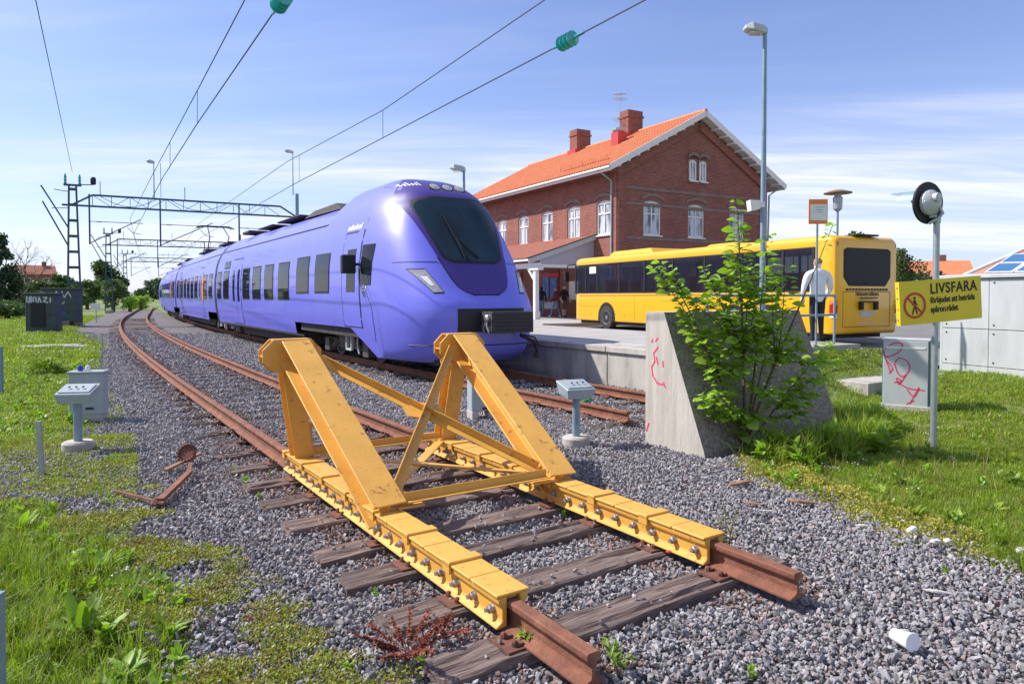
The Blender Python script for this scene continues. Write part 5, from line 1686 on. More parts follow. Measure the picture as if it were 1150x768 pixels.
# prohibition pictogram: ring, bar and walking figure
pc_ = f_ + sx_ * (al + w_ * .175) + sz_ * -.03
q = MB()
r0, r1, K = .120, .147, 36
kx = w_ / 1.10
q.grid(lambda i, j: pc_ + sx_ * (kx * (r0, r1)[i] * math.cos(2 * math.pi * j / K)) + sz_ * ((r0, r1)[i] * math.sin(2 * math.pi * j / K)) + sn_ * .002, 2, K, closed=True)
d1 = Vector((.707, -.707))
q.add([pc_ + sx_ * (kx * (a * .707 + b * .707)) + sz_ * (-a * .707 + b * .707) + sn_ * .003 for a, b in ((-.125, -.012), (.125, -.012), (.125, .012), (-.125, .012))], [(0, 1, 2, 3)])
q.build('prohibition_ring', M['signred'], bd)
q = MB()
q.add([pc_ + sx_ * (kx * (.016 * math.cos(t * .628))) + sz_ * (.082 + .016 * math.sin(t * .628)) + sn_ * .001 for t in range(10)], [tuple(range(10))])
for a, b, w2 in (((.0, .06), (.0, -.01), .03), ((.0, -.005), (.03, -.10), .016), ((.0, -.005), (-.035, -.10), .016), ((.0, .05), (.035, .0), .011), ((.0, .05), (-.032, .005), .011)):
    a, b = Vector(a), Vector(b)
    d = (b - a).normalized()
    nn = Vector((-d.y, d.x)) * w2 / 2
    q.add([pc_ + sx_ * (kx * v.x) + sz_ * v.y + sn_ * .001 for v in (a + nn, b + nn, b - nn, a - nn)], [(0, 1, 2, 3)])
q.build('walking_figure', M['ink'], bd)
q = MB()
for z in (-.18, -.06, .06, .18): q.lathe([(.008, 0), (.008, .004)], 8, Matrix.Translation(so_ + sx_ * (al - .004) + sz_ * z + sn_ * -.025) @ (-sx_).to_track_quat('Z', 'Y').to_matrix().to_4x4())
q.build('rivets', M['bolt'], bd)
# the round signal head at the pole top, seen from behind
ch_ = D(1043, 228, p0.y) - p0
axd = Vector((-math.sin(R(22)), math.cos(R(22)), .04)).normalized()
Mq = Matrix.Translation(ch_) @ axd.to_track_quat('Z', 'Y').to_matrix().to_4x4()
sig = MB().lathe([(.235, .0), (.240, .012), (.235, .025), (.0, .03)], 32, Mq)
sig.lathe([(0, -.001), (.235, 0)], 32, Mq)
sgn = sig.build('signal_disc', M['black'], sg, smooth=40)
q = MB()
q.lathe([(.145, -.012), (.145, -.05), (.10, -.10), (.05, -.12), (0, -.12)], 20, Mq @ Matrix.Translation((.02, .0, 0)))
q.lathe([(.05, -.10), (.05, -.15), (.03, -.16)], 12, Mq @ Matrix.Translation((.04, .05, 0)))
for t in range(6): q.lathe([(.016, -.03), (.016, -.07)], 8, Mq @ Matrix.Translation((.02 + .12 * math.cos(t * 1.05), .12 * math.sin(t * 1.05), 0)))
q.tube([Mq @ Vector(v) for v in ((-.03, -.05, -.11), (-.08, -.12, -.12), (-.05, -.19, -.08), (.0, -.21, -.06), (.02, -.24, -.03))], .016, 8)
q.build('signal_lamp_back', M['light_grey'], sgn, smooth=40)
q = MB()
hr = .13
q.grid(lambda i, j: Mq @ Vector((hr * math.sin(R(-85 + 17 * j)), hr * math.cos(R(-85 + 17 * j)) + .02, .03 + .42 * i * (1.0 if 2 < j < 8 else .7))), 2, 11)
hood = q.build('signal_hood', M['bluegrey'], sgn, smooth=60)
q = MB()
q.tube([tp + Vector((0, 0, -.03)), (tp + ch_) * .5 + Vector((0, -.05, -.06)), ch_ + Vector((0, -.02, -.16))], .022, 8)
q.lathe([(.042, -.05), (.042, .02)], 10, Matrix.Translation(tp))
q.build('signal_bracket', M['galv'], sgn)
# grey cabinet with pink graffiti
pk = WG(1016, 461)
pkd = R(-35)
gc = thing('utility_cabinet', 'light grey utility cabinet with pink graffiti scrawl behind the warning sign', 'cabinet', pk, pkd)
cwid, chgt = .62, D(1016, 383, pk.y).z - pk.z
MB().box((0, .18, chgt / 2 + .05), (cwid, .34, chgt - .1)).build('body', mat('cabinet_teal', (0.05, 0.13, 0.12), .6), gc, bevel=.01)
fp = MB().box((0, .002, chgt / 2 + .03), (cwid - .03, .03, chgt - .06)).build('door', M['light_grey'], gc, bevel=.006)
MB().box((0, -.008, chgt - .10), (cwid - .10, .022, .03)).build('door_trim', M['white'], fp)
MB().box((0, .18, chgt + .015), (cwid + .02, .38, .035)).build('lid', M['light_grey'], gc, bevel=.008)
MB().box((0, .17, .01), (cwid + .06, .40, .14)).build('plinth', M['concrete'], gc, bevel=.008)
gx = lambda u, v: ((u - 217) / (337 - 217) * cwid - cwid / 2, chgt * (1 - (v - 448) / 180) + .0)
ln = [[(225, 470), (245, 455), (268, 455), (262, 475), (235, 490), (224, 488), (222, 475)], [(224, 490), (240, 530)], [(228, 500), (245, 520), (236, 533)], [(250, 505), (262, 492), (282, 500), (288, 520), (272, 540), (258, 530), (250, 508)], [(280, 535), (262, 560), (256, 545), (268, 552), (250, 556)], [(262, 558), (290, 570), (325, 572)], [(282, 572), (300, 590), (312, 566), (290, 608)], [(300, 600), (283, 610)]]
def curvy(l):
    P = [Vector((p_[0], p_[1])) for p_ in l]
    o_ = []
    for i in range(len(P) - 1):
        p0_, p1_, p2_, p3_ = P[max(i - 1, 0)], P[i], P[i + 1], P[min(i + 2, len(P) - 1)]
        for k in range(5):
            t = k / 5
            o_.append(.5 * ((2 * p1_) + (p2_ - p0_) * t + (2 * p0_ - 5 * p1_ + 4 * p2_ - p3_) * t * t + (3 * p1_ - p0_ - 3 * p2_ + p3_) * t ** 3))
    return [(v.x, v.y) for v in o_ + [P[-1]]]
strokes(gc, 'graffiti', M['pink'], [curvy([gx(*p_) for p_ in l]) for l in ln], (0, -.0145, 0), (1, 0, 0), (0, 0, 1), .016, .001)
# panel-clad shed at the right edge
pw0, pw1 = WG(1058, 414), WG(1150, 424)
dv = (pw1 - pw0).normalized()
shz = min(pw0.z, pw1.z) - .05
sh = thing('metal_shed', 'pale grey flat-roofed shed clad in bolted metal panels', 'shed', (pw0.x, pw0.y, shz), math.atan2(dv.y, dv.x))
sht = D(1103, 309, pw0.lerp(pw1, .55).y).z - shz
MB().box((2.2, 1.55, sht / 2), (4.36, 3.06, sht - .04)).build('core', M['dark'], sh)
pw_, pz = [], [.0, .18, .86, sht - .06]
for i in range(5):
    for j in range(3):
        z0, z1 = pz[j], pz[j + 1]
        q = MB().box((.44 + .88 * i, 0, (z0 + z1) / 2), (.872, .05, z1 - z0 - .012))
        pn = q.build('panel', M['light_grey'], sh, bevel=.004)
        if j:
            q = MB()
            for z in (z0 + .08, z1 - .08): q.lathe([(.018, 0), (.012, .012)], 8, Matrix.Translation((.88 * i + .09, -.025, z)) @ Matrix.Rotation(R(90), 4, 'X'))
            q.build('panel_bolts', M['dark'], pn)
MB().box((-.01, 1.5, sht / 2), (.05, 3.05, sht - .02)).build('end_panel', M['light_grey'], sh)
MB().box((2.2, 1.52, sht - .02), (4.5, 3.2, .07)).build('roof', M['light_grey'], sh, bevel=.01)
# house with hipped pale tile roof and roof lights behind the shed
e0, apx = D(1083, 309, 31.0), D(1168, 260, 34.0)
hs = thing('hipped_house', 'low house with a pale pink tiled hipped roof and blue roof lights behind the shed', 'house', (e0.x, e0.y, .3), R(-33))
lz = e0.z - .3
MB().box((7.0, 6.0, lz / 2), (13.0, 11.0, lz)).build('wall', M['brick'], hs)
RZh, RW, RD = lz + 2.9, 14.0, 12.0
P = [Vector((0, 0, lz)), Vector((RW, 0, lz)), Vector((RW, RD, lz)), Vector((0, RD, lz)), Vector((5.5, RD / 2, RZh)), Vector((RW - 5.5, RD / 2, RZh))]
hr_ = MB().add(P, [(0, 1, 5, 4), (1, 2, 5), (2, 3, 4, 5), (3, 0, 4), (0, 3, 2, 1)]).build('roof', M['tile_pink'], hs)
q = MB()
for a, b in ((0, 4), (3, 4), (1, 5), (2, 5), (4, 5), (0, 1)): q.beam(P[a], P[b], .16, .12)
q.build('ridge_flashing', M['white'], hr_)
nf = (P[1] - P[0]).cross(P[4] - P[0]).normalized()
up_ = (nf.cross(P[1] - P[0])).normalized()
M['rooflight'] = mat('blue_roof_light_glass', (0.05, 0.16, 0.34), .05, spec=.9)
for i in range(7):
    for j in range(2):
        o = P[0] + Vector((.75 + 1.05 * i, 0, 0)) + up_ * (.12 + 1.0 * j) + nf * .03 + Vector((.55 * j, 0, 0))
        fr = MB().plate([(0, 0), (1.0, 0), (1.0 + .5, .95), (.5, .95)], o, (1, 0, 0), up_, .05).build('roof_light', M['white'], hr_)
        MB().plate([(.08, .06), (.94, .06), (1.38, .89), (.54, .89)], o + nf * .045, (1, 0, 0), up_, .012).build('pane', M['rooflight'], fr)
# distant houses
def house(label, px, y, wd_, dp, hz, rz_h, rz=0.0, wallm=None, roofm=None, px_base=335):
    c = D(px, px_base, y)
    h_ = thing('house', label, 'house', (c.x, c.y, .0), rz)
    MB().box((0, 0, hz / 2), (wd_, dp, hz)).build('wall', wallm or M['brick'], h_)
    a, b = wd_ / 2 + .4, dp / 2 + .4
    rf = MB().add([(-a, -b, hz), (a, -b, hz), (a, b, hz), (-a, b, hz), (-a, 0, hz + rz_h), (a, 0, hz + rz_h)], [(0, 1, 5, 4), (2, 3, 4, 5), (0, 4, 3), (1, 2, 5), (0, 3, 2, 1)]).build('roof', roofm or M['tile'], h_)
    MB().box((wd_ * .25, .3, hz + rz_h), (.8, .8, 1.6)).build('chimney', M['brick'], rf)
    n = max(2, int(wd_ / 3))
    for i in range(n):
        for z in ([1.5] if hz < 5 else [1.5, 4.4, 7.0][:int(hz // 2.8)]):
            w = MB().box((-wd_ / 2 + wd_ * (i + .5) / n, -dp / 2 - .02, z + .5), (1.1, .08, 1.3)).build('window', M['white'], h_)
            MB().box((-wd_ / 2 + wd_ * (i + .5) / n, -dp / 2 - .05, z + .5), (.9, .06, 1.1)).build('pane', M['glass'], w)
    return h_
house('long house with orange tiled roof showing beyond the bus rear', 1032, 95, 11, 8, 3.6, 2.9, R(-20))
house('small red-roofed house with a chimney beyond the warning sign', 1068, 110, 7, 7, 3.6, 2.4, R(10))
house('three-storey brick house with reddish roof among the trees at the left', 40, 150, 6.5, 6, 6.4, 2.0, R(40), roofm=M['tile_old'])
# railing and bus-stop post at the platform end
def LP(s, n, z=ZP): return T(s, n, z)
rl_ = thing('railing', 'blue-grey tubular railing across the end of the platform', 'railing', LP(8.15, 13.2), H)
for n in (0, -1.9, -3.8):
    MB().tube([(n, 0, 0), (n, 0, .99)], .024, 8).build('post', M['bluegrey'], rl_)
for z in (.99, .60): MB().tube([(-3.85, 0, z), (.03, 0, z)], .024, 8).build('rail', M['bluegrey'], rl_)
pbs = D(918, 238, 13.6)
bsn = thing('bus_stop_sign', 'orange and white bus-stop sign on a thin pole in front of the man', 'bus stop sign', (pbs.x, pbs.y, ZP))
zs_ = pbs.z - ZP
MB().tube([(0, 0, 0), (0, 0, zs_ + .2)], .022, 8).build('pole', M['bluegrey'], bsn)
bp_ = MB().box((0, -.03, zs_), (.37, .02, .48)).build('plate', M['orange'], bsn, bevel=.004)
MB().box((.005, -.043, zs_ - .015), (.32, .008, .31)).build('timetable_panel', M['white'], bp_)
q = MB()
for k in range(3): q.box((.03, -.0485, zs_ + .085 - .05 * k), (.18 - .04 * k, .004, .012))
q.build('print_lines', M['cab_grey'], bp_)
# ================================================================== left side: relay cabinets, boxes, posts
def stake(label, px, pyb, pyt, w, d, m, lean=0.0, name='stake'):
    b = W(px, pyb, -.05)
    t = D(px, pyt, b.y)
    o = thing(name, label, 'post', b)
    MB().beam((0, 0, -.1), (lean, 0, t.z - b.z), w, d, up=(0, 1, 0)).build('shaft', m, o, bevel=.003)
    MB().box((lean, 0, t.z - b.z + .004), (w * 1.08, d * 1.08, .012)).build('cap', m, o)
    return o
stake('slim weathered stake in the moss beside the left lamp box', 48, 537, 474, .045, .03, M['galv'], -.03)
stake('grey post in the lawn left of the leafy clump', 1.5, 442, 390, .055, .055, M['bluegrey'])
stake('dark post in the tall grass at the meadow edge', 0, 800, 668, .035, .04, M['bluegrey'])
sg2 = W(108, 362, -.05)
t2 = thing('small_sign', 'small white plate sign on a thin post near the second portal', 'sign', sg2)
MB().tube([(0, 0, 0), (0, 0, 1.0)], .03, 6).build('post', M['galv'], t2)
MB().box((0, -.04, 1.05), (.6, .03, .45)).build('plate', M['white'], t2)
def relay(label, pxc, pyb, pxw, pyt, dp, tags, vent=None, legs=0.0):
    b = W(pxc, pyb, -.05)
    wd_ = pxw * b.y / FPX
    ht = D(pxc, pyt, b.y).z - b.z
    o = thing('relay_cabinet', label, 'cabinet', b, R(16))
    MB().box((0, dp / 2, (ht + legs) / 2), (wd_, dp, ht - legs)).build('body', M['relay'], o, bevel=.02)
    MB().box((0, dp / 2, ht + .04), (wd_ + .12, dp + .12, .09)).build('lid', M['relay'], o, bevel=.01)
    MB().box((0, dp / 2, legs / 2 + .03), (wd_ + .1 if not legs else wd_ * .5, dp + .1, legs + .12)).build('plinth', M['concrete_old'], o)
    if vent: MB().box((vent[0] * wd_, -.02, ht * .47), (vent[1] * wd_, .08, ht * .62)).build('door_recess', M['black'], o)
    for m, lines in tags: stuff(strokes(o, 'graffiti', m, [[(u * wd_ - wd_ / 2, v * ht) for u, v in l] for l in lines], (0, -.003, 0), (1, 0, 0), (0, 0, 1), .055, .003))
    return o
M['relay'] = mat('dark_grey_green_cabinet', (0.07, 0.10, 0.09), .7, col2=(0.045, .06, .06), ns=3)
relay('dark relay cabinet with an open black recess and pale tag along its top', 46, 374, 30, 331, .9, [(M['tag_white'], [[(.06, .95), (.06, .82), (.14, .80), (.15, .95)], [(.2, .95), (.2, .80)], [(.27, .82), (.27, .93), (.36, .93), (.36, .82)], [(.42, .80), (.46, .94), (.52, .80)], [(.6, .93), (.72, .93), (.6, .82), (.74, .80)], [(.82, .80), (.83, .92)]])], (-.08, .45))
relay('dark relay cabinet with white and blue tags beside the lattice mast', 68, 367, 36, 325, .8, [(M['tag_white'], [[(.05, .92), (.1, .76), (.2, .76), (.25, .9)], [(.3, .78), (.4, .95), (.5, .78), (.35, .84)], [(.55, .95), (.62, .78), (.72, .94), (.8, .8)], [(.2, .6), (.35, .66), (.5, .58), (.62, .66)], [(.1, .3), (.2, .22), (.3, .3), (.42, .2)]]), (M['tag_blue'], [[(.12, .42), (.3, .5), (.55, .42), (.62, .36)], [(.1, .36), (.35, .40), (.6, .30)], [(.15, .33), (.5, .36)], [(.2, .45), (.5, .47)]])], None, .25)
def box_cab(label, pxc, pyb, w, dp, h, rz, lamps=False, feet=False):
    b = W(pxc, pyb, -.04)
    o = thing('equipment_box', label, 'equipment box', b, rz)
    z0 = .12 if feet else .10
    MB().box((0, dp / 2, z0 + (h - z0) / 2), (w, dp, h - z0)).build('body', M['cab_grey'], o, bevel=.008)
    MB().box((0, dp / 2, h + .012), (w + .03, dp + .03, .028)).build('lid', M['cab_grey'], o, bevel=.006)
    if feet:
        for sx in (-1, 1): MB().box((sx * w * .36, dp / 2, z0 / 2 - .02), (w * .28, dp * 1.1, z0 + .04)).build('foot', M['concrete'], o, bevel=.008)
    else: MB().box((.03, dp / 2, z0 / 2 - .02), (w * .8, dp * .9, z0 + .04)).build('plinth', M['concrete'], o)
    MB().box((w * .1, -.004, h * .28), (.10, .012, .03)).build('latch', M['dark'], o)
    if lamps:
        for x, m in ((-.09, M['blue']), (.0, M['white'])): MB().lathe([(.034, h + .02), (.034, h + .075), (.020, h + .10), (0, h + .105)], 12, Matrix.Translation((x, dp * .4, 0))).build('lamp_cap', m, o, smooth=40)
    return o
box_cab('grey equipment box with blue and white caps on top, behind a lamp box post', 97, 474, .43, .22, .67, R(14), True)
box_cab('grey equipment box on concrete feet behind the right leg of the buffer stop', 543, 471, .34, .24, .56, R(20), False, True)
def dwarf(label, pxb, pyb, pyt, rz):
    b = W(pxb, pyb, -.03)
    h = D(pxb, pyt, b.y).z - b.z
    o = thing('track_lamp_box', label, 'track lamp', b, rz)
    MB().lathe([(.16, -.05), (.16, .09), (.14, .11), (0, .11)], 20).build('concrete_foot', M['concrete'], o, smooth=40)
    MB().tube([(0, 0, .08), (0, 0, h - .09)], .044, 12).build('post', M['bluegrey'], o, smooth=40)
    q = MB()
    hw, d0, d1 = .185, -.14, .16
    zf, zb_ = h - .03, h + .055
    q.add([(-hw * .86, d0 + .03, h - .14), (hw * .86, d0 + .03, h - .14), (hw * .86, d1 - .03, h - .10), (-hw * .86, d1 - .03, h - .10), (-hw, d0, zf), (hw, d0, zf), (hw, d1, zb_), (-hw, d1, zb_)], [(0, 3, 2, 1), (4, 5, 6, 7), (0, 1, 5, 4), (1, 2, 6, 5), (2, 3, 7, 6), (3, 0, 4, 7)])
    hd = q.build('lamp_housing', M['cab_grey'], o, bevel=.008)
    nrm = Vector((0, zf - zb_, d1 - d0)).normalized()
    tv = Vector((0, d1 - d0, zb_ - zf)).normalized()
    MB().plate([(-hw + .03, .04), (hw - .03, .04), (hw - .03, .26), (-hw + .03, .26)], Vector((0, d0, zf)) + nrm * .001, (1, 0, 0), tv, .012).build('cover', M['cab_grey'], hd)
    q = MB()
    for k in range(3): q.lathe([(.014, 0), (.010, .016)], 8, Matrix.Translation(Vector((-.07 + .07 * k, d0 + .12, zf + .05)) + nrm * .012))
    q.build('screws', M['rust_dark'], hd)
    return o
dwarf('tilted grey lamp box on a blue-grey post in front of the equipment box', 88, 506, 438, R(10))
dwarf('tilted grey lamp box on a blue-grey post between buffer stop and concrete block', 647, 500, 433, R(24))
sb = W(62, 391, -.05)
o = thing('concrete_slab', 'pale concrete slab lying in the lawn near the relay cabinets', 'slab', sb, R(5))
MB().box((0, 0, .03), (2.1, .5, .12)).build('slab', M['concrete'], o, bevel=.02)
MB().box((.2, .05, .105), (1.2, .3, .03)).build('cover', M['light_grey'], o, bevel=.01)
# ================================================================== litter and scrap
sc = W(170, 545, -.02)
o = thing('scrap_lever', 'bent rusty point-lever scrap lying on the ballast by the moss', 'scrap metal', sc)
def Wl(px, py, z): return W(px, py, z) - sc
q = MB()
q.beam(Wl(214, 520, .10), Wl(212, 531, .06), .035, .02)
q.beam(Wl(213, 530, .06), Wl(180, 562, .05), .05, .035)
q.build('arm', M['rust'], o)
q = MB()
q.beam(Wl(184, 565, .04), Wl(129, 551, .03), .022, .016)
q.build('rod', M['rust'], o)
MB().lathe([(.0, .0), (.055, .0), (.06, .03), (.03, .075), (0, .075)], 9, Matrix.Translation(Wl(178, 568, -.01))).build('pivot', M['rust_dark'], o)
q = MB()
Mq = Matrix.Translation(Wl(210, 509, .11)) @ Matrix.Rotation(R(60), 4, 'X')
for k in range(16):
    a = k * .3927
    q.tube([Mq @ Vector((.085 * math.cos(a), .085 * math.sin(a), .0)), Mq @ Vector((.085 * math.cos(a + .5), .085 * math.sin(a + .5), .02))], .016, 5)
q.lathe([(.08, -.012), (.08, .012)], 12, Mq)
q.build('wheel', M['rust_dark'], o)
q = MB()
q.beam(Wl(225, 509, .06), Wl(185, 528, .02), .045, .02)
q.build('wood_strip', M['plank'], o)
cupp = W(1014, 722, 0.0)
o = thing('paper_cup', 'white paper cup lying on its side in the ballast', 'cup', (cupp.x, cupp.y, .025))
ax2 = Vector((.25, -.85, .10)).normalized()
Mq = ax2.to_track_quat('Z', 'Y').to_matrix().to_4x4()
MB().lathe([(.0, -.055), (.030, -.055), (.042, .055), (.044, .058), (.041, .056), (.029, -.05), (0, -.05)], 20, Mq).build('cup_wall', M['cup'], o, smooth=40)
MB().lathe([(.0435, .052), (.0465, .056), (.0435, .060)], 20, Mq).build('rim', M['cup'], o, smooth=40)
q = MB()
q.grid(lambda i, j: Mq @ Vector(((.0378 + .0006) * math.cos(.9 + .18 * j), (.0378 + .0006) * math.sin(.9 + .18 * j), .0 + .02 * i)), 2, 6)
q.build('cup_print', M['cab_grey'], o)
def junk(name, label, px, py, m, dims, rz, cat, z=.02, n=None):
    p = W(px, py, z)
    q = MB()
    r = random.Random(int(px))
    nx = 6
    def fn(i, j):
        a = 2 * math.pi * j / 6 + .3
        u = -1 + 2 * i / nx
        k = (1 - abs(u) ** 3 * .6) * r.uniform(.75, 1.1)
        return (u * dims[0] / 2, math.cos(a) * dims[1] / 2 * k + .06 * dims[0] * math.sin(u * 2), math.sin(a) * dims[2] / 2 * k)
    q.grid(fn, nx + 1, 6, closed=True)
    q.f += [tuple(range(6)), tuple(range(nx * 6, nx * 6 + 6))]
    q.m += [0, 0]
    o = q.build(name, m)
    o.location = p
    o.rotation_euler = (r.uniform(-.1, .1), r.uniform(-.1, .1), rz)
    return tag(o, label, cat)
M['bone'] = mat('weathered_white', (0.62, 0.58, 0.53), .9, col2=(.5, .46, .42), ns=20)
junk('plank_piece', 'rotten brown plank piece at the grass edge below the shrub', 832, 542, M['plank'], (.32, .08, .04), .5, 'plank')
junk('plank_piece', 'short brown splinter of plank on the open ballast', 845, 565, M['plank'], (.14, .04, .02), -.5, 'plank')
junk('plank_piece', 'reddish board piece half under the yellow stonecrop', 901, 563, M['plank'], (.22, .07, .03), -.2, 'plank')
junk('twig', 'thin pale twig pointing away from the splinter', 862, 573, M['bone'], (.13, .010, .010), -.55, 'twig')
junk('twig', 'pale stick lying alone near the paper cup', 1053, 664, M['bone'], (.15, .022, .018), -.35, 'twig', .03)
junk('crumpled_tissue', 'crumpled white tissue at the stonecrop edge', 1024, 594, M['cup'], (.10, .05, .04), .4, 'litter', .03)
junk('crumpled_tissue', 'pale crumpled wrapper with a stalk on the ballast', 968, 590, M['bone'], (.09, .025, .02), -.4, 'litter', .03)
junk('pale_stone', 'larger pale flat stone beside a smaller one at the grass edge', 1051, 608, M['bone'], (.09, .065, .04), .1, 'stone', .02)
junk('pale_stone', 'smaller pale stone touching the larger pale flat one', 1064, 607, M['bone'], (.06, .055, .035), .5, 'stone', .02)
junk('pale_stone', 'whitish stone half buried where grass meets ballast far from the others', 1146, 618, M['bone'], (.09, .07, .04), .3, 'stone', .02)
junk('red_plastic_piece', 'bright red plastic piece on a sleeper by the right rail', 752, 619, M['redbit'] if 'redbit' in M else M.setdefault('redbit', mat('red_plastic', (.62, .03, .04), .4)), (.055, .04, .02), .2, 'litter', .03)
junk('bottle_piece', 'green bottle piece between the rails by the lamp box post', 659, 450, M.setdefault('greenbit', mat('green_plastic', (.01, .28, .08), .2)), (.12, .06, .06), .1, 'litter', .06)
# ================================================================== people
def person(label, base, h, rz, joints, parts, hair, hairm, headturn=0.0):
    """joints: name -> (x, y, z) in units of body height, y forward; parts: list of (a, b, material index, ra, rb)"""
    o = thing('person', label, 'person', base, rz)
    names = []
    vs, rs, ed, mt_ = [], [], [], []
    idx = {}
    def v(n):
        if n not in idx:
            idx[n] = len(vs)
            vs.append(Vector(joints[n][:3]) * h)
            rs.append(joints[n][3] * h)
        return idx[n]
    segs = []
    for a, b, m in parts:
        ed.append((v(a), v(b)))
        segs.append((Vector(joints[a][:3]) * h, Vector(joints[b][:3]) * h, m, (joints[a][3] + joints[b][3]) * h / 2))
    me = bpy.data.meshes.new('body')
    me.from_pydata(vs, ed, [])
    tmp = bpy.data.objects.new('tmp_body', me)
    COL.objects.link(tmp)
    sk = tmp.modifiers.new('skin', 'SKIN')
    sk.use_smooth_shade = True
    if not me.skin_vertices: me.attributes.new('skin', 'FLOAT', 'POINT') if False else None
    if not me.skin_vertices:
        bpy.context.view_layer.objects.active = tmp
        tmp.modifiers.remove(sk)
        bpy.ops.object.select_all(action='DESELECT')
        tmp.select_set(True)
        bpy.ops.object.modifier_add(type='SKIN')
        tmp.modifiers[0].use_smooth_shade = True
    for i, sv in enumerate(me.skin_vertices[0].data):
        n = [k for k, q in idx.items() if q == i][0]
        j = joints[n]
        sv.radius = (j[3] * h, (j[4] if len(j) > 4 else j[3]) * h)
        sv.use_root = (n == 'pelvis')
    sb_ = tmp.modifiers.new('sub', 'SUBSURF')
    sb_.levels = sb_.render_levels = 2
    dg = bpy.context.evaluated_depsgraph_get()
    m2 = bpy.data.meshes.new_from_object(tmp.evaluated_get(dg))
    bpy.data.objects.remove(tmp)
    m2.materials.clear()
    ms = person_mats[label]
    for m in ms: m2.materials.append(m)
    for f in m2.polygons:
        c = f.center
        best, bi = 1e9, 0
        for a, b, m, r in segs:
            d = b - a
            t = max(0, min(1, (c - a).dot(d) / (d.length_squared + 1e-9)))
            q = (c - a - d * t).length / r
            if q < best: best, bi = q, m
        f.material_index = bi
        f.use_smooth = True
    put('body', m2, o)
    hc = Vector(joints['head'][:3]) * h
    rr = joints['head'][3] * h
    q = MB()
    def hf(i, j):
        th, ph = R(4 + 88 * i / 7), 2 * math.pi * j / 16
        k = 1.13 + (0.10 if hair == 'long' and math.cos(ph) < .2 else 0)
        zl = math.cos(th) * (1.25 if hair != 'long' else 1.2)
        if hair == 'long' and i == 7: zl = -1.3 if math.sin(ph) < .3 else -.1
        if hair == 'short' and i >= 6 and math.sin(ph) > .25: zl = max(zl, .45)
        return hc + Vector((math.sin(th) * math.cos(ph) * rr * k, math.sin(th) * math.sin(ph) * rr * k * 1.12 - .01 * h, rr * (.22 + zl)))
    if hair != 'none':
        q.grid(hf, 8, 16, closed=True)
        q.build('hair', hairm, o, smooth=60)
    q = MB()                              # nose and ears
    fwd = .105 if True else 0
    q.lathe([(.010 * h, 0), (.0, .016 * h)], 6, Matrix.Translation(hc + Vector((0, rr * 1.08, -.004 * h))) @ Matrix.Rotation(R(-90), 4, 'X'))
    for sx in (-1, 1): q.lathe([(.004 * h, -.006 * h), (.013 * h, 0), (.004 * h, .006 * h)], 8, Matrix.Translation(hc + Vector((sx * rr * 1.08, -.005 * h, 0))) @ Matrix.Rotation(R(90), 4, 'Y'))
    q.build('face_features', M['skin'], o, smooth=60)
    return o
def base_joints(stride=0.0, armf=(0.0, 0.0), elbow=(0.05, 0.05), fem=False):
    sh = .112 if not fem else .10
    J = {'pelvis': (0, 0, .53, .078, .058), 'waist': (0, 0, .61, .073, .055), 'chest': (0, -.005, .725, .092, .062), 'neckb': (0, -.005, .815, .055, .045), 'neck': (0, .0, .855, .032, .034), 'head': (0, .01, .925, .044, .056), 'crown': (0, .005, .965, .036, .044)}
    for i, sx in enumerate((-1, 1)):
        st_ = stride * sx
        J.update({'hip%d' % i: (sx * .05, 0, .49, .052, .056), 'knee%d' % i: (sx * .055, st_ * .5 + .012, .285, .036, .038), 'ank%d' % i: (sx * .055, st_, .055, .024, .026), 'toe%d' % i: (sx * .062, st_ + .085, .022, .024, .018), 'heel%d' % i: (sx * .055, st_ - .015, .024, .022, .02),
                  'sho%d' % i: (sx * sh, -.005, .79, .042, .042), 'elb%d' % i: (sx * (sh + .035), armf[i] * .5 - .01, .635, .029, .03), 'wri%d' % i: (sx * (sh + .02), armf[i] + elbow[i], .505 + abs(armf[i]) * .6, .018, .02), 'hand%d' % i: (sx * (sh + .012), armf[i] + elbow[i] + .02, .465 + abs(armf[i]) * .7, .018, .024), 'fin%d' % i: (sx * (sh + .005), armf[i] + elbow[i] + .03, .43 + abs(armf[i]) * .75, .010, .018)})
    return J
def base_parts(short=False, sleeves=True, tr_=2, top=1, skin=0, shoe=3):
    P = [('pelvis', 'waist', top), ('waist', 'chest', top), ('chest', 'neckb', top), ('neckb', 'neck', skin), ('neck', 'head', skin), ('head', 'crown', skin)]
    for i in (0, 1):
        i = str(i)
        P += [('pelvis', 'hip' + i, tr_), ('hip' + i, 'knee' + i, tr_), ('knee' + i, 'ank' + i, skin if short else tr_), ('ank' + i, 'toe' + i, shoe), ('ank' + i, 'heel' + i, shoe),
              ('neckb', 'sho' + i, top), ('sho' + i, 'elb' + i, top), ('elb' + i, 'wri' + i, top if sleeves else skin), ('wri' + i, 'hand' + i, skin), ('hand' + i, 'fin' + i, skin)]
    return P
L1 = 'man in a white shirt and dark trousers seen from behind at the bus'
L2 = 'person in a dark top and blue jeans facing the station door'
L3 = 'person in a maroon sweater and light jeans walking under the canopy'
L4 = 'bald person in a black top and olive shorts by the bus front'
person_mats = {L1: [M['skin'], M['shirt'], M['trousers'], M['blackcloth']], L2: [M['skin'], M['blackcloth'], M['jeans'], M['blackcloth']], L3: [M['skin'], M['maroon'], M['jeans'], M['white']], L4: [M['skin'], M['blackcloth'], M['khaki'], M['blackcloth']]}
pm = D(918, 340, 14.6)
JM = base_joints(.0, (.02, .03), (.03, .05))
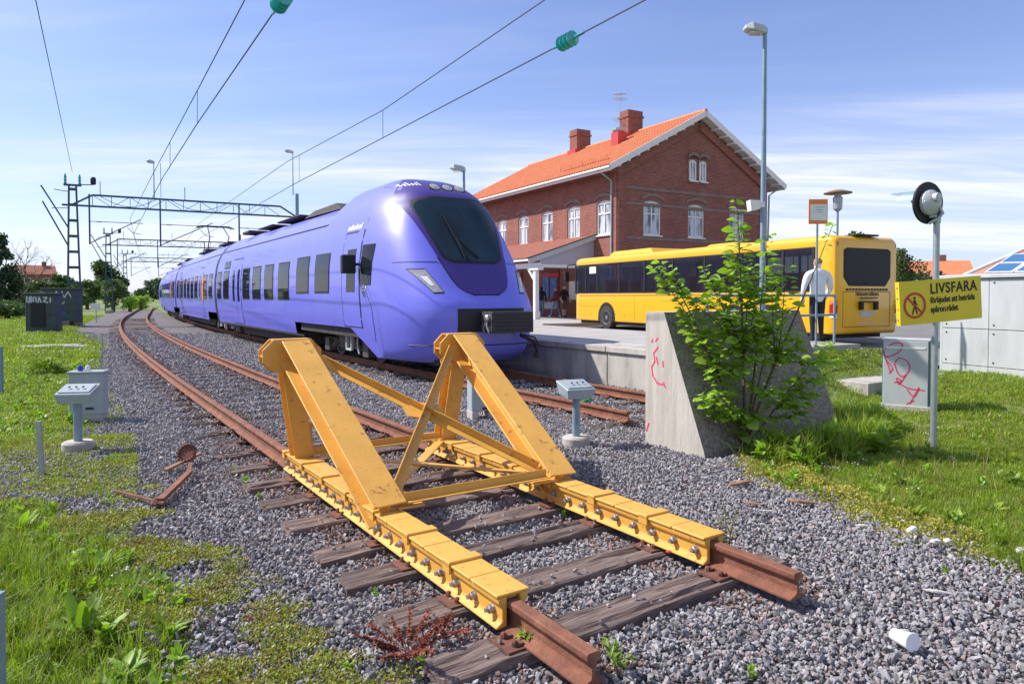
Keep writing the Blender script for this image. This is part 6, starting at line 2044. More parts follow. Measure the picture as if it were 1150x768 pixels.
for k_, v_ in list(JM.items()):
    if k_[:3] in ('pel', 'wai', 'che', 'nec', 'sho', 'elb', 'wri', 'han', 'fin') and k_ != 'neck': JM[k_] = (v_[0] * 1.2, v_[1], v_[2], v_[3] * 1.22) + tuple(q_ * 1.2 for q_ in v_[4:])
person(L1, (pm.x, pm.y, ZP), 1.80, R(12), JM, base_parts(), 'short', M['hair'])
for lab, px, yy, hh_, rz, st_, kw, hr, hm in ((L2, 608, 41.0, 1.80, R(-20), .02, {}, 'long', M['hair_dark']), (L3, 624, 39.5, 1.72, R(115), .16, {}, 'short', M['hair']), (L4, 633.5, 39.0, 1.82, R(205), .05, dict(short=True, sleeves=False), 'none', M['hair'])):
    p = D(px, 350, yy)
    person(lab, (p.x, p.y, ZB), hh_, rz, base_joints(st_, (.05, .02), (.10, .08)), base_parts(**kw), hr, hm)
# ================================================================== scatter: ballast stones, grass, weeds
def scatter(name, pts, rots, scls, idx, sources):
    cl_ = bpy.data.collections.new(name + '_source')
    for i, me in enumerate(sources):
        cl_.objects.link(bpy.data.objects.new('%s_%02d' % (name, i), me))
    me = bpy.data.meshes.new(name)
    n = len(pts)
    me.vertices.add(n)
    me.vertices.foreach_set('co', np.asarray(pts, np.float32).ravel())
    for nm, tp, arr, key in (('rot', 'FLOAT_VECTOR', rots, 'vector'), ('scl', 'FLOAT_VECTOR', scls, 'vector'), ('pick', 'INT', idx, 'value')):
        at = me.attributes.new(nm, tp, 'POINT')
        at.data.foreach_set(key, np.asarray(arr, np.int32 if tp == 'INT' else np.float32).ravel())
    o = bpy.data.objects.new(name, me)
    COL.objects.link(o)
    ng = bpy.data.node_groups.new(name, 'GeometryNodeTree')
    ng.interface.new_socket('Geometry', in_out='INPUT', socket_type='NodeSocketGeometry')
    ng.interface.new_socket('Geometry', in_out='OUTPUT', socket_type='NodeSocketGeometry')
    N_ = ng.nodes.new
    gi, go, iop, ci = N_('NodeGroupInput'), N_('NodeGroupOutput'), N_('GeometryNodeInstanceOnPoints'), N_('GeometryNodeCollectionInfo')
    ci.inputs['Collection'].default_value = cl_
    ci.inputs['Separate Children'].default_value = True
    ci.inputs['Reset Children'].default_value = True
    iop.inputs['Pick Instance'].default_value = True
    mp_ = N_('GeometryNodeMeshToPoints')
    ng.links.new(gi.outputs[0], mp_.inputs['Mesh'])
    ng.links.new(mp_.outputs[0], iop.inputs['Points'])
    ng.links.new(ci.outputs[0], iop.inputs['Instance'])
    for nm, tp, sk in (('rot', 'FLOAT_VECTOR', 'Rotation'), ('scl', 'FLOAT_VECTOR', 'Scale'), ('pick', 'INT', 'Instance Index')):
        na = N_('GeometryNodeInputNamedAttribute')
        na.data_type = tp
        na.inputs['Name'].default_value = nm
        ng.links.new(na.outputs[0], iop.inputs[sk])
    ng.links.new(iop.outputs[0], go.inputs[0])
    md = o.modifiers.new('scatter', 'NODES')
    md.node_group = ng
    return stuff(o)
rg_ = np.random.default_rng(5)
def vproj(x, y, z):
    zz = z - CZ
    u = y * math.sin(PITCH) + zz * math.cos(PITCH)
    w = np.maximum(y * math.cos(PITCH) - zz * math.sin(PITCH), .05)
    return CX + FPX * x / w, PY - FPX * u / w
def vnoise(x, y, sc, seed=0): return np.array([mnoise.noise(Vector((a * sc, b * sc, seed))) for a, b in zip(x, y)])
def sample(y0, y1, dens, pxa=-140, pxb=1290):
    """uniform points on the ground between two depths inside the (widened) view"""
    x0, x1 = min((pxa - CX) / FPX * q for q in (y0, y1)), max((pxb - CX) / FPX * q for q in (y0, y1))
    n = int((x1 - x0) * (y1 - y0) * dens)
    x, y = rg_.uniform(x0, x1, n), rg_.uniform(y0, y1, n)
    k = (x > (pxa - CX) / FPX * y) & (x < (pxb - CX) / FPX * y)
    return x[k], y[k]
sH, cH = math.sin(H), math.cos(H)
def vSN(x, y): return -x * sH + y * cH, x * cH + y * sH
def voff(s, s0, s1, d): return np.where(s < s0, 0, np.where(s < s1, d * (s - s0) ** 2 / (2 * (s1 - s0)), d * (s1 - s0) / 2 + d * (s - s1)))
def stone_mesh(seed, m):
    r = random.Random(seed)
    bm = bmesh.new()
    sx, sy, sz = r.uniform(.85, 1.25), r.uniform(.7, 1.0), r.uniform(.5, .8)
    for _ in range(11):
        v = Vector((r.gauss(0, 1), r.gauss(0, 1), r.gauss(0, 1))).normalized() * r.uniform(.85, 1.05)
        bm.verts.new((v.x * sx, v.y * sy, v.z * sz))
    res = bmesh.ops.convex_hull(bm, input=bm.verts)
    bmesh.ops.delete(bm, geom=[g for g in res['geom_interior'] if isinstance(g, bmesh.types.BMVert)], context='VERTS')
    me = bpy.data.meshes.new('stone')
    bm.to_mesh(me)
    bm.free()
    me.materials.append(m)
    return me
stones = [stone_mesh(i, M['stone'] if i < 11 else M['stone_pink']) for i in range(13)] + [stone_mesh(i, M['stone_rust']) for i in range(13, 16)]
X, Y = [], []
for y0, y1, dn in ((1.6, 6.0, 2700), (6.0, 10.0, 1800), (10.0, 17.0, 900), (17.0, 32.0, 360)):
    x, y = sample(y0, y1, dn)
    X.append(x)
    Y.append(y)
x, y = np.concatenate(X), np.concatenate(Y)
ins = inside(BED, x, y)
ed_ = np.where(y < 25, 0, 0) * 1.0
dE = edge_dist(BED, x, y)
wn_ = vnoise(x, y, 2.2)
keep = np.where(ins, (dE > .05 + .14 * wn_) | (rg_.random(len(x)) < .55), (dE < .35) & (rg_.random(len(x)) < .22 * np.exp(-dE * 5)))
s, n = vSN(x, y)
oA, oC = voff(s, 12, 64, .115), voff(s, 17, 74, .105)
nA, nC = n - oA, n - oC
onrail = (np.abs(np.abs(nA - NA) - .75) < .085) & (s > 2.2) | (np.abs(np.abs(nC - NC) - .75) < .085) & (s > 6.1)
SAa, SCa = np.array(SA), np.array(SCs)
dA = np.abs(s[:, None] - SAa[None, :]).min(1)
dC = np.abs(s[:, None] - SCa[None, :]).min(1)
slA = (np.abs(nA - NA) < 1.27) & (dA < .135)
slC = (np.abs(nC - NC) < 1.27) & (dC < .135)
cover = np.clip((s - 7.2) / 4.0, .02, .80)
keep &= ~onrail
keep &= ~(slA & (rg_.random(len(x)) > cover)) & ~(slC & (rg_.random(len(x)) > .25))
keep &= ~((n > 5.75) & (n < 8.4) & (s > 4.9) & (s < 6.0))
keep &= ~((n > 8.9) & (s > 7.9))
x, y, s, n, slA, slC, nA = x[keep], y[keep], s[keep], n[keep], slA[keep], slC[keep], nA[keep]
sz = rg_.uniform(.0105, .0205, len(x)) * np.where(rg_.random(len(x)) < .12, 1.35, 1.0)
sz *= np.where(y > 17, 1.9, np.where(y > 10, 1.3, 1.0))
near_rail = (np.abs(nA - NA) < 1.3) & (s > 2.4)
z = -.042 + rg_.random(len(x)) ** 1.5 * .034 + np.where(slA | slC, .040, 0) + .018 * vnoise(x, y, 1.3, 4) - np.where((np.abs(nA - NA) < 1.35) & (s > 2.5) & (s < 9) & ~slA, .016 * np.clip((9 - s) / 2.5, 0, 1), 0)
rt_ = rg_.uniform(0, 6.28, (len(x), 3))
sc_ = sz[:, None] * rg_.uniform(.8, 1.2, (len(x), 3))
scatter('ballast_stones', np.stack([x, y, z], 1), rt_, sc_, np.where((np.abs(np.abs(nA - NA) - .75) < .35) & (rg_.random(len(x)) < .40) & (s > 2.3), rg_.integers(13, 16, len(x)), rg_.integers(0, 13, len(x))), stones)
# ---- plants
def blade(q, r, base, h, w, lean, az, m=0):
    d = Vector((math.cos(az), math.sin(az), 0))
    sd = Vector((-d.y, d.x, 0))
    p1 = base + d * lean * h * .3 + Vector((0, 0, h * .55))
    p2 = base + d * lean * h + Vector((0, 0, h * (1 - .35 * lean)))
    q.add([base - sd * w / 2, base + sd * w / 2, p1 + sd * w * .4, p1 - sd * w * .4, p2], [(0, 1, 2, 3), (3, 2, 4)], m)
def tuft(seed, n, h0, h1, w, rad, mats, dry=.0, lean=.7):
    r = random.Random(seed)
    q = MB()
    for _ in range(n):
        a, d = r.uniform(0, 6.28), rad * math.sqrt(r.random())
        blade(q, r, Vector((d * math.cos(a), d * math.sin(a), -.01)), r.uniform(h0, h1), w * r.uniform(.7, 1.3), r.uniform(.1, lean), r.uniform(0, 6.28), 1 if r.random() < dry else 0)
    return q.mesh('tuft', mats)
def leafshape(q, base, d, up, ln_, w, droop=.2, m=0, fold=.12):
    d, up = Vector(d).normalized(), Vector(up)
    sd = d.cross(up).normalized()
    up = sd.cross(d)
    pts = []
    for t, ww in ((0, .05), (.25, .75), (.55, 1.0), (.82, .62), (1, 0.0)):
        c = base + d * ln_ * t - up * droop * ln_ * t * t
        pts += [c - sd * w / 2 * ww + up * fold * w * ww, c, c + sd * w / 2 * ww + up * fold * w * ww]
    fs = []
    for i in range(4):
        for j in range(2): fs.append((i * 3 + j, i * 3 + j + 1, (i + 1) * 3 + j + 1, (i + 1) * 3 + j))
    q.add(pts, fs, m)
def rosette(seed, n, l0, l1, wr, mats, e0=20, e1=70, droop=.35, stem=0.0):
    r = random.Random(seed)
    q = MB()
    for i in range(n):
        a, e = r.uniform(0, 6.28), R(r.uniform(e0, e1))
        ln_ = r.uniform(l0, l1)
        d = Vector((math.cos(a) * math.cos(e), math.sin(a) * math.cos(e), math.sin(e)))
        leafshape(q, Vector((r.uniform(-.02, .02), r.uniform(-.02, .02), stem * r.random())), d, (0, 0, 1), ln_, ln_ * wr, droop, r.randrange(len(mats)))
    return q.mesh('rosette', mats)
def mat_clump(seed, n, rad, h, sz_, mats):
    r = random.Random(seed)
    q = MB()
    for _ in range(n):
        a, d = r.uniform(0, 6.28), rad * math.sqrt(r.random())
        c = Vector((d * math.cos(a), d * math.sin(a), r.uniform(0, h) * (1 - d / rad * .6)))
        az, e = r.uniform(0, 6.28), R(r.uniform(10, 75))
        dv_ = Vector((math.cos(az) * math.cos(e), math.sin(az) * math.cos(e), math.sin(e)))
        sd = dv_.cross(Vector((0, 0, 1))).normalized()
        k = sz_ * r.uniform(.6, 1.3)
        q.add([c, c + dv_ * k * .5 + sd * k * .35, c + dv_ * k, c + dv_ * k * .5 - sd * k * .35], [(0, 1, 2, 3)], r.randrange(len(mats)))
    return q.mesh('clump', mats)
def flower(seed, h, r0, m):
    r = random.Random(seed)
    q = MB()
    for k in range(4):
        c = Vector((r.uniform(-.05, .05), r.uniform(-.05, .05), h * r.uniform(.6, 1)))
        q.tube([(c.x * .5, c.y * .5, 0), c], .0016, 3, 1)
        q.lathe([(0, .004), (r0, .003), (r0 * .8, -.003)], 7, Matrix.Translation(c) @ Matrix.Rotation(r.uniform(-.5, .5), 4, 'X'))
    return q.mesh('flower', [m, M['grass']])
G = [M['grass'], M['grass_dry']]
tall = [tuft(i, 26, .12, .30, .006, .06, G, .06) for i in range(4)]
mid = [tuft(10 + i, 26, .06, .15, .006, .07, G, .10) for i in range(4)]
short = [tuft(20 + i, 30, .025, .075, .006, .09, G, .10) for i in range(4)]
lawn = [tuft(30 + i, 34, .05, .12, .016, .22, G, .10) for i in range(3)]
weeds = [rosette(40 + i, 11, .06, .13, .42, [M['weed'], M['grass']]) for i in range(4)] + [rosette(44 + i, 16, .04, .09, .6, [M['weed']], 5, 80, .2, .10) for i in range(3)]
docks = [rosette(50 + i, 9, .14, .28, .26, [M['weed']], 35, 80, .3) for i in range(3)]
moss = [mat_clump(60 + i, 60, .07, .028, .014, [M['moss'], M['moss'], M['grass'], M['moss']]) for i in range(4)]
crop = [mat_clump(70 + i, 70, .08, .055, .016, [M['stonecrop'], M['stonecrop'], M['moss']]) for i in range(4)]
red = [mat_clump(80 + i, 40, .09, .02, .02, [M['redweed'], M['grass_dry']]) for i in range(2)]
def pos(x, y, ok, zoff=0.0):
    x, y = x[ok], y[ok]
    s, n = vSN(x, y)
    t = np.clip((n - 9.5) / 5.5, 0, 1)
    sq = lambda a, b, v: (lambda q: q * q * (3 - 2 * q))(np.clip((v - a) / (b - a), 0, 1))
    bank = np.where(s < 8.4, .66 * sq(6.0, 7.9, s) * sq(8.7, 9.7, n) * (1 - sq(14.0, 15.2, n)), 0)
    return np.stack([x, y, -.06 + np.maximum(.36 * t * t * (3 - 2 * t), bank) + .03 * vnoise(x, y, .7, 3) - .012 + zoff], 1)
def spread(name, P, srcs, lo, hi, tilt=.12, weights=None):
    n = len(P)
    if not n: return
    r = np.stack([rg_.normal(0, tilt, n), rg_.normal(0, tilt, n), rg_.uniform(0, 6.28, n)], 1)
    k = rg_.uniform(lo, hi, n)
    return scatter(name, P, r, np.stack([k, k, k * rg_.uniform(.8, 1.2, n)], 1), rg_.choice(len(srcs), n, p=weights), srcs)
def classes(x, y):
    ins = inside(BED, x, y)
    d = edge_dist(BED, x, y)
    s, n = vSN(x, y)
    px, py = vproj(x, y, np.full(len(x), -.05))
    left = (n < 5) & (x < 1.5)
    blocked = ((n > 8.85) & (n < 14.4) & (s > 7.9)) | (n > 14.3) | ((n > 5.7) & (n < 8.45) & (s > 4.85) & (s < 6.0))
    fpx = np.array([(p.x, p.y) for p in (pa, pb2, pc, pd)])
    blocked |= inside(fpx, x, y)
    return ins, np.where(ins, d, -d), s, n, px, py, left, blocked
# left meadow, near
x, y = sample(1.9, 8.2, 420, -140, 430)
ins, d, s, n, px, py, left, bl = classes(x, y)
nz1, nz2 = vnoise(x, y, 1.1, 1), vnoise(x, y, 3.0, 2)
u = rg_.random(len(x))
depthf = np.clip((-d) / .55, 0, 1)
wild = np.clip((py - 552) / 50, 0, 1)
spread('tall_grass', pos(x, y, left & (d < 0) & (u < .62 * depthf * wild * (.7 + .6 * nz1))), tall, .42, .85, .18)
spread('meadow_grass', pos(x, y, left & (d < .10) & (rg_.random(len(x)) < .50 * np.clip(-d / .3 + .4, 0, 1) * (.25 + .75 * wild))), mid, .5, 1.0, .18)
spread('broad_leaf_weeds', pos(x, y, left & (d < .0) & (rg_.random(len(x)) < .42 * (.4 + nz1 * 1.2) * (.15 + .85 * wild))), weeds, .4, .95, .2)
spread('dock_leaves', pos(x, y, left & (d < -.1) & (rg_.random(len(x)) < .010 * wild)), docks, .5, .85, .15)
spread('lawn_turf', pos(x, y, left & (d < .05) & (rg_.random(len(x)) < np.where((py > 478) & (py < 560), .28, .9) * (1 - wild * .6) * np.clip(.65 + nz1, .1, 1))), short, .7, 1.3)
# moss and stonecrop creeping into the ballast on the left
x, y = sample(1.9, 8.4, 900, -60, 520)
ins, d, s, n, px, py, left, bl = classes(x, y)
nz1, nz2 = vnoise(x, y, 1.5, 8), vnoise(x, y, 5.0, 9)
lim = np.interp(py, [460, 500, 560, 600, 640, 690, 768], [.15, .6, .8, 1.3, 1.6, 1.45, 1.2]) + np.where((px < 150) & (py < 570), 1.6, 0)
mk = left & (d > np.where(py < 560, -2.5, -.4)) & (d < lim) & (nz1 + .35 * nz2 > .04 + .75 * np.clip(d / lim, 0, 1) ** 2) & (n < 1.75)
patch = left & (px < 150) & (py > 474) & (py < 572) & (nz1 + .4 * nz2 > -.30)
spread('mossy_turf', pos(x, y, patch & (rg_.random(len(x)) < .45), .048), moss + short[:2], .7, 1.2)
spread('creeping_moss', pos(x, y, mk & (rg_.random(len(x)) < .42), .050), moss, .7, 1.35)
spread('reddish_creeper', pos(x, y, mk & (nz2 > .12) & (rg_.random(len(x)) < .14), .050), red, .6, 1.1)
# lawn, left middle and far
x, y = sample(7.2, 18, 95, -160, 260)
ins, d, s, n, px, py, left, bl = classes(x, y)
u = rg_.random(len(x))
spread('lawn_grass', pos(x, y, left & (d < .12) & (u < .9)), lawn, .5, .95)
spread('lawn_weeds', pos(x, y, left & (d < -.2) & (u > .93)), weeds, .7, 1.3)
x, y = sample(18, 62, 14, -140, 300)
ins, d, s, n, px, py, left, bl = classes(x, y)
spread('far_lawn_grass', pos(x, y, left & (d < -.1)), lawn, 1.0, 2.0)
# right side
x, y = sample(3.2, 9.0, 420, 760, 1290)
ins, d, s, n, px, py, left, bl = classes(x, y)
nz1, nz2 = vnoise(x, y, 1.2, 21), vnoise(x, y, 3.5, 22)
u = rg_.random(len(x))
ok = ~left & ~bl
spread('right_lawn_turf', pos(x, y, ok & (d < .02) & (u < .75)), short, .6, 1.15)
tallr = np.clip((px - 1070) / 50, 0, 1) * np.clip((.75 + d) / .5, 0, 1) + np.clip((880 - px) / 60, 0, 1) * np.clip((1.2 + d) / .5, 0, 1) * .8
spread('right_tall_grass', pos(x, y, ok & (d < 0) & (rg_.random(len(x)) < .42 * tallr)), tall, .45, .85, .2)
spread('right_meadow_grass', pos(x, y, ok & (d < 0) & (rg_.random(len(x)) < .22 * (.5 + nz1))), mid, .5, .9, .2)
spread('right_weeds', pos(x, y, ok & (d < -.1) & (rg_.random(len(x)) < .16 * np.clip((960 - px) / 90, .08, 1))), weeds, .6, 1.1, .2)
edge = ok & (d < .16) & (d > -.55) & (px < 1100) & (nz2 * .5 + rg_.random(len(x)) > .35)
spread('yellow_stonecrop', pos(x, y, edge & (rg_.random(len(x)) < .62), .015), crop, .7, 1.35)
spread('edge_moss', pos(x, y, ok & (d < .30) & (d > -.1) & (px > 1000) & (rg_.random(len(x)) < .35 * np.clip(nz1 + .4, 0, 1)), .02), moss, .6, 1.2)
spread('dead_stalks', pos(x, y, edge & (rg_.random(len(x)) < .06)), red, .6, 1.0)
x, y = sample(8.6, 22, 85, 790, 1290)
ins, d, s, n, px, py, left, bl = classes(x, y)
spread('right_lawn_grass', pos(x, y, ~left & ~bl & (d < 0)), lawn, .4, .85)
x, y = sample(6.0, 11.0, 120, 780, 1000)
ins, d, s, n, px, py, left, bl = classes(x, y)
base_w = ((s > 4.2) & (s < 4.9) & (n > 6.2) & (n < 9.2)) | ((n > 8.4) & (n < 9.6) & (s > 4.2) & (s < 7.0))
spread('block_foot_grass', pos(x, y, base_w & ~bl & (rg_.random(len(x)) < .8)), tall, 1.0, 1.9, .2)
spread('block_foot_weeds', pos(x, y, base_w & ~bl & (rg_.random(len(x)) < .6)), weeds, 1.2, 2.2, .25)
dry = [tuft(90 + i, 7, .18, .40, .004, .05, [M['grass_dry'], M['grass_dry']], 0, .5) for i in range(3)]
x, y = sample(2.0, 9.0, 16, -100, 1250)
ins, d, s, n, px, py, left, bl = classes(x, y)
spread('dry_stalks', pos(x, y, ~bl & (d < -.05) & (rg_.random(len(x)) < .7)), dry, .5, 1.0, .25)
# daisies and clover heads
x, y = sample(3.0, 9.0, 60, -60, 1200)
ins, d, s, n, px, py, left, bl = classes(x, y)
nz1 = vnoise(x, y, 1.0, 33)
fl = [flower(1, .08, .006, M['flower']), flower(2, .06, .008, M['flower']), flower(3, .08, .007, M['flower_y'])]
spread('white_flowers', pos(x, y, ~bl & (d < -.15) & (rg_.random(len(x)) < .45 * np.clip(nz1 + .1, 0, 1))), fl, .7, 1.1, .1, [.5, .42, .08])
# sparse seedlings growing in the ballast by the rails
x, y = sample(2.6, 7.5, 30, 250, 1200)
ins, d, s, n, px, py, left, bl = classes(x, y)
spread('ballast_seedlings', pos(x, y, ins & (d > .1) & (rg_.random(len(x)) < .045), .03), weeds[4:] + moss[:1], .3, .6)
# ================================================================== single plants
def weed_plant(name, label, px, py, z, stems, hgt, spr, seedm, leafm, cat, seed, lie=0.0, ns=40):
    b = W(px, py, z)
    o = thing(name, label, cat, b)
    r = random.Random(seed)
    for k in range(stems):
        a = r.uniform(0, 6.28)
        tip = Vector((math.cos(a) * spr * r.uniform(.5, 1), math.sin(a) * spr * r.uniform(.5, 1), hgt * r.uniform(.6, 1)))
        mid_ = tip * .5 + Vector((0, 0, hgt * .15 * (1 - lie)))
        MB().tube([(0, 0, -.02), mid_, tip], [.004, .003, .0015], 4).build('stem', seedm or M['bark'], o)
        q = MB()
        for i in range(ns):
            t = .25 + .75 * i / ns
            c = (mid_ * (2 * t) if t < .5 else mid_.lerp(tip, 2 * t - 1))
            d = Vector((r.gauss(0, 1), r.gauss(0, 1), r.gauss(0, .6) + .3)).normalized()
            leafshape(q, c, d, (0, 0, 1), r.uniform(.012, .026) if seedm else r.uniform(.02, .05), .012 if seedm else .014, .2)
        stuff(q.build('seed_heads' if seedm else 'leaves', seedm or leafm, o))
    return o
weed_plant('dock_plant', 'rusty red-brown dock plant sprawling between sleeper ends', 458, 735, 0.0, 16, .12, .30, M['redweed'], None, 'weed', 1, .8, 80)
weed_plant('dock_plant', 'second smaller rusty dock plant nearer the rail foot', 500, 712, 0.0, 4, .06, .15, M['redweed'], None, 'weed', 2, .8, 45)
weed_plant('thin_weed', 'thin upright weed growing against the yellow clamp end of the right rail', 816, 628, .02, 4, .34, .07, None, M['moss'], 'weed', 3, 0, 16)
weed_plant('rail_weed', 'small leafy weed at the near end of the left rail', 694, 755, 0.0, 6, .13, .12, None, M['weed'], 'weed', 4, 0, 14)
weed_plant('rail_weed', 'tiny weed sprouting beside the left rail foot', 592, 720, 0.0, 5, .06, .05, None, M['weed'], 'weed', 5, 0, 12)
def leafy(name, label, px, py, z, n, l0, l1, wr, seed, e0=30, e1=85, m='weed'):
    b = W(px, py, z)
    o = thing(name, label, 'plant', b)
    r = random.Random(seed)
    ms = []
    for k in range(3):
        q = MB()
        leafshape(q, Vector((0, 0, 0)), (1, 0, 0), (0, 0, 1), 1.0, wr * r.uniform(.8, 1.2), r.uniform(.25, .45), 0, .18)
        ms.append(q.mesh('leaf', M[m], 60))
    for i in range(n):
        ln_ = r.uniform(l0, l1)
        put('leaf', ms[i % 3], o, loc=(r.uniform(-.02, .02), r.uniform(-.02, .02), 0), rot=(r.uniform(-.3, .3), -R(r.uniform(e0, e1)), r.uniform(0, 6.28)), scl=(ln_, ln_, ln_))
    MB().lathe([(.014, -.03), (.01, .02), (0, .03)], 6).build('crown', M['weed'], o)
    return o
leafy('broad_leaf_plant', 'tall dock rosette with long pale upright leaves in the meadow', 92, 716, -.05, 14, .14, .26, .24, 1)
leafy('broad_leaf_plant', 'smaller dock rosette beside the tall one, towards the ballast', 118, 722, -.05, 11, .10, .18, .26, 2)
leafy('broad_leaf_plant', 'dock rosette with broad leaves at the bare soil patch', 188, 716, -.04, 10, .08, .15, .3, 3)
leafy('broad_leaf_plant', 'low spreading plantain rosette in the meadow below the docks', 140, 762, -.05, 14, .09, .16, .34, 4, 15, 60)
b = W(52, 420, -.05)
o = thing('leafy_clump', 'round leafy green clump standing in the lawn behind the equipment box', 'plant', b)
r = random.Random(9)
q = MB()
for i in range(900):
    v = Vector((r.gauss(0, 1), r.gauss(0, 1), abs(r.gauss(0, 1)))).normalized() * r.uniform(.6, 1)
    c = Vector((v.x * .42, v.y * .32, v.z * .30))
    leafshape(q, c, v + Vector((r.uniform(-.5, .5), r.uniform(-.5, .5), r.uniform(-.2, .5))), (0, 0, 1), r.uniform(.06, .11), .035, .3)
stuff(q.build('foliage', M['weed'], o))
MB().tube([(0, 0, -.05), (.02, 0, .2)], .012, 5).build('stem', M['bark'], o)
# ================================================================== shrub over the concrete block
r = random.Random(21)
sb0 = W(838, 504, -.03)
shb = thing('shrub', 'young leafy elm shrub with upright shoots growing against the concrete block', 'shrub', sb0)
tips = [(827, 224, -.05, .30), (818, 285, .0, .3), (742, 294, -.25, .3), (735, 300, -.2, .55), (760, 322, -.1, .3), (768, 352, -.2, .3), (862, 262, .15, .5), (936, 250, .25, .87), (884, 300, .1, .55), (880, 335, .1, .4), (932, 385, .1, .55), (945, 405, .25, .6), (800, 402, -.35, .3), (786, 445, -.45, .3), (850, 345, -.2, .35), (884, 400, -.1, .3), (905, 425, 0, .35), (812, 345, -.3, .3), (842, 300, .05, .4), (868, 310, .0, .4), (778, 375, -.3, .3), (800, 318, -.1, .4), (836, 415, -.4, .3), (866, 440, -.4, .2), (820, 465, -.45, .2), (850, 470, -.45, .2), (886, 455, -.25, .2), (872, 365, -.2, .4), (828, 380, -.35, .3), (804, 440, -.45, .2), (860, 405, -.42, .3), (895, 375, .0, .45), (915, 440, -.05, .4), (900, 465, -.2, .3), (925, 420, .05, .5), (845, 325, -.1, .4), (790, 300, -.05, .5), (832, 255, -.05, .4)]
LF = []
MAIN = {0, 2, 6, 7, 10, 12, 13, 9}
stems = []
order = sorted(range(len(tips)), key=lambda i: i not in MAIN)
for ti in order:
    px, py, dy, t0 = tips[ti]
    tip = D(px, py, sb0.y + .15 + dy)
    a = sb0
    if ti not in MAIN:
        best = min(((st_p[k] - tip).length + .25 * abs(k - 5), st_p[k]) for st_p in stems for k in (4, 5, 6, 7) if st_p[k].z < tip.z + .05) if any(st_p[4].z < tip.z + .05 for st_p in stems) else None
        if best: a = best[1]
        t0 = max(.08, t0 - .3)
    h_ = tip.z - a.z
    # keep the stem in front of the sloping face
    c1 = a.lerp(tip, .12) + Vector((r.uniform(-.06, .06), r.uniform(-.08, .0), h_ * .10))
    c2 = a.lerp(tip, .66) + Vector((r.uniform(-.08, .08), -.06, h_ * r.uniform(-.06, .10)))
    P = []
    for i in range(13):
        t = i / 12
        P.append(a * (1 - t) ** 3 + c1 * 3 * t * (1 - t) ** 2 + c2 * 3 * t * t * (1 - t) + tip * t ** 3)
    if ti in MAIN: stems.append(P)
    rr = [.013 * (1 - .85 * i / 12) * (.45 + .4 * (tip - a).length) for i in range(13)]
    MB().tube(P, rr, 5).build('branch', M['bark'], shb, smooth=60, world=True)
    nl = int((14 + 34 * min(1.4, (tip - a).length)) * (1 - t0) * 1.7)
    for i in range(nl):
        t = min(.999, t0 + (1 - t0) * (i + r.random() * .9) / nl)
        k = min(11, int(t * 12))
        p = P[k].lerp(P[k + 1], t * 12 - k)
        tan = (P[k + 1] - P[k]).normalized()
        az = i * 2.4 + r.uniform(-.6, .6)
        sidev = Vector((math.cos(az), math.sin(az), r.uniform(-.15, .5))).normalized()
        dv_ = (sidev + tan * r.uniform(.1, .6)).normalized()
        young = (t > .80)
        LF.append((p + sidev * r.uniform(.0, .20 * (1.15 - t)), dv_, r.choice((r.uniform(.05, .09), r.uniform(.09, .16))) * (1.0 if t < .9 else .85), young, r.random()))
# thick column of rounded leaves on the top shoot
def leaf_mesh(m, wr):
    q = MB()
    base = Vector((0, 0, 0))
    rows = [(0, .04), (.15, .55), (.38, .95), (.6, .98), (.82, .6), (1, 0)]
    pts = []
    for t, w in rows:
        c = Vector((t, 0, -.22 * t * t))
        pts += [c + Vector((0, -wr * w / 2, .10 * w)), c, c + Vector((0, wr * w / 2, .10 * w))]
    q.add(pts, [(i * 3 + j, i * 3 + j + 1, (i + 1) * 3 + j + 1, (i + 1) * 3 + j) for i in range(5) for j in range(2)])
    return q.mesh('leaf', m, 60)
LM = [leaf_mesh(M['leaf'], .72), leaf_mesh(M['leaf'], .85), leaf_mesh(M['leaf_young'], .78)]
LF.sort(key=lambda l: l[0].y - .15 * l[0].z)
rest = [MB(), MB()]
for i, (p, d, ln_, yg, rv) in enumerate(LF):
    d = d.normalized()
    e = math.asin(max(-1, min(1, d.z)))
    az = math.atan2(d.y, d.x)
    if i < 300:
        put('leaf', LM[2 if yg and rv < .7 else (0 if rv < .5 else 1)], shb, loc=p - sb0, rot=(r.uniform(-.7, .7), -e + .25, az), scl=(ln_,) * 3)
    else:
        M4 = Matrix.Translation(p) @ Matrix.Rotation(az, 4, 'Z') @ Matrix.Rotation(-e + .25, 4, 'Y') @ Matrix.Rotation(r.uniform(-.7, .7), 4, 'X') @ Matrix.Scale(ln_, 4)
        src = LM[2 if yg and rv < .7 else 0]
        rest[1 if yg and rv < .7 else 0].add([M4 @ v.co for v in src.vertices], [tuple(f.vertices) for f in src.polygons])
for q, m in zip(rest, ('leaf', 'leaf_young')):
    if q.v: stuff(q.build('foliage', M[m], shb, smooth=60, world=True))
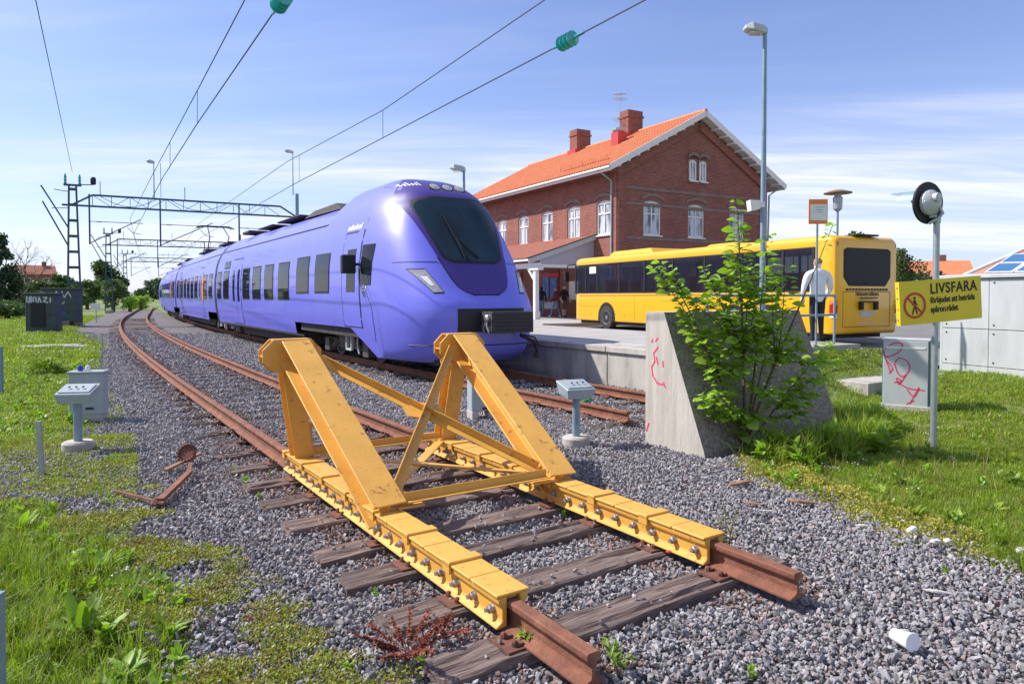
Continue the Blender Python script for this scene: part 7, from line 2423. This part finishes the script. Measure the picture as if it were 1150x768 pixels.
# ================================================================== trees
def tree(label, px, pyb, y, pyt, rad, m, seed, nleaf=2600, ls=.32, kind='tree', name='tree', trunk=.25, squash=1.0):
    c = D(px, pyb, y)
    b = Vector((c.x, c.y, gz(c.x, c.y) if y < 80 else -.06))
    top = D(px, pyt, y).z
    h = top - b.z
    o = thing(name, label, 'tree' if name != 'bush' else 'bush', b)
    r = random.Random(seed)
    q = MB()
    th = h * (.45 if kind == 'tree' else .3)
    q.tube([(0, 0, -.1), (.05 * h * r.uniform(-.3, .3), 0, th * .5), (0, 0, th)], [trunk, trunk * .8, trunk * .6], 7)
    for k in range(6):
        a = k * 1.05 + r.uniform(-.3, .3)
        q.tube([(0, 0, th * r.uniform(.6, 1)), (math.cos(a) * rad * .35, math.sin(a) * rad * .35, h * r.uniform(.5, .62)), (math.cos(a) * rad * .7, math.sin(a) * rad * .7, h * r.uniform(.65, .85))], [trunk * .45, trunk * .25, trunk * .08], 5)
    q.build('trunk', M['bark'], o, smooth=60)
    q = MB()
    z0 = h * (.12 if kind == 'tree' else .02)
    ncl = 26 if kind != 'cone' else 90
    cls = []
    for k in range(ncl):
        v = Vector((r.gauss(0, 1), r.gauss(0, 1), r.gauss(0, 1))).normalized() * r.uniform(.45, .95)
        if kind == 'cone':
            zz = r.random() ** 1.3
            a = r.uniform(0, 6.28)
            rr = rad * (1 - zz) * r.uniform(.5, 1.0) + .15
            cls.append((Vector((math.cos(a) * rr, math.sin(a) * rr, z0 + (h - z0) * zz)), rad * (.36 - .22 * zz)))
        else: cls.append((Vector((v.x * rad * .75, v.y * rad * .75, (z0 + h) / 2 + v.z * (h - z0) * .40)), rad * r.uniform(.22, .42)))
    for i in range(nleaf):
        cc, cr = cls[i % ncl]
        v = Vector((r.gauss(0, 1), r.gauss(0, 1), r.gauss(0, 1))).normalized() * cr * r.random() ** .4
        p = cc + Vector((v.x, v.y, v.z * .75 * squash))
        if p.z > h: p.z = h - r.random() * .1 * h
        d = Vector((r.gauss(0, 1), r.gauss(0, 1), r.gauss(0, 1))).normalized()
        sd = d.cross(Vector((r.gauss(0, 1), r.gauss(0, 1), r.gauss(0, 1)))).normalized()
        k = ls * r.uniform(.5, 1.2)
        q.add([p - d * k * .5, p + sd * k * .32, p + d * k * .5, p - sd * k * .32], [(0, 1, 2, 3)])
    stuff(q.build('crown', M[m], o))
    return o
tree('hedge-like green bush along the lawn edge by the relay cabinets', 8, 356, 52, 338, 1.7, 'tree_mid', 40, 1500, .25, 'bush', 'bush')
tree('rounded green bush behind the dark relay cabinets', 52, 350, 75, 325, 2.0, 'tree_mid', 41, 1700, .28, 'bush', 'bush')
tree('dark dense evergreen at the far left edge, darker than its neighbours', 1, 350, 60, 262, 2.3, 'tree_dark', 1, 7000, .34, 'cone')
tree('low green bush beside the dark evergreen', 20, 352, 58, 333, 1.6, 'tree_mid', 2, 1500, .25, 'bush', 'bush')
tree('roundish green tree right of the brick house', 66, 345, 100, 307, 2.9, 'tree_mid', 3, 5000, .42)
tree('pale bush before the brick house', 42, 348, 85, 313, 2.4, 'tree_pale', 4, 3500, .34, 'bush', 'bush')
tree('tallest dark green tree left of the line', 121, 345, 108, 292, 3.5, 'tree_mid', 5, 7000, .48)
tree('pale willow-like tree in front of the tallest dark tree', 127, 348, 80, 309, 1.8, 'tree_pale', 6, 4500, .28)
tree('mid green tree between round tree and tallest dark tree', 98, 346, 95, 312, 2.6, 'tree_mid', 7, 4200, .40)
tree('small dark tree at the left of the second portal', 84, 347, 84, 320, 1.9, 'tree_mid', 8, 1800, .28, 'bush')
tree('bright yellow-green bush beside the far rails', 158, 345, 88, 329, 1.5, 'leaf', 9, 1500, .22, 'bush', 'bush')
tree('second yellow-green bush, closer to the willow-like tree', 146, 346, 80, 333, 1.2, 'leaf', 10, 1200, .22, 'bush', 'bush')
tree('distant dark tree right of the far rails', 172, 337, 190, 312, 4.2, 'tree_dark', 11, 2200, .6)
tree('distant dark tree standing just behind the train tail', 186, 337, 180, 308, 4.6, 'tree_dark', 12, 2200, .6)
tree('distant low tree closing the view along the rails', 160, 337, 230, 322, 3.5, 'tree_mid', 13, 1600, .6)
tree('green tree rising behind the bus rear corner', 1012, 345, 46, 262, 1.5, 'tree_mid', 14, 2400, .22)
tree('small tree tip showing over the bus roof', 952, 345, 44, 248, 1.3, 'tree_mid', 15, 1800, .22)
tree('dark bush between the bus and the orange-roofed house', 1028, 342, 62, 294, 2.6, 'tree_dark', 16, 2400, .3, 'bush', 'bush')
tree('dark garden tree beyond the warning sign', 1052, 342, 90, 300, 1.8, 'tree_dark', 17, 1500, .34)
for k in range(8):                       # a row of tall trees across the lawn, reflected in the train's windows
    c = Vector((-46 - 1.5 * (k % 3), -34 + 8.2 * k, 0))
    o = tree('tall leafy tree in the row across the lawn facing the train', 0, 345, 60, 200, 4.2, 'tree_mid', 50 + k, 1500, .9)
    o.location = (c.x, c.y, -.06)
    o['group'] = 'tall trees across the lawn'
# bare tree
c = D(33, 346, 104)
o = thing('bare_tree', 'leafless tree with fine branches above the brick house', 'tree', (c.x, c.y, -.06))
r = random.Random(31)
q = MB()
def grow(p, d, l, rad, lev):
    e = p + d * l
    q.tube([p, (p + e) / 2 + Vector((r.uniform(-.1, .1) * l, r.uniform(-.1, .1) * l, 0)), e], [rad, rad * .8, rad * .6], 5)
    if lev < 5:
        for _ in range(3 if lev < 4 else 2):
            grow(e, (d + Vector((r.gauss(0, .55), r.gauss(0, .55), r.gauss(.15, .3)))).normalized(), l * r.uniform(.6, .8), rad * .58, lev + 1)
grow(Vector((0, 0, 0)), Vector((0, 0, 1)), 3.4, .20, 0)
q.build('trunk', M['bark'], o)
# a far belt of trees all round the horizon
q = MB()
r = random.Random(77)
for i in range(15000):
    a = r.uniform(-2.0, 2.0)
    rd = r.uniform(330, 380)
    hx = 6.5 + 2.5 * mnoise.noise(Vector((a * 14, 0, 0))) + 1.5 * mnoise.noise(Vector((a * 60, 3, 0)))
    if -.66 < a < -.40: hx *= .55
    p = Vector((math.sin(a) * rd, math.cos(a) * rd, r.random() ** .8 * hx))
    d = Vector((r.gauss(0, 1), r.gauss(0, 1), r.gauss(0, 1))).normalized()
    sd = d.cross(Vector((r.gauss(0, 1), r.gauss(0, 1), r.gauss(0, 1)))).normalized()
    k = r.uniform(1.2, 2.6)
    q.add([p - d * k * .5, p + sd * k * .4, p + d * k * .5, p - sd * k * .4], [(0, 1, 2, 3)])
o = stuff(q.build('distant_woodland', M['tree_dark']))
